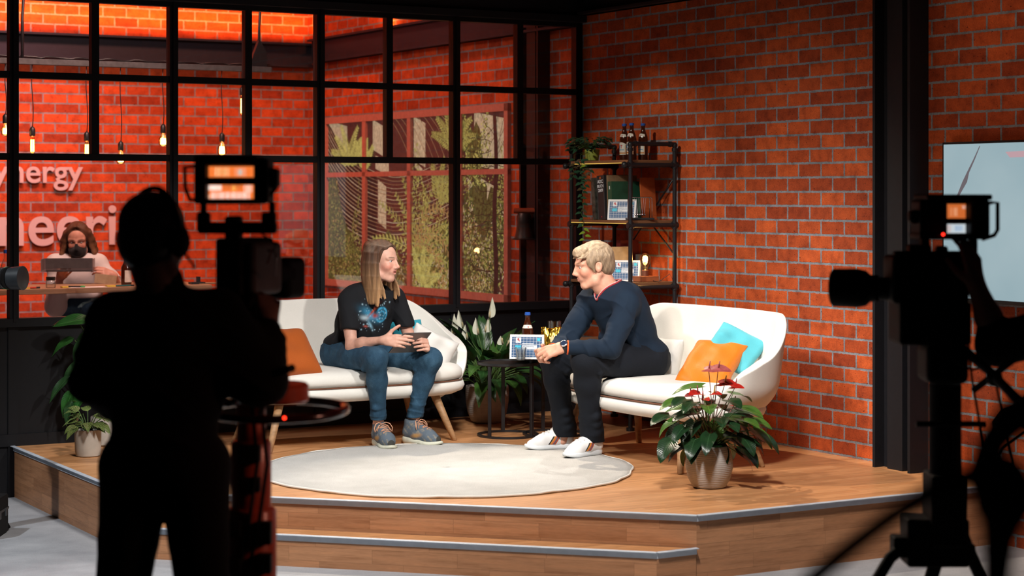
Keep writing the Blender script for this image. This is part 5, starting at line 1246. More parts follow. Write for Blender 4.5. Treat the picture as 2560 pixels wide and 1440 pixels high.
def bottle(label, loc, face, h=0.235, group=None):
    root = thing('bottle', loc, label, 'bottle', group, rz=math.atan2(face[1], face[0])); k = h/0.235
    prof = [(0.028, 0), (0.031, 0.004), (0.031, 0.135), (0.028, 0.155), (0.018, 0.180), (0.0135, 0.200), (0.013, 0.222), (0.0145, 0.224), (0.0145, 0.228)]
    mb = MB(); mb.lathe([(r*k, z*k) for r, z in prof], 28); mb.build('glass_body', BROWN, root, smooth=True)
    mb = MB(); mb.lathe([(0.0155*k, 0.222*k), (0.0165*k, 0.224*k), (0.0155*k, 0.236*k), (0.012*k, 0.238*k)], 20); mb.build('cap', CAPB, root, smooth=True, angle=40)
    mb = MB(); curved(mb, 0.0314*k, -1.15, 1.15, 0.038*k, 0.105*k, 0, rise=0.012*k); curved(mb, 0.0317*k, -0.95, 0.95, 0.044*k, 0.052*k, 1); curved(mb, 0.0317*k, -1.12, -1.0, 0.04*k, 0.10*k, 1); curved(mb, 0.0317*k, 1.0, 1.12, 0.04*k, 0.10*k, 1)
    curved(mb, 0.0318*k, -0.7, -0.2, 0.078*k, 0.098*k, 2); curved(mb, 0.0318*k, 0.05, 0.2, 0.078*k, 0.100*k, 3); curved(mb, 0.0318*k, -0.1, 0.35, 0.094*k, 0.100*k, 3); curved(mb, 0.0318*k, -0.7, 0.7, 0.066*k, 0.071*k, 2)
    mb.build('label', [LABW, LABO, LABB, LABR], root, smooth=True)
    mb = MB(); vs = []
    for j, (r, z) in enumerate(((0.0222, 0.168), (0.0290, 0.152))):
        for i in range(11): a = -1.2+2.4*i/10; vs.append((r*k*1.03*math.cos(a), r*k*1.03*math.sin(a), z*k+(0.003*k*math.sin(PI*i/10) if j == 0 else 0)))
    mb.add(vs, [(i, i+1, 12+i, 11+i) for i in range(10)], 0); 
    def spot_(a0, a1, z0, z1, mi):
        rr = lambda z: (0.0222+(0.168-z)/0.016*0.0068)*k*1.06
        mb.add([(rr(z)*math.cos(a), rr(z)*math.sin(a), z*k) for z in (z0, z1) for a in (a0, a1)], [(0, 1, 3, 2)], mi)
    spot_(-0.55, 0.05, 0.157, 0.164, 1); spot_(0.12, 0.34, 0.156, 0.165, 2); spot_(-1.15, 1.15, 0.1523, 0.1535, 3)
    mb.build('neck_label', [LABW, LABB, LABR, LABO], root, smooth=True); return root
P0 = at(1319, 893, 11.80); bottle('brown bottle with blue cap standing on the round table behind the printed card', (P0.x, P0.y, TT), (-0.1, -1), 0.262)
# glasses
CLEAR = glass_thin('clear_glass', (0.93, 0.95, 0.96), 0.10); WATER = glass_thin('water', (0.80, 0.90, 0.95), 0.08)
def tumbler(label, loc, r0, r1, h, water=0.0, flip=False):
    root = thing('drinking_glass', loc, label, 'glass', 'clear drinking glasses')
    pr = [(0.001, 0.0), (r0, 0.0), (r1, h), (r1-0.0018, h), (r0-0.002, 0.006), (0.001, 0.006)]
    mb = MB(); mb.lathe(pr, 32); mb.build('glass_wall', CLEAR, root, smooth=True, angle=40)
    if water:
        hw = h*water; rw = r0-0.003+(r1-r0)*water; mb = MB(); mb.lathe([(0.001, 0.007), (r0-0.003, 0.007), (rw, hw), (0.001, hw)], 32); mb.build('water', WATER, root, smooth=True, angle=40)
    return root
P0 = at(1302, 903, 11.515); tumbler('clear glass of water in front of the printed card on the round table', (P0.x, P0.y, TT), 0.024, 0.034, 0.075, 0.8)
P0 = at(1386, 880, 11.90); tumbler('empty clear glass behind the gold snack bag', (P0.x, P0.y, TT), 0.030, 0.042, 0.205, 0)
# gold snack bag
def snack_bag():
    P0 = at(1388, 893, 11.62); root = thing('snack_bag', (P0.x, P0.y, TT), 'shiny gold foil snack bag standing on the round table behind the man\'s hands', 'snack bag'); r = np.random.RandomState(4)
    W, H = 0.170, 0.185
    gold = plain('gold_foil', (0.85, 0.50, 0.06), 0.22, 1.0, 0.1, 12)
    def f(sg):
        def g(i, j):
            x = i*2-1; th = 0.034*(1-abs(x)**2.5)*math.sin(PI*min(1, max(0, (j-0.0)/0.93)))**0.6 if j < 0.93 else 0.0
            wr = 0.004*math.sin(13*x+5*j*3+sg)*math.sin(9*j*2+4*x)+0.003*math.sin(27*x*j+3); wr *= (1 if 0.02 < j < 0.92 else 0.25)
            return (x*W/2*(1-0.05*math.sin(PI*j)), sg*th+wr, j*H+0.004*math.sin(6*x)*(j > 0.9))
        return g
    mb = MB(); mb.grid(f(1), 26, 22); mb.grid(f(-1), 26, 22); mb.build('foil_bag', gold, root, smooth=True, weld=0.0005)
    mb = MB(); mb.box((0, -0.0385, 0.115), (0.030, 0.0006, 0.016)); mb.box((0, -0.038, 0.085), (0.040, 0.0006, 0.004)); mb.build('print_patch', plain('pale_gold_print', (0.70, 0.62, 0.35), 0.5), root)
snack_bag()

# ------------------------------------------------------------------ pipe shelf against the brick wall
def pipe_shelf():
    V0, V1, U0, U1 = 0.51, 1.21, 0.05, 0.385
    o = S(0.2175, 0.86, PZ); root = thing('pipe_shelf', o, 'black pipe shelf unit with wooden boards against the brick wall behind the man', 'shelf', rz=ROT)
    L = lambda u, v, z: (u-0.2175, v-0.86, z-PZ)
    PIPE = plain('black_pipe', (0.016, 0.017, 0.02), 0.38, 0.3); lev = (1.985, 1.605, 1.215, 0.83, 0.46); TOP = 2.095; R_ = 0.0135
    for (u, v) in ((U0, V0), (U0, V1), (U1, V0), (U1, V1)):
        mb = MB(); mb.tube([L(u, v, PZ+0.004), L(u, v, TOP-0.02)], R_, 12); mb.tube([L(u, v, PZ), L(u, v, PZ+0.02)], 0.026, 16); mb.build('post', PIPE, root, smooth=True, angle=40)
    for v in (V0, V1):                                        # handles over the ends and rungs at every board
        mb = MB(); mb.tube([L(U0, v, TOP-0.03), L(U0, v, TOP-0.006), L(U0+0.012, v, TOP), L(U1-0.012, v, TOP), L(U1, v, TOP-0.006), L(U1, v, TOP-0.03)], R_*1.02, 12)
        for u in (U0, U1): mb.tube([L(u, v, TOP-0.045), L(u, v, TOP-0.025)], 0.0185, 12); mb.ball(L(u, v, TOP-0.006), 0.0195, 12)
        for u in (U0+0.035, U1-0.035): mb.tube([L(u-0.008, v, TOP), L(u+0.008, v, TOP)], 0.0185, 12)
        mb.build('end_handle', PIPE, root, smooth=True, angle=40)
        for z in lev:
            mb = MB(); mb.tube([L(U0-0.028 if z != 1.605 else U0, v, z-0.022), L(U1+0.045 if z != 1.605 else U1, v, z-0.022)], R_, 12)
            for u in (U0, U1): mb.tube([L(u-0.022, v, z-0.022), L(u+0.022, v, z-0.022)], 0.0185, 12); mb.tube([L(u, v, z-0.045), L(u, v, z)], 0.0185, 12)
            if z != 1.605: mb.ball(L(U1+0.045, v, z-0.022), 0.020, 12)
            mb.build('rung', PIPE, root, smooth=True, angle=40)
    wood = m_wood('walnut_board', (0.20, 0.095, 0.045), (0.14, 0.065, 0.03), 0.2, 2.0, 0.5)
    for z in lev:
        o_ = MB().span(L(U0-0.01, V0+0.012, z-0.009), L(U1+0.012, V1-0.012, z+0.009)).build('board', wood, root, bevel=0.001); uvbox(o_)
    LED = emit('led_strip', (1.0, 0.62, 0.12), 0.8)
    for z in lev[:2]: MB().span(L(U1+0.012, V0+0.02, z-0.0125), L(U1+0.0145, V1-0.02, z-0.0085)).build('light_strip', LED, root)
    for a, b in (((U0, V1, 1.90), (U0, V0, 1.30)), ((U0, V0, 1.90), (U0, V1, 1.38))):
        mb = MB(); mb.tube([L(a[0]-0.012, a[1], a[2]), L(b[0]-0.012, b[1], b[2])], 0.0055, 6); mb.build('brace', PIPE, root, smooth=True)
    return root
pipe_shelf()
z1, z2, z3 = 1.9955, 1.6155, 1.2255
FACE = (-0.75, -0.66)
for (u, v, lab) in ((0.19, 0.845, 'brown beer bottle on the top board of the pipe shelf, beside the trailing plant'), (0.22, 0.975, 'brown beer bottle on the top board of the pipe shelf, middle one of three'), (0.125, 0.965, 'brown beer bottle on the top board of the pipe shelf, apart from the pair')):
    bottle(lab, S(u, v, z1), FACE, 0.236, 'beer bottles on the shelf')
def trailing_plant():
    o = S(0.30, 0.63, z1); root = thing('trailing_plant', o, 'trailing green plant in a yellow-green pot hanging over the end of the pipe shelf', 'potted plant'); r = np.random.RandomState(9); L0 = Vector(o)
    pot(root, [(0.035, 0), (0.042, 0.004), (0.050, 0.07), (0.049, 0.075)], plain('lime_pot', (0.30, 0.36, 0.06), 0.4), 0.062, 0.043)
    lv = Leaves(); st = MB()
    for i in range(110):
        a = r.uniform(0, 2*PI); rad = 0.03+0.10*r.rand()**0.7; p = Vector((math.cos(a)*rad*1.05-0.012, math.sin(a)*rad, 0.075+0.085*r.rand()-0.25*max(0, rad-0.085)))
        if i % 2 == 0: st.tube([(0, 0, 0.06), p*0.5+Vector((0, 0, 0.06)), p], 0.0013, 4)
        lv.leaf(p, (math.cos(a)+r.uniform(-.4, .4), math.sin(a)-0.3, r.uniform(-.6, .3)), (0, -0.4, 1), 0.036+0.014*r.rand(), 0.021+0.008*r.rand(), 0.5, 0.15, 0.9, nu=2, nv=5, mi=int(r.rand() > 0.85))
    for px0, px1, py1, n in ((1452, 1456, 560, 22), (1462, 1465, 470, 10), (1436, 1432, 445, 8), (1470, 1474, 430, 6), (1458, 1461, 598, 22)):
        pts = [at(px0, 398, o.y-0.09)-L0+Vector((0, 0, 0.0))]
        for k in range(1, n+1):
            t = k/n; pts.append(at(px0+(px1-px0)*t+2.5*math.sin(k*1.3), 398+(py1-398)*t, o.y-0.09-0.005*math.sin(k))-L0)
        st.tube([Vector((0, -0.02, 0.07)), pts[0]+Vector((0, 0.03, 0.03))] + pts, 0.0012, 4)
        for k, p in enumerate(pts):
            if n == 22 and px0 == 1458 and k < 18: continue
            s_ = 1 if k % 2 else -1; lv.leaf(p, (s_*1.0, -0.4, -0.35+r.uniform(-.3, .3)), (0, -0.7, 0.7), 0.034+0.012*r.rand(), 0.020+0.006*r.rand(), 0.5, 0.15, 0.9, nu=2, nv=5, mi=(2 if (k in (1, 2) and px0 == 1462) or (px0 == 1458) else int(r.rand() > 0.85)))
    st.build('stem', STEM, root, smooth=True)
    lv.done('foliage', [m_leaf('small_leaf', (0.014, 0.050, 0.028), (0.030, 0.085, 0.040), 0.3, False), m_leaf('small_leaf_red', (0.06, 0.05, 0.02), (0.10, 0.05, 0.03), 0.4, False), m_leaf('small_leaf_bright', (0.14, 0.26, 0.02), (0.24, 0.34, 0.03), 0.4, False)], root)
trailing_plant()
# books: local x = shelf depth (towards the wall), spine faces -g
def book(label, u, v, z, depth, thick, h, cover, pages=None, lean=0.0, name='book', spine_parts=None, group='books on the pipe shelf', du=0.0):
    root = thing(name, S(u, v, z), label, 'book', group, rz=ROT)
    R = Matrix.Rotation(lean, 3, 'X'); B = lambda x, y, zz: R @ Vector((x, y, zz))
    for nm, y, t in (('cover', thick/2-0.001, 0.0012), ('cover', -thick/2+0.001, 0.0012)): mb = MB(); mb.box(B(-depth/2, y, h/2), (depth/2, t, h/2), R); mb.build(nm, cover, root)
    mb = MB(); mb.box(B(-0.0012, 0, h/2), (0.0014, thick/2, h/2), R); sp = mb.build('spine', cover, root, bevel=0.0008)
    mb = MB(); mb.box(B(-depth/2-0.002, 0, h/2), (depth/2-0.004, thick/2-0.0025, h/2-0.003), R); mb.build('pages', pages or PAPER, root)
    if spine_parts:
        for kind, val in spine_parts:
            if kind == 'box': (y0, y1, za, zb, m, nm) = val; mb = MB(); mb.box(B(0.0006, (y0+y1)/2, (za+zb)/2), (0.0012, abs(y1-y0)/2, abs(zb-za)/2), R); mb.build(nm, m, sp)
            else:
                txt, size, zc, m = val; o = add_text(txt, size, m, sp, B(0.0020, 0.0, zc), (0, 0, 0), 'spine_title', 0.0002, 'CENTER', 0.0006)
                o.rotation_euler = (R @ Matrix(((0, 0, 1), (1, 0, 0), (0, 1, 0)))).to_euler()
    return root
CHAR = plain('charcoal_cover', (0.018, 0.018, 0.02), 0.5); GRN = plain('green_cover', (0.012, 0.075, 0.042), 0.5); KRAFT = plain('kraft_cover', (0.24, 0.15, 0.08), 0.7, scale=60); DRED = plain('dark_red_cover', (0.10, 0.010, 0.010), 0.5); BEIGE = plain('beige_cover', (0.42, 0.33, 0.21), 0.6); MAG = plain('dark_photo_cover', (0.05, 0.05, 0.04), 0.5, var=0.8, scale=30); GREYC = plain('grey_cover', (0.06, 0.06, 0.065), 0.5); ORC = plain('orange_cover', (0.42, 0.09, 0.02), 0.6)
BU = 0.355
book('thin leaning magazine with a dark photo spine, first in the shelf row', BU, 0.745, z2, 0.21, 0.040, 0.27, MAG, None, 0.10, 'magazine')
book('black annual with white block letters and two silver bands on its spine', BU, 0.835, z2, 0.22, 0.085, 0.285, CHAR, KRAFT, 0.08, spine_parts=[('box', (0.040, 0.036, 0.0, 0.28, GREYC, 'spine_band')), ('box', (-0.036, -0.040, 0.0, 0.28, GREYC, 'spine_band')), ('text', ('ADC', 0.030, 0.235, PLIGHT)), ('text', ('BUCH', 0.027, 0.207, PLIGHT)), ('text', ('2009', 0.028, 0.179, PLIGHT)), ('box', (0.008, -0.008, 0.262, 0.276, ORC, 'seal')), ('box', (0.003, -0.003, 0.015, 0.022, LABR, 'publisher_mark'))])
book('tall kraft-coloured book between the black annual and the green book', BU-0.01, 0.898, z2, 0.22, 0.020, 0.285, KRAFT, KRAFT, 0.06)
book('green cloth book standing behind the blue card on the shelf', BU, 0.935, z2, 0.22, 0.045, 0.245, GRN, None, 0.05, spine_parts=[('box', (0.004, -0.004, 0.195, 0.215, PLIGHT, 'spine_mark')), ('box', (0.012, -0.016, 0.01, 0.10, plain('pale_green_print', (0.20, 0.36, 0.30), 0.6), 'spine_print'))])
book('slim orange folder at the wall end of the middle board', 0.17, 1.02, z2, 0.11, 0.012, 0.27, ORC, None, 0.10, 'folder')
P0 = S(0.335, 1.03, z2); display_card('blue printed card leaning against the green book on the pipe shelf', P0, (-0.35, -1), 0.185, 0.132, 0.20)
def cradle():
    root = thing('newtons_cradle', S(0.27, 1.145, z2), 'newton cradle with five steel balls on the middle board of the pipe shelf', 'desk toy', rz=math.radians(8)); CH = plain('chrome', (0.6, 0.6, 0.62), 0.12, 1.0)
    MB().box((0, 0, 0.008), (0.085, 0.045, 0.007)).build('base', BLK, root, bevel=0.003)
    for y in (-0.038, 0.038):
        mb = MB(); mb.tube([(-0.07, y, 0.014), (-0.07, y, 0.135), (-0.066, y, 0.141), (-0.06, y, 0.143), (0.06, y, 0.143), (0.066, y, 0.141), (0.07, y, 0.135), (0.07, y, 0.014)], 0.0024, 8); mb.build('frame', CH, root, smooth=True)
    for k in range(5):
        x = -0.028+0.0145*k; mb = MB(); mb.ball((x, 0, 0.034), 0.0072, 14); b = mb.build('ball', CH, root, smooth=True)
        mb = MB(); mb.tube([(x, -0.038, 0.143), (x, 0, 0.040), (x, 0.038, 0.143)], 0.0004, 4); mb.build('thread', PLIGHT, b)
cradle()
# lower board: books, card, lamp
book('dark red book standing at the back of the lower shelf behind the beige one', 0.20, 0.79, z3, 0.14, 0.05, 0.255, DRED, None, 0.0)
book('beige paperback with printed title behind the head of the man', 0.31, 0.86, z3, 0.155, 0.030, 0.215, BEIGE, None, 0.0)
o = add_text('Rat,', 0.030, PDARK, None, S(0.24, 0.877, z3+0.105), (PI/2, 0, A30), 'cover_title', 0.0003)
for q in list(bpy.data.objects):
    if q.get('label', '').startswith('beige paperback'): o.parent = q; o.matrix_parent_inverse = Matrix(); o.location = (-0.085, 0.0155, 0.105); o.rotation_euler = (PI/2, 0, PI)
book('small grey book behind the pipe post on the lower shelf', 0.13, 0.90, z3, 0.075, 0.030, 0.165, GREYC, None, 0.0)
P0 = S(0.30, 1.02, z3); display_card('blue printed card beside the bulb lamp on the lower shelf board', P0, (-0.30, -1), 0.185, 0.135, 0.18)
def bulb_lamp():
    root = thing('bulb_lamp', S(0.20, 1.10, z3), 'wooden block lamp with a glowing round filament bulb on the lower shelf', 'lamp', rz=ROT); W2 = m_wood('cherry', (0.32, 0.10, 0.04), (0.26, 0.08, 0.03), 0.3, 2.0)
    uvbox(MB().box((0, 0, 0.017), (0.065, 0.060, 0.017)).build('base', W2, root, bevel=0.002))
    mb = MB(); mb.lathe([(0.022, 0.034), (0.022, 0.070), (0.020, 0.072)], 24); mb.build('socket', plain('copper_holder', (0.26, 0.10, 0.06), 0.4, 0.4), root, smooth=True, angle=40)
    mb = MB(); mb.lathe([(0.015, 0.068), (0.017, 0.085), (0.030, 0.115), (0.036, 0.138), (0.033, 0.160), (0.020, 0.176), (0.001, 0.181)], 28); mb.build('bulb', glass_thin('amber_bulb', (1.0, 0.86, 0.62), 0.06), root, smooth=True)
    mb = MB(); 
    for k in range(4): x = -0.009+0.006*k; mb.tube([(x, 0.004*(-1)**k, 0.122), (x*1.1, 0.004*(-1)**k, 0.158)], 0.0028, 6)
    mb.build('filament', emit('hot_filament', (1.0, 0.62, 0.18), 25), root, smooth=True)
    mb = MB(); mb.tube([(0, 0, 0.07), (0, 0, 0.115)], 0.003, 6); mb.build('stem', CLEAR, root, smooth=True)
    mb = MB(); mb.tube([(-0.02, 0.06, 0.006), (-0.03, 0.11, 0.002), (-0.10, 0.13, 0.05), (-0.11, 0.16, 0.002)], 0.002, 6); mb.build('cable', BLK, root, smooth=True)
    l = bpy.data.lights.new('bulb_glow', 'POINT'); l.energy = 1.6; l.color = (1, 0.6, 0.25); l.shadow_soft_size = 0.02; lo = bpy.data.objects.new('bulb_glow', l); COL.objects.link(lo); lo.parent = root; lo.location = (0, 0, 0.14)
bulb_lamp()
# ------------------------------------------------------------------ the room behind the glass
def on_v(px, v, z=0.0):
    k = (px-CX)/F; u = (B0.x+GY*v-k*(B0.y-GX*v))/(GX-GY*k); return S(u, v, z)
def z_at(px, py, v): p = on_v(px, v); return CAMZ-(py-CY)*p.y/F
# garden picture window on the side wall
def garden_window():
    VA, VB, ZA, ZB = -4.19, -0.95, 0.985, 2.444; r = np.random.RandomState(17)
    fr = MB(); w = 0.055
    fr.span((0.0, VA, ZA), (0.030, VB, ZA+w)); fr.span((0, VA, ZB-w), (0.03, VB, ZB)); fr.span((0, VA, ZA), (0.03, VA+w, ZB)); fr.span((0, VB-w, ZA), (0.03, VB, ZB))
    for v in (-3.38, -2.547, -1.694): fr.span((0, v-0.03, ZA), (0.028, v+0.03, ZB))
    fr.span((0, VA, 1.925), (0.028, VB, 1.965))
    root = struct('window_2', fr, plain('dusty_pink_frame', (0.44, 0.20, 0.16), 0.6), uv=False)
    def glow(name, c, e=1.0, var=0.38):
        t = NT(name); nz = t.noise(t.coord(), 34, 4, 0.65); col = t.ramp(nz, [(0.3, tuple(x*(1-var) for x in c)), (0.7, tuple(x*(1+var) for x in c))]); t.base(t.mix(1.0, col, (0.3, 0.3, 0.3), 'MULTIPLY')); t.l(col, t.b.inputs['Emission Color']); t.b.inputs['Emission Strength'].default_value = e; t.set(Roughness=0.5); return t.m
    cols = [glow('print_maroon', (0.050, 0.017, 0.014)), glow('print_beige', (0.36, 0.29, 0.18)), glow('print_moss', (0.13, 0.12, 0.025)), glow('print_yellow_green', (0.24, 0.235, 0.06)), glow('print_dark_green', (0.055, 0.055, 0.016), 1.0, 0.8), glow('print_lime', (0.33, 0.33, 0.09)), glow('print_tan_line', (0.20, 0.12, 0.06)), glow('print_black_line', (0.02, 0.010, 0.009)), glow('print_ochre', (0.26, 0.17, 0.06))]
    mb = MB(); lay = [0.004]
    def quad(pts, mi): lay[0] += 0.0000012; mb.add([(lay[0], p[0], p[1]) for p in pts], [tuple(range(len(pts)))], mi)
    def ribbon(pts, w, mi):
        lay[0] += 0.000002; vs = []
        for i, p in enumerate(pts):
            a = pts[max(0, i-1)]; b = pts[min(len(pts)-1, i+1)]; dx, dy = b[0]-a[0], b[1]-a[1]; L = math.hypot(dx, dy)+1e-9; ww = w if not isinstance(w, (list, tuple)) else w[i]
            vs += [(lay[0], p[0]-dy/L*ww, p[1]+dx/L*ww), (lay[0], p[0]+dy/L*ww, p[1]-dx/L*ww)]
        mb.add(vs, [(2*i, 2*i+1, 2*i+3, 2*i+2) for i in range(len(pts)-1)], mi)
    quad([(VA, ZA), (VB, ZA), (VB, ZB), (VA, ZB)], 0)
    C = lambda v, z: (min(VB-0.01, max(VA+0.01, v)), min(ZB-0.01, max(ZA+0.01, z)))
    for v0, v1, z0, z1 in ((-4.15, -3.75, 2.0, 2.42), (-3.25, -3.05, 2.15, 2.4), (-3.2, -2.95, 1.99, 2.1), (-2.5, -2.3, 2.05, 2.4), (-2.48, -2.35, 1.99, 2.04), (-1.5, -1.05, 2.0, 2.4), (-1.4, -1.2, 1.6, 1.9), (-3.15, -3.0, 1.55, 1.9), (-3.3, -3.0, 1.2, 1.45), (-1.6, -1.5, 1.75, 1.9)): quad([C(v0, z0), C(v1, z0-0.06), C(v1, z1-0.06), C(v0, z1)], 1)
    for k in range(20):                                       # swirling light and dark bands
        z0 = 2.46-0.042*k; pts = [C(-4.18+0.1*i, z0-0.40*(1-math.exp(-0.1*i/0.55))*(1.5-0.03*k) + 0.20*max(0, 0.1*i-1.3)**1.4) for i in range(24)]
        ribbon(pts, 0.0016+0.002*r.rand(), 6 if k % 3 else 1); ribbon([(a, b-0.018) for a, b in pts[:11]], 0.011, 7); ribbon([(a, b-0.04) for a, b in pts[:9]], 0.0015, 1)
    for k in range(10): z0 = 2.44; v0 = -2.55+0.10*k; ribbon([C(v0-0.5+0.08*i, z0-0.012*i*i*0.6-0.02*i) for i in range(11)], 0.003, 6)
    def leaf(v, z, L, w, a, mi):
        c, s_ = math.cos(a), math.sin(a); quad([C(v, z), C(v+c*L*0.5-s_*w, z+s_*L*0.5+c*w), C(v+c*L, z+s_*L), C(v+c*L*0.5+s_*w, z+s_*L*0.5-c*w)], mi)
    def bush(v0, v1, z0, z1, n, mis, L=0.05):
        for _ in range(n):
            v = r.uniform(v0, v1); t = (v-v0)/(v1-v0); zt = z0+(z1-z0)*(0.72+0.28*math.sin(7*t+v0*3)); z = z0+(zt-z0)*r.rand(); leaf(v, z, L*r.uniform(.6, 1.3), L*0.22, r.uniform(0, 2*PI), mis[r.randint(len(mis))])
    def blob(v, z, rv, rz, mi): quad([C(v+rv*(1+0.22*math.sin(5*k_+v*9))*math.cos(2*PI*k_/18), z+rz*(1+0.22*math.cos(4*k_+z*7))*math.sin(2*PI*k_/18)) for k_ in range(18)], mi)
    for v, z, rv, rz in ((-3.95, 1.25, 0.30, 0.42), (-4.05, 1.65, 0.16, 0.30), (-3.7, 1.12, 0.3, 0.22), (-3.1, 1.10, 0.45, 0.18), (-3.0, 1.3, 0.25, 0.16), (-2.2, 1.12, 0.42, 0.25), (-2.0, 1.35, 0.2, 0.2), (-1.4, 1.2, 0.3, 0.3), (-1.2, 1.5, 0.22, 0.3), (-1.45, 1.65, 0.2, 0.25), (-1.5, 2.1, 0.14, 0.2)): blob(v, z, rv, rz, 4)
    bush(-4.17, -3.5, ZA, 1.98, 1500, (2, 2, 4, 3, 8, 0), 0.030); bush(-3.5, -2.6, ZA, 1.42, 900, (2, 4, 8, 3, 0, 1), 0.030); bush(-3.4, -2.9, ZA, 1.25, 300, (3, 2), 0.035)
    bush(-2.55, -1.75, ZA, 1.50, 1200, (3, 3, 2, 5, 8, 4, 1), 0.038); bush(-1.68, -1.0, ZA, 1.98, 1900, (2, 3, 4, 8, 3, 0, 1), 0.030); bush(-1.68, -1.25, 1.85, 2.43, 520, (3, 2, 5, 4), 0.032); bush(-1.2, -1.0, 1.6, 2.2, 160, (2, 3), 0.03); bush(-2.55, -2.25, 1.5, 2.2, 260, (3, 2, 5), 0.035); bush(-2.1, -1.8, 1.4, 1.75, 150, (3, 2, 5), 0.035)
    def frond(v, z, a, L, bend, mi, lw=0.075):
        pts = []; aa = a; p = [v, z]
        for i in range(13): pts.append(tuple(p)); p[0] += math.cos(aa)*L/12; p[1] += math.sin(aa)*L/12; aa += bend/12
        ribbon([C(*q) for q in pts], 0.004, mi)
        for i in range(1, 13):
            t = i/12; l = lw*(1-0.7*t)*(0.5+0.5*min(1, t*4))*1.6; d = math.atan2(pts[i][1]-pts[i-1][1], pts[i][0]-pts[i-1][0])
            for sg in (1, -1): leaf(pts[i][0], pts[i][1], l, 0.011, d+sg*0.75, mi)
    for a in (2.35, 2.0, 1.75, 1.45, 1.15, 0.85, 0.55, 0.2, 2.75): frond(-2.42, 1.28, a, 0.62+0.2*r.rand(), -0.9 if a < 1.5 else 0.5, 3 if r.rand() > 0.4 else 5)
    for a in (1.3, 0.7, 0.25): frond(-2.46, 1.36, a, 0.75, -2.0, 8)
    for a in (0.5, 0.9, 1.3, 1.8, 2.2, 2.6): frond(-3.70, 2.02, a, 0.36, 0.4 if a > 1.5 else -0.5, 5); frond(-1.82, 2.12, a, 0.36, 0.4 if a > 1.5 else -0.5, 3)
    for a in (0.4, 1.0, 1.5, 2.1): frond(-2.05, 1.72, a, 0.34, -0.4, 3); frond(-2.35, 1.05, a, 0.30, -0.2, 5)
    for a in (1.2, 1.6, 2.0, 0.7): frond(-3.42, 1.98, a, 0.26, 0.2, 5)
    ribbon([C(-1.16+0.015*math.sin(i*1.1), ZA+0.01+0.145*i) for i in range(11)], [0.035-0.001*i for i in range(11)], 7)
    for k in range(46):
        z = r.uniform(1.1, 2.35); v = -1.16 if k % 2 else r.uniform(-1.6, -1.0); a = r.uniform(-0.6, 0.9)+(PI if r.rand() > 0.45 else 0); pts = [(v, z)]
        for i in range(7): a += r.uniform(-.45, .45); pts.append((pts[-1][0]+0.055*math.cos(a), pts[-1][1]+0.055*math.sin(a)))
        ribbon([C(*p) for p in pts], 0.0028, 7)
    mb.build('garden_print', cols, root)
garden_window()
# projected-looking white lettering on the back wall
def lettering():
    m = plain('white_letter', (0.50, 0.46, 0.48), 0.5, var=0.02); V_ = -4.555
    def width(t, s): 
        me = text_mesh(t, s); x = [v.co.x for v in me.vertices]; bpy.data.meshes.remove(me); return min(x), max(x)
    def upos(px): p = on_v(px, V_); return (p-S(0, V_)).dot(gdir)
    for txt, size_px, base_py, ref, label in (('Synergy', None, 456, ('yner', 'synergy'), 'white raised word ending in nergy, the smaller line on the back brick wall'), ('engineering', None, 611, None, 'white raised word with neerin showing, the larger line on the back brick wall')):
        if txt == 'Synergy':
            a = upos(62); b = upos(205); x0 = width('Syn', 1)[1]+0.06; x1 = width('Synergy', 1)[1]
        else:
            a = upos(65); b = upos(271); x0 = width('engin', 1)[1]+0.055; x1 = width('engineer', 1)[1]+0.045
        s = (b-a)/(x1-x0); o = S(0, V_)+gdir*(a-x0*s); z = CAMZ-(base_py-CY)*on_v(150, V_).y/F
        root = thing('wall_lettering', (o.x, o.y, z), label, 'lettering', 'word signs on the back wall', rz=A30)
        add_text(txt, s, m, root, (0, -0.004, 0), (PI/2, 0, 0), 'word', 0.008, bold=0.012*s)
lettering()
# lamp rail and bulbs
VR = -1.8
def rail():
    a, b = on_v(675, VR), on_v(-60, VR); z = 2.685; c = (a+b)/2
    root = thing('lamp_rail', (c.x, c.y, z), 'dark wooden rail hung across the back room carrying the bulb cords', 'lamp rail', rz=A30); L = (b-a).length/2
    MB().box((0, 0, 0), (L, 0.03, 0.020)).build('beam', plain('weathered_wood', (0.05, 0.05, 0.052), 0.8, var=0.3), root, bevel=0.003)
    mb = MB(); mb.tube([(-L+0.02+2*L*i/60*0.99, 0.012*math.sin(i*0.9), 0.026+0.012*abs(math.sin(i*0.55+0.4*math.sin(i)))) for i in range(61)], 0.005, 6); mb.build('wiring', BLK, root, smooth=True)
    x = L-0.085; mb = MB(); mb.add([(x-0.085, -0.02, 0.02), (x+0.055, -0.02, 0.02), (x+0.055, -0.02, 0.12), (x-0.005, -0.02, 0.22), (x-0.085, 0.02, 0.02), (x+0.055, 0.02, 0.02), (x+0.055, 0.02, 0.12), (x-0.005, 0.02, 0.22)], [(0, 1, 2, 3), (7, 6, 5, 4), (0, 4, 5, 1), (1, 5, 6, 2), (2, 6, 7, 3), (3, 7, 4, 0)]); mb.build('bracket', BLK, root)
    for sx in (0, -2*L+0.4): mb = MB(); mb.tube([(x+sx, 0, 0.02), (x+sx, 0, 0.3), (x+sx+0.015, 0, 0.55), (x+sx-0.01, 0, 3.2)], 0.011, 6); mb.build('suspension_cable', BLK, root, smooth=True)
    return root
rail()
AMB = glass_thin('amber_bulb_glass', (1.0, 0.82, 0.5), 0.06); FIL = emit('bulb_filament', (1.0, 0.58, 0.18), 26); FIL2 = emit('tube_filament', (1.0, 0.52, 0.12), 22)
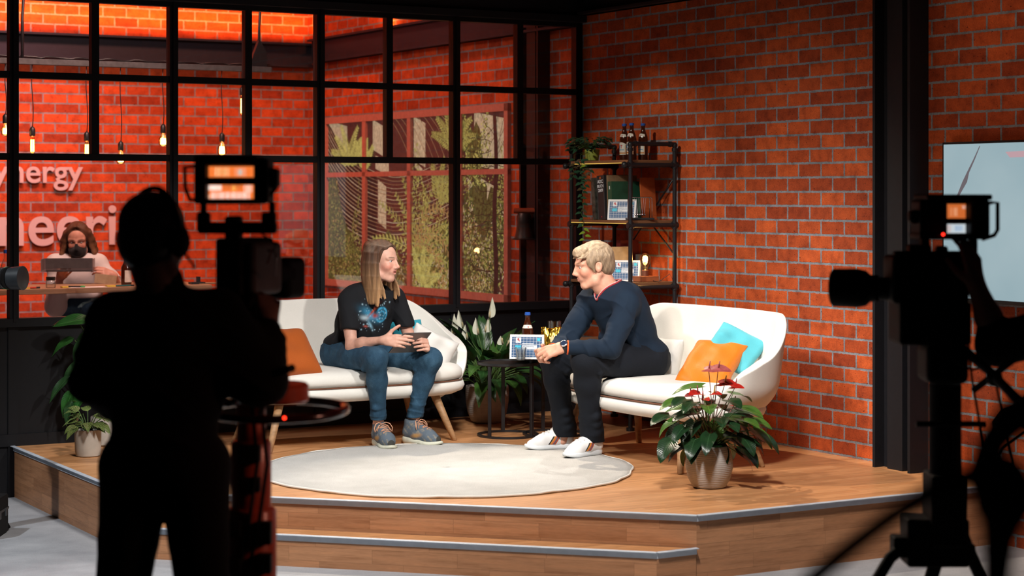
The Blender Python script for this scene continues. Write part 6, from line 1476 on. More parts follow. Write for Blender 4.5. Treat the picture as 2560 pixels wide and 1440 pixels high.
def hanging_bulb(px, py_sock, py_end, tube, label):
    p = on_v(px, VR); sc = F/p.y; z0 = CAMZ-(py_sock-CY)/sc; z1 = CAMZ-(py_end-CY)/sc
    root = thing('hanging_bulb', (p.x, p.y, z0), label, 'lamp', 'hanging bulbs in the back room'); H = z0-z1
    mb = MB(); mb.tube([(0.006*math.sin(k), 0, 0.05+(2.665-z0-0.05)*k/6) for k in range(7)], 0.0035, 6); mb.build('cord', BLK, root, smooth=True)
    mb = MB(); mb.lathe([(0.019, 0.0), (0.020, 0.004), (0.020, 0.045), (0.014, 0.058), (0.005, 0.066)], 16); mb.build('socket', BLK, root, smooth=True, angle=40)
    rr = 0.018 if tube else 0.034
    mb = MB(); mb.lathe([(0.001, -H), (rr*0.7, -H+0.006), (rr, -H+0.03), (rr*0.95, -0.04), (0.014, -0.012), (0.013, 0)], 20); mb.build('bulb', AMB, root, smooth=True)
    mb = MB()
    if tube: mb.tube([(-0.007, 0, -0.025), (-0.007, 0, -H+0.016), (0.007, 0, -H+0.016), (0.007, 0, -0.025)], 0.0058, 6)
    else:
        for k in range(4): mb.tube([(-0.012+0.008*k, 0.004*(-1)**k, -0.035), (-0.014+0.0095*k, 0.004*(-1)**k, -H+0.020)], 0.0060, 6)
    mb.build('filament', FIL2 if tube else FIL, root, smooth=True)
    l = bpy.data.lights.new('bulb_light', 'POINT'); l.energy = 1.2; l.color = (1, 0.5, 0.2); l.shadow_soft_size = 0.03; lo = bpy.data.objects.new('bulb_light', l); COL.objects.link(lo); lo.parent = root; lo.location = (0, 0, -H*0.6)
for i, (px, a, b, t) in enumerate(((14, 308, 342, 0), (81, 340, 385, 1), (217, 352, 402, 1), (302, 376, 412, 0), (408, 333, 368, 0), (555, 354, 392, 0), (606, 238, 288, 1))):
    hanging_bulb(px, a, b, t, ['round cage bulb at the outer end of the hanging row', 'long tube bulb hanging second in the row, above the smaller word', 'long tube bulb just above the end of the smaller word', 'lowest hanging cage bulb, crossing the frame bar above the masked woman', 'cage bulb hanging alone in the middle panes', 'cage bulb hanging right above the viewfinder of the left camera', 'highest tube bulb at the bracket end of the rail'][i])
# high work table with things on it
ZT = 1.163; TV_ = -1.12
def worktable():
    root = thing('work_table', S(3.6, -1.45, 0), 'light wooden high work table in the room behind the glass', 'table', rz=ROT); tw = m_wood('birch_top', (0.40, 0.24, 0.14), (0.36, 0.21, 0.12), 0.3, 2.4, 0.5)
    uvbox(MB().span((-1.35, -0.33, ZT-0.036), (1.35, 0.33, ZT)).build('tabletop', tw, root, bevel=0.003))
    for x in (-1.15, 1.2):
        for y in (-0.24, 0.24): mb = MB(); mb.tube([(x*1.04, y*1.1, 0), (x, y, ZT-0.036)], [0.016, 0.022], 10); mb.build('leg', tw, root, smooth=True)
    return root
worktable()
def on_table(px, dv=-0.08): p = on_v(px, TV_+dv); return Vector((p.x, p.y, ZT))
def small(name, label, cat, px, dv, parts, group=None, rz=A30):
    root = thing(name, on_table(px, dv), label, cat, group, rz=rz)
    for nm, mb, mt in parts: mb.build(nm, mt, root, smooth=False, angle=35)
    return root
YELLOW = plain('sticky_yellow', (0.72, 0.55, 0.08), 0.7); GREENP = plain('green_plastic', (0.05, 0.35, 0.10), 0.4); REDP = plain('red_plastic', (0.5, 0.04, 0.02), 0.4)
small('jar', 'small glass jar with black lid on the work table', 'jar', 127, -0.1, [('glass_body', MB().lathe([(0.001, 0), (0.030, 0), (0.033, 0.01), (0.033, 0.045), (0.027, 0.052), (0.001, 0.052)], 24), CLEAR), ('lid', MB().lathe([(0.030, 0.050), (0.031, 0.052), (0.031, 0.072), (0.029, 0.074), (0.001, 0.074)], 24), BLK)])
small('bottle', 'clear bottle with blue cap at the end of the work table', 'bottle', 15, -0.1, [('glass_body', MB().lathe([(0.001, 0), (0.034, 0), (0.036, 0.01), (0.036, 0.15), (0.015, 0.20), (0.013, 0.235), (0.001, 0.235)], 24), CLEAR), ('cap', MB().lathe([(0.016, 0.232), (0.016, 0.255), (0.001, 0.257)], 20), CAPB)])
small('bottle', 'dark bottle with white label on the work table beside the black silhouette', 'bottle', 316, -0.25, [('glass_body', MB().lathe([(0.001, 0), (0.034, 0), (0.036, 0.01), (0.036, 0.12), (0.016, 0.16), (0.014, 0.20), (0.001, 0.205)], 24), BROWN), ('label', curved(MB(), 0.0366, -2.2, -0.4, 0.02, 0.10), LABW)])
small('paper_sheet', 'white paper sheet lying in front of the masked woman', 'paper', 215, -0.06, [('sheet', MB().box((0, 0, 0.001), (0.13, 0.05, 0.001)), PAPER)])
for px, lab in ((62, 'yellow sticky note pad beside the dark frame post'), (164, 'yellow sticky note pad beside the jar'), (276, 'yellow sticky note pad under the beige card')): small('note_pad', lab, 'note pad', px, -0.06, [('pad', MB().box((0, 0, 0.005), (0.028, 0.024, 0.005)), YELLOW)], 'sticky note pads')
small('pen', 'red pen on the work table left of the jar', 'pen', 80, -0.05, [('barrel', MB().tube([(-0.04, 0, 0.006), (0.03, 0.01, 0.006)], 0.006, 8), REDP), ('cap', MB().tube([(0.03, 0.01, 0.006), (0.055, 0.013, 0.006)], 0.0068, 8), BLK)], 'pens on the work table')
small('pen', 'dark pen lying across the white paper sheet', 'pen', 190, -0.02, [('barrel', MB().tube([(-0.05, 0, 0.010), (0.03, 0.0, 0.008)], 0.005, 8), BLK), ('cap', MB().tube([(0.03, 0, 0.008), (0.06, 0.0, 0.007)], 0.0058, 8), GREENP)], 'pens on the work table')
small('pen', 'teal pen near the dark bottle on the work table', 'pen', 312, -0.05, [('barrel', MB().tube([(-0.06, 0, 0.006), (0.04, 0.0, 0.006)], 0.0055, 8), plain('teal_plastic', (0.01, 0.12, 0.12), 0.4)), ('cap', MB().tube([(0.04, 0, 0.006), (0.065, 0.0, 0.006)], 0.0062, 8), BLK)], 'pens on the work table')
small('clip_stand', 'small dark clip stand near the free end of the work table', 'clip', 492, -0.12, [('base', MB().box((0, 0, 0.008), (0.05, 0.03, 0.007)), BLK), ('post', MB().box((0.01, 0, 0.03), (0.012, 0.012, 0.022)), BLK)])
small('kraft_envelope', 'kraft paper envelope beside the dark clip stand', 'envelope', 516, -0.14, [('envelope', MB().box((0, 0, 0.004), (0.07, 0.05, 0.004)), KRAFT)])
# dark bell-shaped fitting on the column behind the glass
def bell():
    p = on_v(1334, -0.42); p.z = CAMZ-(600-CY)*p.y/F; root = thing('bell_fitting', S(0.135, -0.53, p.z), 'dark bell-shaped fitting with copper roll on top, on the column behind the glass', 'wall fitting')
    mb = MB(); mb.lathe([(0.085, 0.0), (0.088, 0.006), (0.070, 0.012), (0.060, 0.05), (0.050, 0.12), (0.052, 0.17), (0.040, 0.19)], 28); mb.build('bell_body', BLK, root, smooth=True, angle=40)
    mb = MB(); mb.tube([(-0.075, 0, 0.205), (0.085, 0, 0.205)], 0.020, 14); mb.build('copper_roll', plain('copper', (0.45, 0.12, 0.06), 0.4, 0.6), root, smooth=True, angle=40)
    MB().box((-0.02, 0.03, 0.12), (0.02, 0.06, 0.03)).build('bracket', BLK, root)
bell()
# television on the brick wall beside the column
def television():
    V0, W, Z0, Z1 = 3.664, 1.46, 1.222, 2.05; root = thing('television', S(0.04, V0+W/2, (Z0+Z1)/2), 'large flat television on the brick wall showing a pale blue picture', 'television', rz=ROT)
    h = (Z1-Z0)/2; MB().box((-0.008, 0, 0), (0.022, W/2, h)).build('housing', BLK, root, bevel=0.003)
    t = NT('tv_picture'); nz = t.noise(t.coord(), 1.6, 3); c = t.ramp(nz, [(0.3, (0.36, 0.52, 0.58)), (0.7, (0.47, 0.62, 0.67))]); t.base((0.01, 0.01, 0.01)); t.l(c, t.b.inputs['Emission Color']); t.b.inputs['Emission Strength'].default_value = 0.75; t.set(Roughness=0.3)
    sc = MB().box((0.0145, 0, 0.004), (0.001, W/2-0.012, h-0.016)).build('screen', t.m, root)
    mb = MB(); P = lambda px, py: (0.0160, (on_v2(px)-V0-W/2), CAMZ-(py-CY)*on_y(px)/F-(Z0+Z1)/2)
    def on_v2(px): k = (px-CX)/F; return (B0.y*k-B0.x)/(GY+GX*k)
    def on_y(px): return B0.y-GX*on_v2(px)
    pts = [(2470, 365), (2455, 400), (2440, 432), (2432, 455), (2415, 490)]
    vs = []
    for (x, y), w in zip(pts, (1, 2, 3, 6, 3)): vs += [P(x-w, y), P(x+w, y)]
    mb.add(vs, [(2*i, 2*i+1, 2*i+3, 2*i+2) for i in range(4)]); mb.build('picture_streak', emit('tv_streak', (0.16, 0.14, 0.16), 0.8), sc)
    mb = MB(); mb.add([P(2534, 380), P(2600, 376), P(2600, 392), P(2545, 394)], [(0, 1, 2, 3)]); mb.build('picture_patch', emit('tv_pink', (0.55, 0.36, 0.40), 0.9), sc)
television()
# ------------------------------------------------------------------ people and cameras of the crew
CLOTHK = fabric('black_cloth', (0.0028, 0.0028, 0.0032), 0.2, 300, 0.95, 0.2, 0, 9, 0.0)
def helper_woman():
    root = thing('person', (on_v(195, -2.05).x, on_v(195, -2.05).y, 0), 'standing person in black face mask and white blouse holding a grey tray', 'person'); O = np.array(root.location)
    c = V(O[0], O[1], 0); f = nrm(V(0.10, -1, 0)); lf = V(-f[1], f[0], 0)*1.0
    at3 = lambda px, py, dy=0.0: np.array(at(px, py, O[1]+dy))
    pel = c+V(0, 0, 0.93); nb = c+V(0.0, -0.04, 1.345); Rt = frame(f, nrm(nb-pel)); shR, shL = nb-lf*0.145+V(0, 0, -0.055), nb+lf*0.145+V(0, 0, -0.055)
    hip = [pel-lf*0.09, pel+lf*0.09]; kn = [c-lf*0.09+V(0, -0.02, 0.50), c+lf*0.09+V(0, 0, 0.50)]; an = [c-lf*0.09+V(0, 0.02, 0.09), c+lf*0.09+V(0, 0.02, 0.09)]
    elR, wrR = at3(140, 765, -0.10), at3(150, 694, -0.30); elL, wrL = at3(303, 735, -0.10), at3(285, 690, -0.30)
    HC = at3(194, 600, -0.07); RH = frame(nrm(V(0.12, -0.93, -0.30)), (0, -0.3, 1))
    def torso(sd, g):
        M = lambda a, x: pel+(nb-pel)*a+Rt @ V(x, 0, 0)
        sd.el(pel, (0.10+g, 0.150+g, 0.11+g), Rt, 0.04); sd.el(M(0.4, 0), (0.085+g, 0.115+g, 0.13+g), Rt, 0.05); sd.el(M(0.70, 0.01), (0.100+g, 0.128+g, 0.12+g), Rt, 0.05); sd.rc(shR, shL, 0.05+g, 0.05+g, 0.05)
    def legs(sd, g):
        for h, k, a in zip(hip, kn, an): sd.chain([h, k, a], [0.088+g, 0.058+g, 0.038+g], 0.03)
    sd = Sdf(); torso(sd, -0.005); legs(sd, -0.006)
    for s_, e, w in ((shR, elR, wrR), (shL, elL, wrL)): sd.chain([s_, e, w], [0.044, 0.036, 0.024], 0.025)
    sd.rc(nb-V(0, 0, 0.03), HC+RH @ V(-0.03, 0, -0.05), 0.05, 0.046, 0.03); T = head(sd, HC, RH, 0.98)
    _, t1 = hand(sd, wrR, frame(nrm(V(0.35, -0.6, 0.3)), V(-0.6, -0.2, -0.6)), False, [(0.3, 0.4, 0.3)]*4, 0.95)
    _, t2 = hand(sd, wrL, frame(nrm(V(-0.65, -0.35, 0.30)), V(0.25, -0.7, 0.5)), True, [(0.5, 0.6, 0.4)]*4, 0.95, thumb=(0.8, 0.45, -0.4))
    for a in an: sd.rc(a, a+f*0.15-V(0, 0, 0.05), 0.036, 0.03, 0.03)
    col = lambda P: face_color(P, T, RH, HC, 0.98, V(0.58, 0.30, 0.22), (0.5, 0.14, 0.13), (0.6, 0.22, 0.16), (0.12, 0.06, 0.04))
    sd.build('body', SKIN, root, 0.0042, col, origin=O); eyes(root, lambda x, y, z: T(x, y, z)-O, RH, 0.98, (1, 0, -0.4), IRIS_G)
    sd = Sdf(); legs(sd, 0.008); sd.el(pel, (0.11, 0.165, 0.115), Rt, 0.04); sd.el(pel+V(0, 0, 0.10), (0.10, 0.145, 0.08), Rt, 0.04); sd.cut(V(0, 0, 1), c+V(0, 0, 1.08), 0.004); sd.build('jeans', DENIM, root, 0.006, origin=O)
    sd = Sdf(); torso(sd, 0.022); sd.el(pel+V(0, 0, 0.14), (0.125, 0.175, 0.06), Rt, 0.04); sd.cut(V(0, 0, -1), c+V(0, 0, 1.05), 0.006)
    for s_, e, w in ((shR, elR, wrR), (shL, elL, wrL)): sd.chain([s_, s_*0.5+e*0.5, e, e+(w-e)*0.62], [0.056, 0.064, 0.074, 0.056], 0.03); sd.rc(e+(w-e)*0.70, w, 0.05, 0.03, 0.006, True)
    sd.el(nb+V(0, -0.02, 0.05), (0.075, 0.08, 0.07), Rt, 0.01, True)
    sd.build('blouse', fabric('white_linen', (0.68, 0.66, 0.66), 0.06, 500, 0.9, 0.2, 0.6, 12), root, 0.006, origin=O)
    sd = Sdf(); TH = lambda x, y, z: HC+RH @ (V(x, y, z)*0.98)
    sd.el(TH(0.042, 0, -0.058), (0.068, 0.064, 0.056), RH, 0.01); sd.rc(TH(0.098, 0, 0.000), TH(0.116, 0, -0.030), 0.010, 0.014, 0.02); sd.el(TH(0.098, 0, -0.055), (0.022, 0.030, 0.034), RH, 0.02); sd.rc(TH(0.075, 0.045, -0.022), TH(0.0, 0.078, 0.0), 0.006, 0.003, 0.01); sd.rc(TH(0.075, -0.045, -0.022), TH(0.0, -0.078, 0.0), 0.006, 0.003, 0.01); sd.build('face_mask', fabric('black_mask', (0.012, 0.012, 0.014)), root, 0.004, origin=O)
    sd = Sdf(); r2 = np.random.RandomState(8); sd.el(TH(-0.02, 0, 0.042), (0.098, 0.084, 0.088), RH, 0.01)
    for side in (1, -1):
        for i in range(16):
            t_ = i/15; phi = math.radians(180-t_*112); cx, sy = math.cos(phi), abs(math.sin(phi)); pts = [TH(-0.03+0.09*t_, 0.01*side, 0.118), TH(-0.02+cx*0.09, side*0.088*sy, 0.05)]
            for k in range(6): z = 0.0-0.045*k; wv = 0.010*math.sin(k*1.7+i*1.1); pts.append(TH(-0.022+cx*(0.100+wv)+0.02*t_*k/5, side*(0.100*sy+wv+0.007*k), z))
            sd.chain(pts, [0.007, 0.012, 0.014, 0.015, 0.016, 0.015, 0.014, 0.009], 0.008)
    sd.el(TH(0.085, 0, -0.02), (0.050, 0.066, 0.105), RH, 0.006, True)
    def hc(P):
        q = (P-HC) @ RH; t_ = np.clip((0.03-q[:, 2])/0.2, 0, 1)[:, None]; return V(0.11, 0.05, 0.028)*(1-t_)+V(0.30, 0.15, 0.07)*t_
    strands(sd.build('hair', HAIR, root, 0.0045, hc, origin=O), lambda P: np.stack([np.arctan2(((P-HC) @ RH)[:, 1], ((P-HC) @ RH)[:, 0])*0.6, ((P-HC) @ RH)[:, 2]*0.4, P[:, 0]*0], 1), O)
    # grey tray held up, beige card in the other hand
    p = at(168, 662, O[1]-0.36); tr = thing('storage_tray', p, 'grey translucent tray held up by the masked woman', 'tray', rz=math.radians(8)); TG = plain('smoke_grey_plastic', (0.075, 0.075, 0.08), 0.25); TG2 = plain('grey_plastic_side', (0.17, 0.13, 0.13), 0.3)
    MB().box((0.02, -0.08, 0.012), (0.158, 0.004, 0.036)).build('front_panel', TG, tr, bevel=0.002); MB().box((0.0, 0.0, -0.040), (0.165, 0.09, 0.004)).build('bottom_panel', TG2, tr)
    for x in (-0.165, 0.178): MB().box((x, 0.0, 0.0), (0.004, 0.085, 0.042)).build('side_panel', TG2, tr)
    MB().box((0.0, 0.085, 0.0), (0.165, 0.004, 0.042)).build('back_panel', TG2, tr); MB().box((0.02, -0.084, -0.036), (0.155, 0.006, 0.008)).build('lower_lip', TG, tr)
    p = at(264, 698, O[1]-0.38); cdo = thing('paper_card', p, 'beige card held in the lowered hand of the masked woman', 'card'); MB().box((0, 0, 0), (0.075, 0.0012, 0.032), Matrix.Rotation(0.12, 3, 'Y')).build('card', BEIGE, cdo)
helper_woman()

DK = plain('black_plastic', (0.006, 0.006, 0.0065), 0.7, spec=0.2); DK2 = plain('black_rubber', (0.006, 0.006, 0.006), 0.8); RAINC = plain('grey_camera_cover', (0.10, 0.085, 0.085), 0.7, var=0.2, scale=12); PED = plain('red_orange_enamel', (0.50, 0.07, 0.022), 0.4, coat=0.2); GRYM = plain('camera_grey', (0.05, 0.055, 0.06), 0.35)
LOC = lambda root, px, py, Y: at(px, py, Y)-Vector(root.location)
def screen_picture(root, name, px0, px1, py0, py1, Y, rows, e=1.0):
    """a lit viewfinder picture: rows of coloured fields"""
    mats = {}; mb = MB(); mlist = []
    for (x0, x1, y0, y1, c) in rows:
        if c not in mats: mats[c] = len(mlist); mlist.append(emit('vf_%d' % (len(mlist)+1), c, e))
        a = LOC(root, px0+(px1-px0)*x0, py0+(py1-py0)*y0, Y); b = LOC(root, px0+(px1-px0)*x1, py0+(py1-py0)*y1, Y); mb.add([(a.x, a.y, a.z), (b.x, a.y, a.z), (b.x, a.y, b.z), (a.x, a.y, b.z)], [(0, 1, 2, 3)], mats[c])
    return mb.build(name, mlist, root)
def pbox(root, px0, py0, px1, py1, Y, depth, mat, nm, bevel=0.008, rz=0.0):
    a, b = LOC(root, px0, py0, Y), LOC(root, px1, py1, Y); c = (a+b)/2; mb = MB(); mb.box((c.x, c.y+depth/2, c.z), (abs(b.x-a.x)/2, depth/2, abs(a.z-b.z)/2), Matrix.Rotation(rz, 3, 'Z') if rz else None); return mb.build(nm, mat, root, bevel=bevel, seg=3)
def ptube(root, pts, r, mat, nm, n=8): mb = MB(); mb.tube([LOC(root, *p) for p in pts], r, n); return mb.build(nm, mat, root, smooth=True, angle=50)
def left_camera():
    Y = 5.95; ped = thing('camera_pedestal', (at(628, 1440, Y).x, Y, 0), 'red-orange camera pedestal with black steering ring beside the operator', 'camera pedestal')
    P = lambda px, py: LOC(ped, px, py, Y)
    for r0, y0, y1 in ((0.045, 960, 1110), (0.062, 1100, 1275), (0.078, 1268, 1480), (0.095, 1470, 1900)):
        za, zb = P(628, y1).z, P(628, y0).z; mb = MB(); mb.lathe([(r0, max(za, 0.05)), (r0, zb-0.01), (r0-0.008, zb)], 28); mb.build('column_tube', PED, ped, smooth=True, angle=40)
    mb = MB(); mb.lathe([(0.34, 0.0), (0.36, 0.03), (0.36, 0.12), (0.20, 0.20), (0.10, 0.26)], 40); mb.build('base', PED, ped, smooth=True, angle=40)
    for px, py, w, h in ((632, 1127, 26, 22), (632, 1203, 26, 18), (590, 1308, 24, 20), (668, 1320, 20, 28), (590, 1400, 24, 20), (670, 1395, 18, 24)):
        a = P(px, py); s_ = Y/F; mb = MB(); mb.box((a.x, -0.085 if py > 1250 else -0.068, a.z), (w*s_, 0.022, h*s_)); mb.build('clamp', DK, ped, bevel=0.004)
    zd = P(700, 1005).z; mb = MB(); mb.lathe([(0.105, zd), (0.112, zd+0.008), (0.112, zd+0.05), (0.104, zd+0.058), (0.03, zd+0.058)], 40, (0.065, 0, 0)); mb.build('drum', PED, ped, smooth=True, angle=40)
    zr = P(700, 1024).z; mb = MB(); mb.tube([(0.075+0.215*math.cos(2*PI*k/56), 0.215*math.sin(2*PI*k/56), zr+0.006*math.sin(2*PI*k/56)) for k in range(56)], 0.0135, 10, closed=True); mb.build('steering_ring', plain('dark_red_gloss', (0.035, 0.006, 0.005), 0.18, coat=0.5), ped, smooth=True)
    for a in (0.4, 2.5, 4.6): mb = MB(); mb.tube([(0.065+0.10*math.cos(a), 0.10*math.sin(a), zd+0.01), (0.075+0.21*math.cos(a), 0.21*math.sin(a), zr)], 0.008, 8); mb.build('spoke', DK, ped, smooth=True)
    mb = MB(); mb.ball((0.128, -0.222, zr), 0.0045, 10); mb.build('tally_light', emit('red_led', (1, 0.03, 0.01), 6), ped)
    for off in (0.0, 0.03): mb = MB(); mb.tube([(0.012+off, -0.075-off*0.5, P(0, 1000).z), (0.03+off, -0.085, P(0, 1150).z), (0.005+off, -0.09, P(0, 1300).z), (-0.03+off, -0.10, P(0, 1430).z)], 0.006, 6); mb.build('cable', DK2, ped, smooth=True)
    # camera on top
    Yc = 5.90; cam = thing('studio_camera', at(610, 955, Yc), 'black studio camera with bright viewfinder beside the head of the standing operator', 'camera')
    d = Vector((0.42, 0.907, 0)); R = Matrix.Rotation(math.atan2(d.y, d.x)-PI/2, 3, 'Z')
    c = LOC(cam, 572, 668, Yc); mb = MB(); mb.box(c+d*0.09, (0.046, 0.10, 0.088), R); mb.build('body', DK, cam, bevel=0.012, seg=3)
    mb = MB(); mb.box(c+d*0.10+R @ Vector((0.062, 0, -0.005)), (0.018, 0.085, 0.080), R); mb.build('side_cover', RAINC, cam, bevel=0.02, seg=4)
    mb = MB(); mb.tube([c+d*0.18+Vector((0.01, 0, -0.02)), c+d*0.27+Vector((0.03, 0, -0.03))], [0.045, 0.045], 24); mb.build('lens', DK, cam, smooth=True, angle=40)
    q = at(714, 695, 6.16)-Vector(cam.location); mb = MB(); mb.box(q, (0.046, 0.06, 0.066), R); mb.build('lens_hood', DK, cam, bevel=0.022, seg=4)
    pbox(cam, 560, 735, 650, 800, Yc-0.02, 0.16, DK, 'mount_plate'); pbox(cam, 585, 795, 640, 960, Yc-0.02, 0.09, DK, 'pan_head', 0.02)
    # viewfinder
    Yv = 5.82; vf = []
    pbox(cam, 484, 388, 640, 412, Yv-0.08, 0.20, DK, 'viewfinder_hood'); pbox(cam, 484, 404, 514, 510, Yv-0.05, 0.15, DK, 'viewfinder_side'); pbox(cam, 634, 396, 670, 508, Yv-0.05, 0.15, DK, 'viewfinder_side'); pbox(cam, 500, 497, 652, 511, Yv-0.05, 0.15, DK, 'viewfinder_floor'); pbox(cam, 486, 400, 660, 508, Yv+0.02, 0.13, DK, 'viewfinder_body', 0.012)
    pbox(cam, 668, 420, 694, 470, Yv-0.02, 0.08, DK, 'control_knob', 0.012); pbox(cam, 514, 443, 636, 462, Yv-0.03, 0.02, DK2, 'glare_bar', 0.002)
    O_, W_, T_, B_, Br = (0.75, 0.16, 0.03), (0.85, 0.80, 0.72), (0.30, 0.45, 0.45), (0.10, 0.03, 0.02), (0.55, 0.30, 0.10)
    screen_picture(cam, 'viewfinder_picture', 512, 634, 416, 497, Yv+0.012, [(0, 1, 0, 0.36, O_), (0.20, 0.50, 0.04, 0.30, (0.75, 0.60, 0.32)), (0.30, 0.44, 0.08, 0.26, (0.45, 0.35, 0.12)), (0.62, 0.84, 0.05, 0.30, (0.55, 0.45, 0.36)), (0.68, 0.76, 0.10, 0.26, T_), (0, 1, 0.56, 1.0, O_), (0.05, 0.34, 0.58, 0.74, W_), (0.80, 0.97, 0.58, 0.80, W_), (0.38, 0.75, 0.56, 0.70, B_), (0.54, 0.66, 0.60, 0.76, (0.75, 0.45, 0.10)), (0.12, 0.92, 0.80, 1.0, (0.95, 0.93, 0.90)), (0.0, 0.12, 0.88, 1.0, (0.9, 0.8, 0.6))], 1.3)
    for pts in ([(496, 415, Yv-0.03), (462, 418, Yv-0.03), (463, 470, Yv-0.03), (475, 500, Yv-0.03), (496, 500, Yv-0.03)], [(664, 500, Yv), (690, 470, Yv), (690, 440, Yv)]): ptube(cam, pts, 0.006, DK, 'guard_bar')
    pbox(cam, 492, 555, 690, 585, Yv, 0.05, DK, 'yoke', 0.01); pbox(cam, 490, 530, 522, 582, Yv, 0.05, DK, 'yoke_arm', 0.01); pbox(cam, 652, 530, 688, 584, Yv, 0.05, DK, 'yoke_arm', 0.01); pbox(cam, 560, 540, 600, 600, Yv+0.01, 0.08, DK, 'yoke_post', 0.01)
    for x in (500, 672): pbox(cam, x, 505, x+14, 540, Yv+0.01, 0.03, DK, 'yoke_pin', 0.004)
    ptube(cam, [(655, 585, Yv), (675, 600, Yv), (690, 610, Yv), (685, 630, Yv+0.05), (668, 625, Yv+0.05)], 0.003, DK2, 'cable', 6); ptube(cam, [(668, 660, Yv), (680, 622, Yv), (692, 640, Yv), (688, 690, Yv+0.1)], 0.003, plain('red_cable', (0.16, 0.02, 0.015), 0.5), 'cable', 6); ptube(cam, [(700, 745, Yv), (698, 775, Yv), (690, 805, Yv), (672, 812, Yv), (668, 780, Yv)], 0.003, plain('dark_red_cable', (0.12, 0.02, 0.015), 0.5), 'cable', 6)
    ptube(cam, [(640, 840, Yc), (655, 800, Yc-0.03), (668, 770, Yc-0.08)], 0.012, DK2, 'pan_handle'); ptube(cam, [(600, 900, Yc-0.02), (700, 930, Yc-0.20), (730, 920, Yc-0.28)], 0.012, DK2, 'pan_handle')
left_camera()
def left_operator():
    Y = 5.68; root = thing('person', (at(400, 1440, Y).x, Y, 0), 'standing camera operator in black seen from behind, wearing a headset', 'person'); O = np.array(root.location)
    a = lambda px, py, dy=0.0: np.array(at(px, py, Y+dy))
    HC = a(388, 598, 0.0); fh = nrm(V(0.50, 0.86, -0.05)); RH = frame(fh, (0.04, 0, 1)); f = nrm(V(0.30, 0.95, 0)); lf = V(-f[1], f[0], 0)
    nb = a(405, 735, 0.02); pel = a(412, 1150, 0.0); Rt = frame(f, nrm(nb-pel)); shL, shR = a(285, 800, 0.0), a(545, 790, 0.05)
    elL, wrL = a(228, 955, 0.03), a(340, 1030, 0.24); elR, wrR = a(662, 955, 0.03), a(668, 815, 0.10)
    hip = [a(342, 1175), a(484, 1175)]; kn = [a(296, 1440, 0.02), a(512, 1440, 0.02)]; kn = [V(k[0], k[1], 0.52) for k in kn]; an = [V(kn[0][0]-0.01, Y-0.03, 0.08), V(kn[1][0]+0.01, Y-0.03, 0.08)]
    def torso(sd, g): sd.el(pel, (0.12+g, 0.168+g, 0.14+g), Rt, 0.05); sd.el(pel*0.6+nb*0.4, (0.12+g, 0.172+g, 0.17+g), Rt, 0.06); sd.el(pel*0.3+nb*0.7, (0.125+g, 0.182+g, 0.15+g), Rt, 0.06); sd.rc(shL, shR, 0.066+g, 0.066+g, 0.06)
    def legs(sd, g):
        for h, k, n in zip(hip, kn, an): sd.chain([h, h*0.55+k*0.45, k, n], [0.096+g, 0.074+g, 0.060+g, 0.045+g], 0.012)
    sd = Sdf(); torso(sd, -0.01); legs(sd, -0.01)
    for s_, e, w in ((shL, elL, wrL), (shR, elR, wrR)): sd.chain([s_, s_*0.5+e*0.5, e, w], [0.060, 0.052, 0.044, 0.030], 0.03)
    sd.rc(nb-V(0, 0, 0.02), HC+RH @ V(-0.03, 0, -0.06), 0.062, 0.058, 0.03); T = head(sd, HC, RH, 1.05, False)
    hand(sd, wrL, frame(nrm(V(0.5, 0.8, 0.1)), V(0, 0, 1)), True, [(0.5, 0.6, 0.4)]*4, 1.05); hand(sd, wrR, frame(nrm(V(-0.05, 0.5, 0.8)), V(0.4, -0.8, 0.4)), False, [(0.9, 0.9, 0.5)]*4, 1.05)
    for n in an: sd.rc(n, n+f*0.17-V(0, 0, 0.04), 0.042, 0.036, 0.03)
    sd.build('body', SKIN, root, 0.006, lambda P: face_color(P, T, RH, HC, 1.05, V(0.22, 0.12, 0.09), (0.2, 0.08, 0.07), (0.24, 0.10, 0.08)), origin=O)
    sd = Sdf(); torso(sd, 0.010)
    for s_, e, w in ((shL, elL, wrL), (shR, elR, wrR)): sd.chain([s_, s_*0.5+e*0.5, e], [0.076, 0.070, 0.064], 0.03); sd.chain([e, e*0.4+w*0.6, e*0.1+w*0.9], [0.064, 0.058, 0.046], 0.02)
    sd.rc(a(560, 860), a(630, 940), 0.10, 0.085, 0.05); sd.rc(nb-V(0, 0, 0.01), nb+V(0, 0, 0.03), 0.075, 0.066, 0.02); sd.build('jacket', CLOTHK, root, 0.007, origin=O, wrinkle=folds([((0.5, 0.2, 0.8), 0.09, None, 0)], 0.008, 5))
    sd = Sdf(); legs(sd, 0.014); sd.el(pel, (0.13, 0.178, 0.13), Rt, 0.05); sd.cut(V(0, 0, -1), V(0, 0, 0.06), 0.004); sd.build('trousers', CLOTHK, root, 0.007, origin=O)
    sd = Sdf(); TH = lambda x, y, z: HC+RH @ (V(x, y, z)*1.05); sd.el(TH(-0.02, 0, 0.045), (0.103*1.05, 0.084*1.05, 0.088*1.05), RH, 0.01); sd.el(TH(-0.05, 0, -0.02), (0.07, 0.075, 0.07), RH, 0.03); sd.el(TH(0.09, 0, -0.01), (0.05, 0.08, 0.07), RH, 0.01, True)
    strands(sd.build('hair', HAIR, root, 0.006, lambda P: np.tile(V(0.005, 0.004, 0.0035), (len(P), 1)), origin=O), lambda P: P*0.3, O)
    for n, fn in zip(an, ('shoe', 'shoe')):
        s3 = Sdf(); s3.chain([n-f*0.06-V(0, 0, 0.03), n+f*0.06-V(0, 0, 0.03), n+f*0.20-V(0, 0, 0.045)], [0.045, 0.047, 0.036], 0.03); s3.cut(V(0, 0, -1), V(0, 0, 0.002), 0.004); s3.build(fn, CLOTHK, root, 0.007, origin=O)
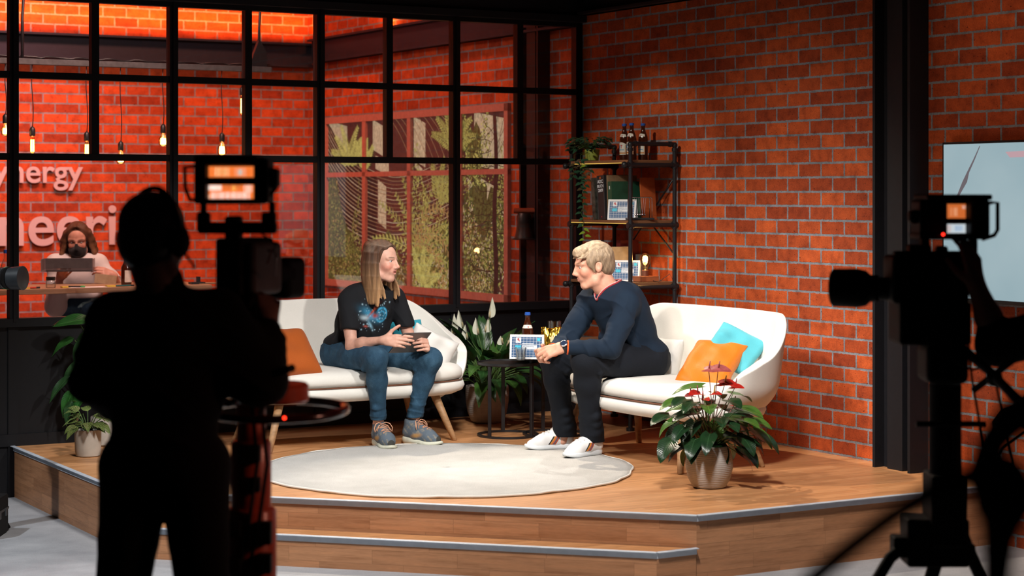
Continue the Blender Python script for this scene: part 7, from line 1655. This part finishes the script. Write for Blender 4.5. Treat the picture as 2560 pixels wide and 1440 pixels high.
    hs = thing('headset', tuple(HC), 'black headset worn by the operator at the pedestal camera', 'headset'); W = lambda x, y, z: Vector(RH @ (V(x, y, z)*1.05))
    mb = MB(); mb.tube([W(-0.015, 0.098*math.cos(PI*k/16), 0.0+0.142*math.sin(PI*k/16)) for k in range(17)], 0.008, 8); mb.build('headband', DK, hs, smooth=True)
    for sg in (1, -1): mb = MB(); mb.ball(W(-0.01, sg*0.098, -0.005), (0.040, 0.022, 0.045), 16, R=Matrix(RH.tolist())); mb.build('ear_cup', DK, hs, smooth=True)
    mb = MB(); mb.tube([W(0.0, -0.104, -0.03), W(0.05, -0.105, -0.07), W(0.10, -0.06, -0.075)], 0.004, 6); mb.build('microphone_boom', DK, hs, smooth=True)
left_operator()
def right_camera():
    Y = 6.5; tp = thing('camera_tripod', (at(2370, 1440, Y).x, Y, 0), 'heavy black camera tripod carrying the camera beside the television', 'tripod'); P = lambda px, py, dy=0.0: LOC(tp, px, py, Y+dy)
    mb = MB(); mb.tube([P(2362, 960), P(2362, 1240)], 0.055, 20); mb.build('center_column', DK, tp, smooth=True, angle=40)
    pbox(tp, 2330, 1190, 2420, 1372, Y-0.08, 0.16, DK, 'center_block', 0.012); pbox(tp, 2235, 1344, 2275, 1396, Y-0.05, 0.08, DK, 'leg_clamp'); pbox(tp, 2408, 1362, 2440, 1406, Y-0.05, 0.08, DK, 'leg_clamp'); pbox(tp, 2270, 1300, 2425, 1420, Y-0.06, 0.14, DK, 'spreader_block', 0.01)
    ptube(tp, [(2388, 1040, Y-0.07), (2388, 1310, Y-0.07)], 0.008, DK, 'rod'); ptube(tp, [(2290, 1060, Y-0.07), (2462, 1060, Y-0.07)], 0.010, DK, 'cross_bar')
    foot = lambda px, py, dy: (px, py, Y+dy)
    for pts in ([P(2330, 1310), P(2225, 1395, -0.05), Vector((-0.62, -0.30, 0.01))], [P(2400, 1330), P(2440, 1420, 0.0), Vector((0.34, 0.05, 0.01))], [P(2362, 1330, 0.1), Vector((-0.05, 0.55, 0.01))]): mb = MB(); mb.tube(pts, [0.026, 0.020, 0.016][:len(pts)], 10); mb.build('leg', DK, tp, smooth=True)
    pbox(tp, 2318, 862, 2425, 962, Y-0.09, 0.18, DK, 'fluid_head', 0.025); ptube(tp, [(2405, 870, Y-0.05), (2470, 925, Y-0.22), (2530, 985, Y-0.36), (2600, 1050, Y-0.48)], 0.016, DK2, 'pan_bar'); ptube(tp, [(2435, 975, Y-0.1), (2560, 880, Y-0.3)], 0.012, DK, 'pan_bar'); mb = MB(); mb.ball(P(2486, 945, -0.25), 0.028, 14); mb.build('lock_knob', DK, tp, smooth=True)
    cam = thing('studio_camera', at(2330, 862, Y), 'black studio camera on the tripod beside the television, lens turned towards the sofas', 'camera')
    pbox(cam, 2232, 640, 2425, 760, Y-0.08, 0.18, DK, 'body', 0.015); pbox(cam, 2250, 755, 2430, 864, Y-0.09, 0.20, DK, 'mount_housing', 0.012); pbox(cam, 2275, 612, 2330, 650, Y-0.04, 0.08, DK, 'top_box', 0.01); pbox(cam, 2345, 615, 2372, 650, Y-0.04, 0.06, DK, 'top_knob', 0.01); pbox(cam, 2238, 628, 2300, 645, Y-0.03, 0.05, DK, 'top_handle', 0.006)
    d = Vector((-0.93, 0.36, 0)); b = LOC(cam, 2235, 722, Y+0.01); mb = MB(); mb.tube([b-d*0.02, b+d*0.05, b+d*0.055, b+d*0.085], [0.040, 0.038, 0.046, 0.046], 24); mb.build('lens', DK, cam, smooth=True, angle=40)
    mb = MB(); mb.tube([b+d*0.08, b+d*0.095, b+d*0.125, b+d*0.205, b+d*0.212], [0.046, 0.060, 0.066, 0.064, 0.056], 28); mb.build('lens_hood', DK, cam, smooth=True, angle=40)
    Yv = Y-0.10; R20 = 0.0
    pbox(cam, 2318, 486, 2482, 500, Yv-0.05, 0.22, DK, 'viewfinder_hood', 0.006); pbox(cam, 2300, 500, 2368, 598, Yv, 0.16, DK, 'viewfinder_side', 0.012); pbox(cam, 2430, 498, 2478, 598, Yv-0.03, 0.18, DK, 'viewfinder_side', 0.02); pbox(cam, 2300, 584, 2470, 599, Yv-0.03, 0.18, DK, 'viewfinder_floor', 0.005); pbox(cam, 2310, 498, 2475, 596, Yv+0.07, 0.10, DK, 'viewfinder_body', 0.01); pbox(cam, 2275, 525, 2305, 560, Yv+0.02, 0.06, DK, 'viewfinder_knob', 0.015); pbox(cam, 2364, 546, 2434, 560, Yv+0.01, 0.02, DK2, 'glare_bar', 0.002)
    screen_picture(cam, 'viewfinder_picture', 2368, 2432, 510, 585, Yv+0.06, [(0, 1, 0.0, 0.5, (0.60, 0.14, 0.03)), (0.10, 0.22, 0.12, 0.40, (0.75, 0.35, 0.18)), (0.26, 0.40, 0.12, 0.40, (0.75, 0.35, 0.18)), (0.58, 0.78, 0.06, 0.16, (0.8, 0.78, 0.72)), (0.0, 0.8, 0.66, 1.0, (0.55, 0.62, 0.66)), (0.0, 0.15, 0.7, 0.95, (0.5, 0.12, 0.03)), (0.3, 0.6, 0.72, 0.9, (0.25, 0.38, 0.55))], 1.0)
    mb = MB(); mb.ball(LOC(cam, 2358, 586, Yv-0.035), 0.0048, 10); mb.build('tally_light', emit('red_led_small', (1, 0.02, 0.01), 5), cam)
    ptube(cam, [(2474, 507, Yv), (2494, 507, Yv), (2494, 575, Yv), (2486, 588, Yv), (2455, 598, Yv)], 0.007, GRYM, 'guard_bar'); pbox(cam, 2305, 598, 2325, 640, Yv+0.05, 0.04, DK, 'yoke_arm', 0.005); pbox(cam, 2425, 598, 2445, 650, Yv+0.05, 0.04, DK, 'yoke_arm', 0.005); pbox(cam, 2300, 628, 2445, 645, Yv+0.06, 0.05, DK, 'yoke', 0.006)
    for pts in ([(2418, 830, Y-0.12), (2424, 900, Y-0.12), (2432, 960, Y-0.10), (2446, 1040, Y-0.05), (2456, 1130, Y)], [(2375, 850, Y-0.1), (2390, 905, Y-0.12), (2430, 925, Y-0.12), (2470, 915, Y-0.2)], [(2484, 930, Y-0.2), (2500, 1010, Y-0.15), (2530, 1140, Y-0.1), (2565, 1280, Y-0.1)], [(2480, 1170, Y), (2510, 1120, Y-0.05), (2565, 1080, Y-0.1)]): ptube(cam, pts, 0.0045, DK2, 'cable', 6)
right_camera()
def right_operator():
    Y = 6.42; root = thing('person', (at(2720, 1440, Y).x, Y-0.1, 0), 'camera operator in dark sleeves reaching up to the viewfinder, mostly hidden', 'person'); O = np.array(root.location)
    a = lambda px, py, dy=0.0: np.array(at(px, py, Y+dy)); f = nrm(V(-0.7, 0.7, 0)); lf = V(-f[1], f[0], 0)
    sh, el, wr = a(2610, 850, -0.05), a(2498, 862, -0.02), a(2440, 712, -0.02); c = V(O[0]+0.05, O[1], 0); pel = c+V(0, 0, 0.95); nb = c+V(-0.02, 0, 1.42); Rt = frame(f, (0, 0, 1)); sh2 = nb+lf*-0.18+V(0, 0, -0.06); sh = nb+lf*0.18+V(0, 0, -0.06)
    el = a(2497, 858, -0.02); el2 = a(2600, 1040, -0.1); wr2 = a(2575, 1010, -0.4); HC = nb+V(-0.02, 0.02, 0.20); RH = frame(f, (0, 0, 1))
    def torso(sd, g): sd.el(pel, (0.12+g, 0.17+g, 0.13+g), Rt, 0.05); sd.el(pel*0.5+nb*0.5, (0.12+g, 0.17+g, 0.2+g), Rt, 0.06); sd.rc(sh, sh2, 0.066+g, 0.066+g, 0.06)
    sd = Sdf(); torso(sd, -0.01); hp = [pel-lf*0.09, pel+lf*0.09]
    for h in hp: sd.chain([h, V(h[0], h[1], 0.5), V(h[0], h[1], 0.07)], [0.09, 0.06, 0.04], 0.03)
    sd.chain([sh, el], [0.055, 0.046], 0.03); sd.chain([el, el*0.55+wr*0.45, wr], [0.046, 0.044, 0.030], 0.02); sd.chain([sh2, el2, wr2], [0.055, 0.045, 0.03], 0.03); sd.rc(nb, HC, 0.06, 0.06, 0.03); T = head(sd, HC, RH, 1.03, False)
    hand(sd, wr, frame(nrm(V(-0.18, -0.05, 1.0)), V(0.55, -0.85, 0.1)), False, [(0.15, 0.45, 0.35), (0.2, 0.5, 0.35), (0.25, 0.55, 0.35), (0.35, 0.6, 0.35)], 1.02, thumb=(0.7, 0.5, -0.5)); hand(sd, wr2, frame(nrm(V(-0.7, -0.3, -0.2)), V(0, 0, 1)), True, [(0.6, 0.8, 0.5)]*4, 1.02)
    sd.build('body', SKIN, root, 0.006, lambda P: face_color(P, T, RH, HC, 1.03, V(0.36, 0.19, 0.14), (0.4, 0.13, 0.12), (0.45, 0.16, 0.12)), origin=O)
    sd = Sdf(); torso(sd, 0.010); sd.chain([sh, el+(el-sh)*0.02], [0.076, 0.074], 0.03); sd.chain([sh2, el2, wr2*0.8+el2*0.2], [0.075, 0.062, 0.045], 0.03); sd.rc(el, wr*0.30+el*0.70, 0.074, 0.050, 0.02); sd.build('jacket', CLOTHK, root, 0.008, origin=O)
    sd = Sdf()
    for h in hp: sd.chain([h, V(h[0], h[1], 0.5), V(h[0], h[1], 0.05)], [0.105, 0.078, 0.06], 0.03)
    sd.build('trousers', CLOTHK, root, 0.009, origin=O); sd = Sdf(); sd.el(HC+V(0, 0, 0.045), (0.105, 0.09, 0.09), RH, 0.01); sd.el(HC+RH @ V(0.1, 0, -0.01), (0.05, 0.09, 0.07), RH, 0.01, True); strands(sd.build('hair', HAIR, root, 0.008, lambda P: np.tile(V(0.012, 0.009, 0.008), (len(P), 1)), origin=O), lambda P: P*0.3, O)
right_operator()
def side_camera():
    Y = 10.1; p = at(-60, 700, Y); root = thing('studio_camera', (p.x, p.y, 0), 'camera lens with grey barrel reaching in beside the dark frame post, body hidden', 'camera'); P = lambda px, py, dy=0.0: LOC(root, px, py, Y+dy)
    R = Matrix.Rotation(PI/2, 3, 'Y')
    def barrel(nm, x0, x1, r0, r1, mat): a, b = P(x0, 696), P(x1, 695, -0.02); mb = MB(); mb.tube([a, a.lerp(b, 0.02), a.lerp(b, 0.98), b], [r0*0.97, r0, r1, r1*0.96], 32); return mb.build(nm, mat, root, smooth=True, angle=35)
    barrel('lens_barrel', -60, 10, 0.052, 0.052, DK); barrel('focus_ring', -4, 14, 0.055, 0.055, GRYM); barrel('zoom_ring', 14, 24, 0.058, 0.058, DK); barrel('lens_hood', 26, 58, 0.058, 0.063, plain('charcoal_hood', (0.022, 0.025, 0.028), 0.35)); barrel('green_ring', 16, 19, 0.0586, 0.0586, plain('green_ring', (0.05, 0.25, 0.10), 0.3))
    mb = MB()
    for k in range(36): a = 2*PI*k/36; q = P(4, 696); mb.box((q.x, q.y+0.055*math.cos(a), q.z+0.055*math.sin(a)), (0.016, 0.0025, 0.0025), Matrix.Rotation(a, 3, 'X'))
    mb.build('ring_ribs', DK, root); mb = MB(); q = P(36, 702, -0.06); mb.tube([(q.x, q.y-0.004, q.z), (q.x, q.y+0.006, q.z)], 0.008, 14); mb.build('hood_screw', ALU, root, smooth=True, angle=40)
    pbox(root, -190, 640, -50, 760, Y-0.08, 0.16, DK, 'body', 0.01); mb = MB(); mb.tube([P(-120, 755), (P(-120, 755).x, 0, 0.45)], 0.05, 16); mb.build('tripod_column', DK, root, smooth=True, angle=40)
    for a in (0.6, 2.6, 4.9): mb = MB(); x = P(-120, 0).x; mb.tube([(x, 0, 0.55), (x+0.30*math.cos(a), 0.30*math.sin(a), 0.01)], 0.016, 8); mb.build('leg', DK, root, smooth=True)
side_camera()
p = at(-28, 1338, 10.15); fc = thing('equipment_case', (p.x, 10.1, 0), 'dark equipment case on the grey floor at the picture edge', 'case')
MB().box((0, 0, 0.105), (0.085, 0.12, 0.10)).build('case_body', DK, fc, bevel=0.008); MB().box((0, 0, 0.13), (0.0875, 0.1225, 0.006)).build('metal_edge', GRYM, fc)
for y in (-0.06, 0.06): MB().box((0.088, y, 0.115), (0.004, 0.014, 0.02)).build('latch', GRYM, fc, bevel=0.002)
def near_stand():
    Y = 2.05; root = thing('light_stand', (at(2495, 1440, Y).x, Y, 0), 'out-of-focus black stand with knuckle joint close to the viewer', 'stand'); P = lambda px, py, dy=0.0: LOC(root, px, py, Y+dy)
    mb = MB(); mb.tube([(P(2492, 0).x, 0, 0.02), P(2492, 1440), P(2498, 1350), P(2512, 1270)], [0.016, 0.016, 0.019, 0.028], 12); mb.build('pole', DK2, root, smooth=True)
    mb = MB(); mb.ball(P(2508, 1235), (0.034, 0.03, 0.045), 16); mb.build('knuckle_joint', DK2, root, smooth=True)
    mb = MB(); mb.tube([P(2495, 1240), P(2470, 1180), P(2478, 1110), P(2530, 1045), P(2640, 1010)], [0.028, 0.026, 0.018, 0.022, 0.022], 12); mb.build('arm', DK2, root, smooth=True)
    for a in (0.5, 2.6, 4.7): mb = MB(); mb.tube([(P(2492, 0).x, 0, 0.35), (P(2492, 0).x+0.35*math.cos(a), 0.35*math.sin(a), 0.01)], 0.010, 8); mb.build('leg', DK2, root, smooth=True)
    cb = thing('cable', at(2200, 1320, Y), 'out-of-focus black cable sweeping down from the near stand', 'cable'); Q = lambda px, py: LOC(cb, px, py, Y)
    mb = MB(); mb.tube([Q(2470, 1180), Q(2420, 1190), Q(2330, 1230), Q(2230, 1290), Q(2130, 1365), Q(2040, 1440), Q(1930, 1560), Q(1850, 1750)], 0.0105, 10); mb.build('sheath', DK2, cb, smooth=True)
near_stand()
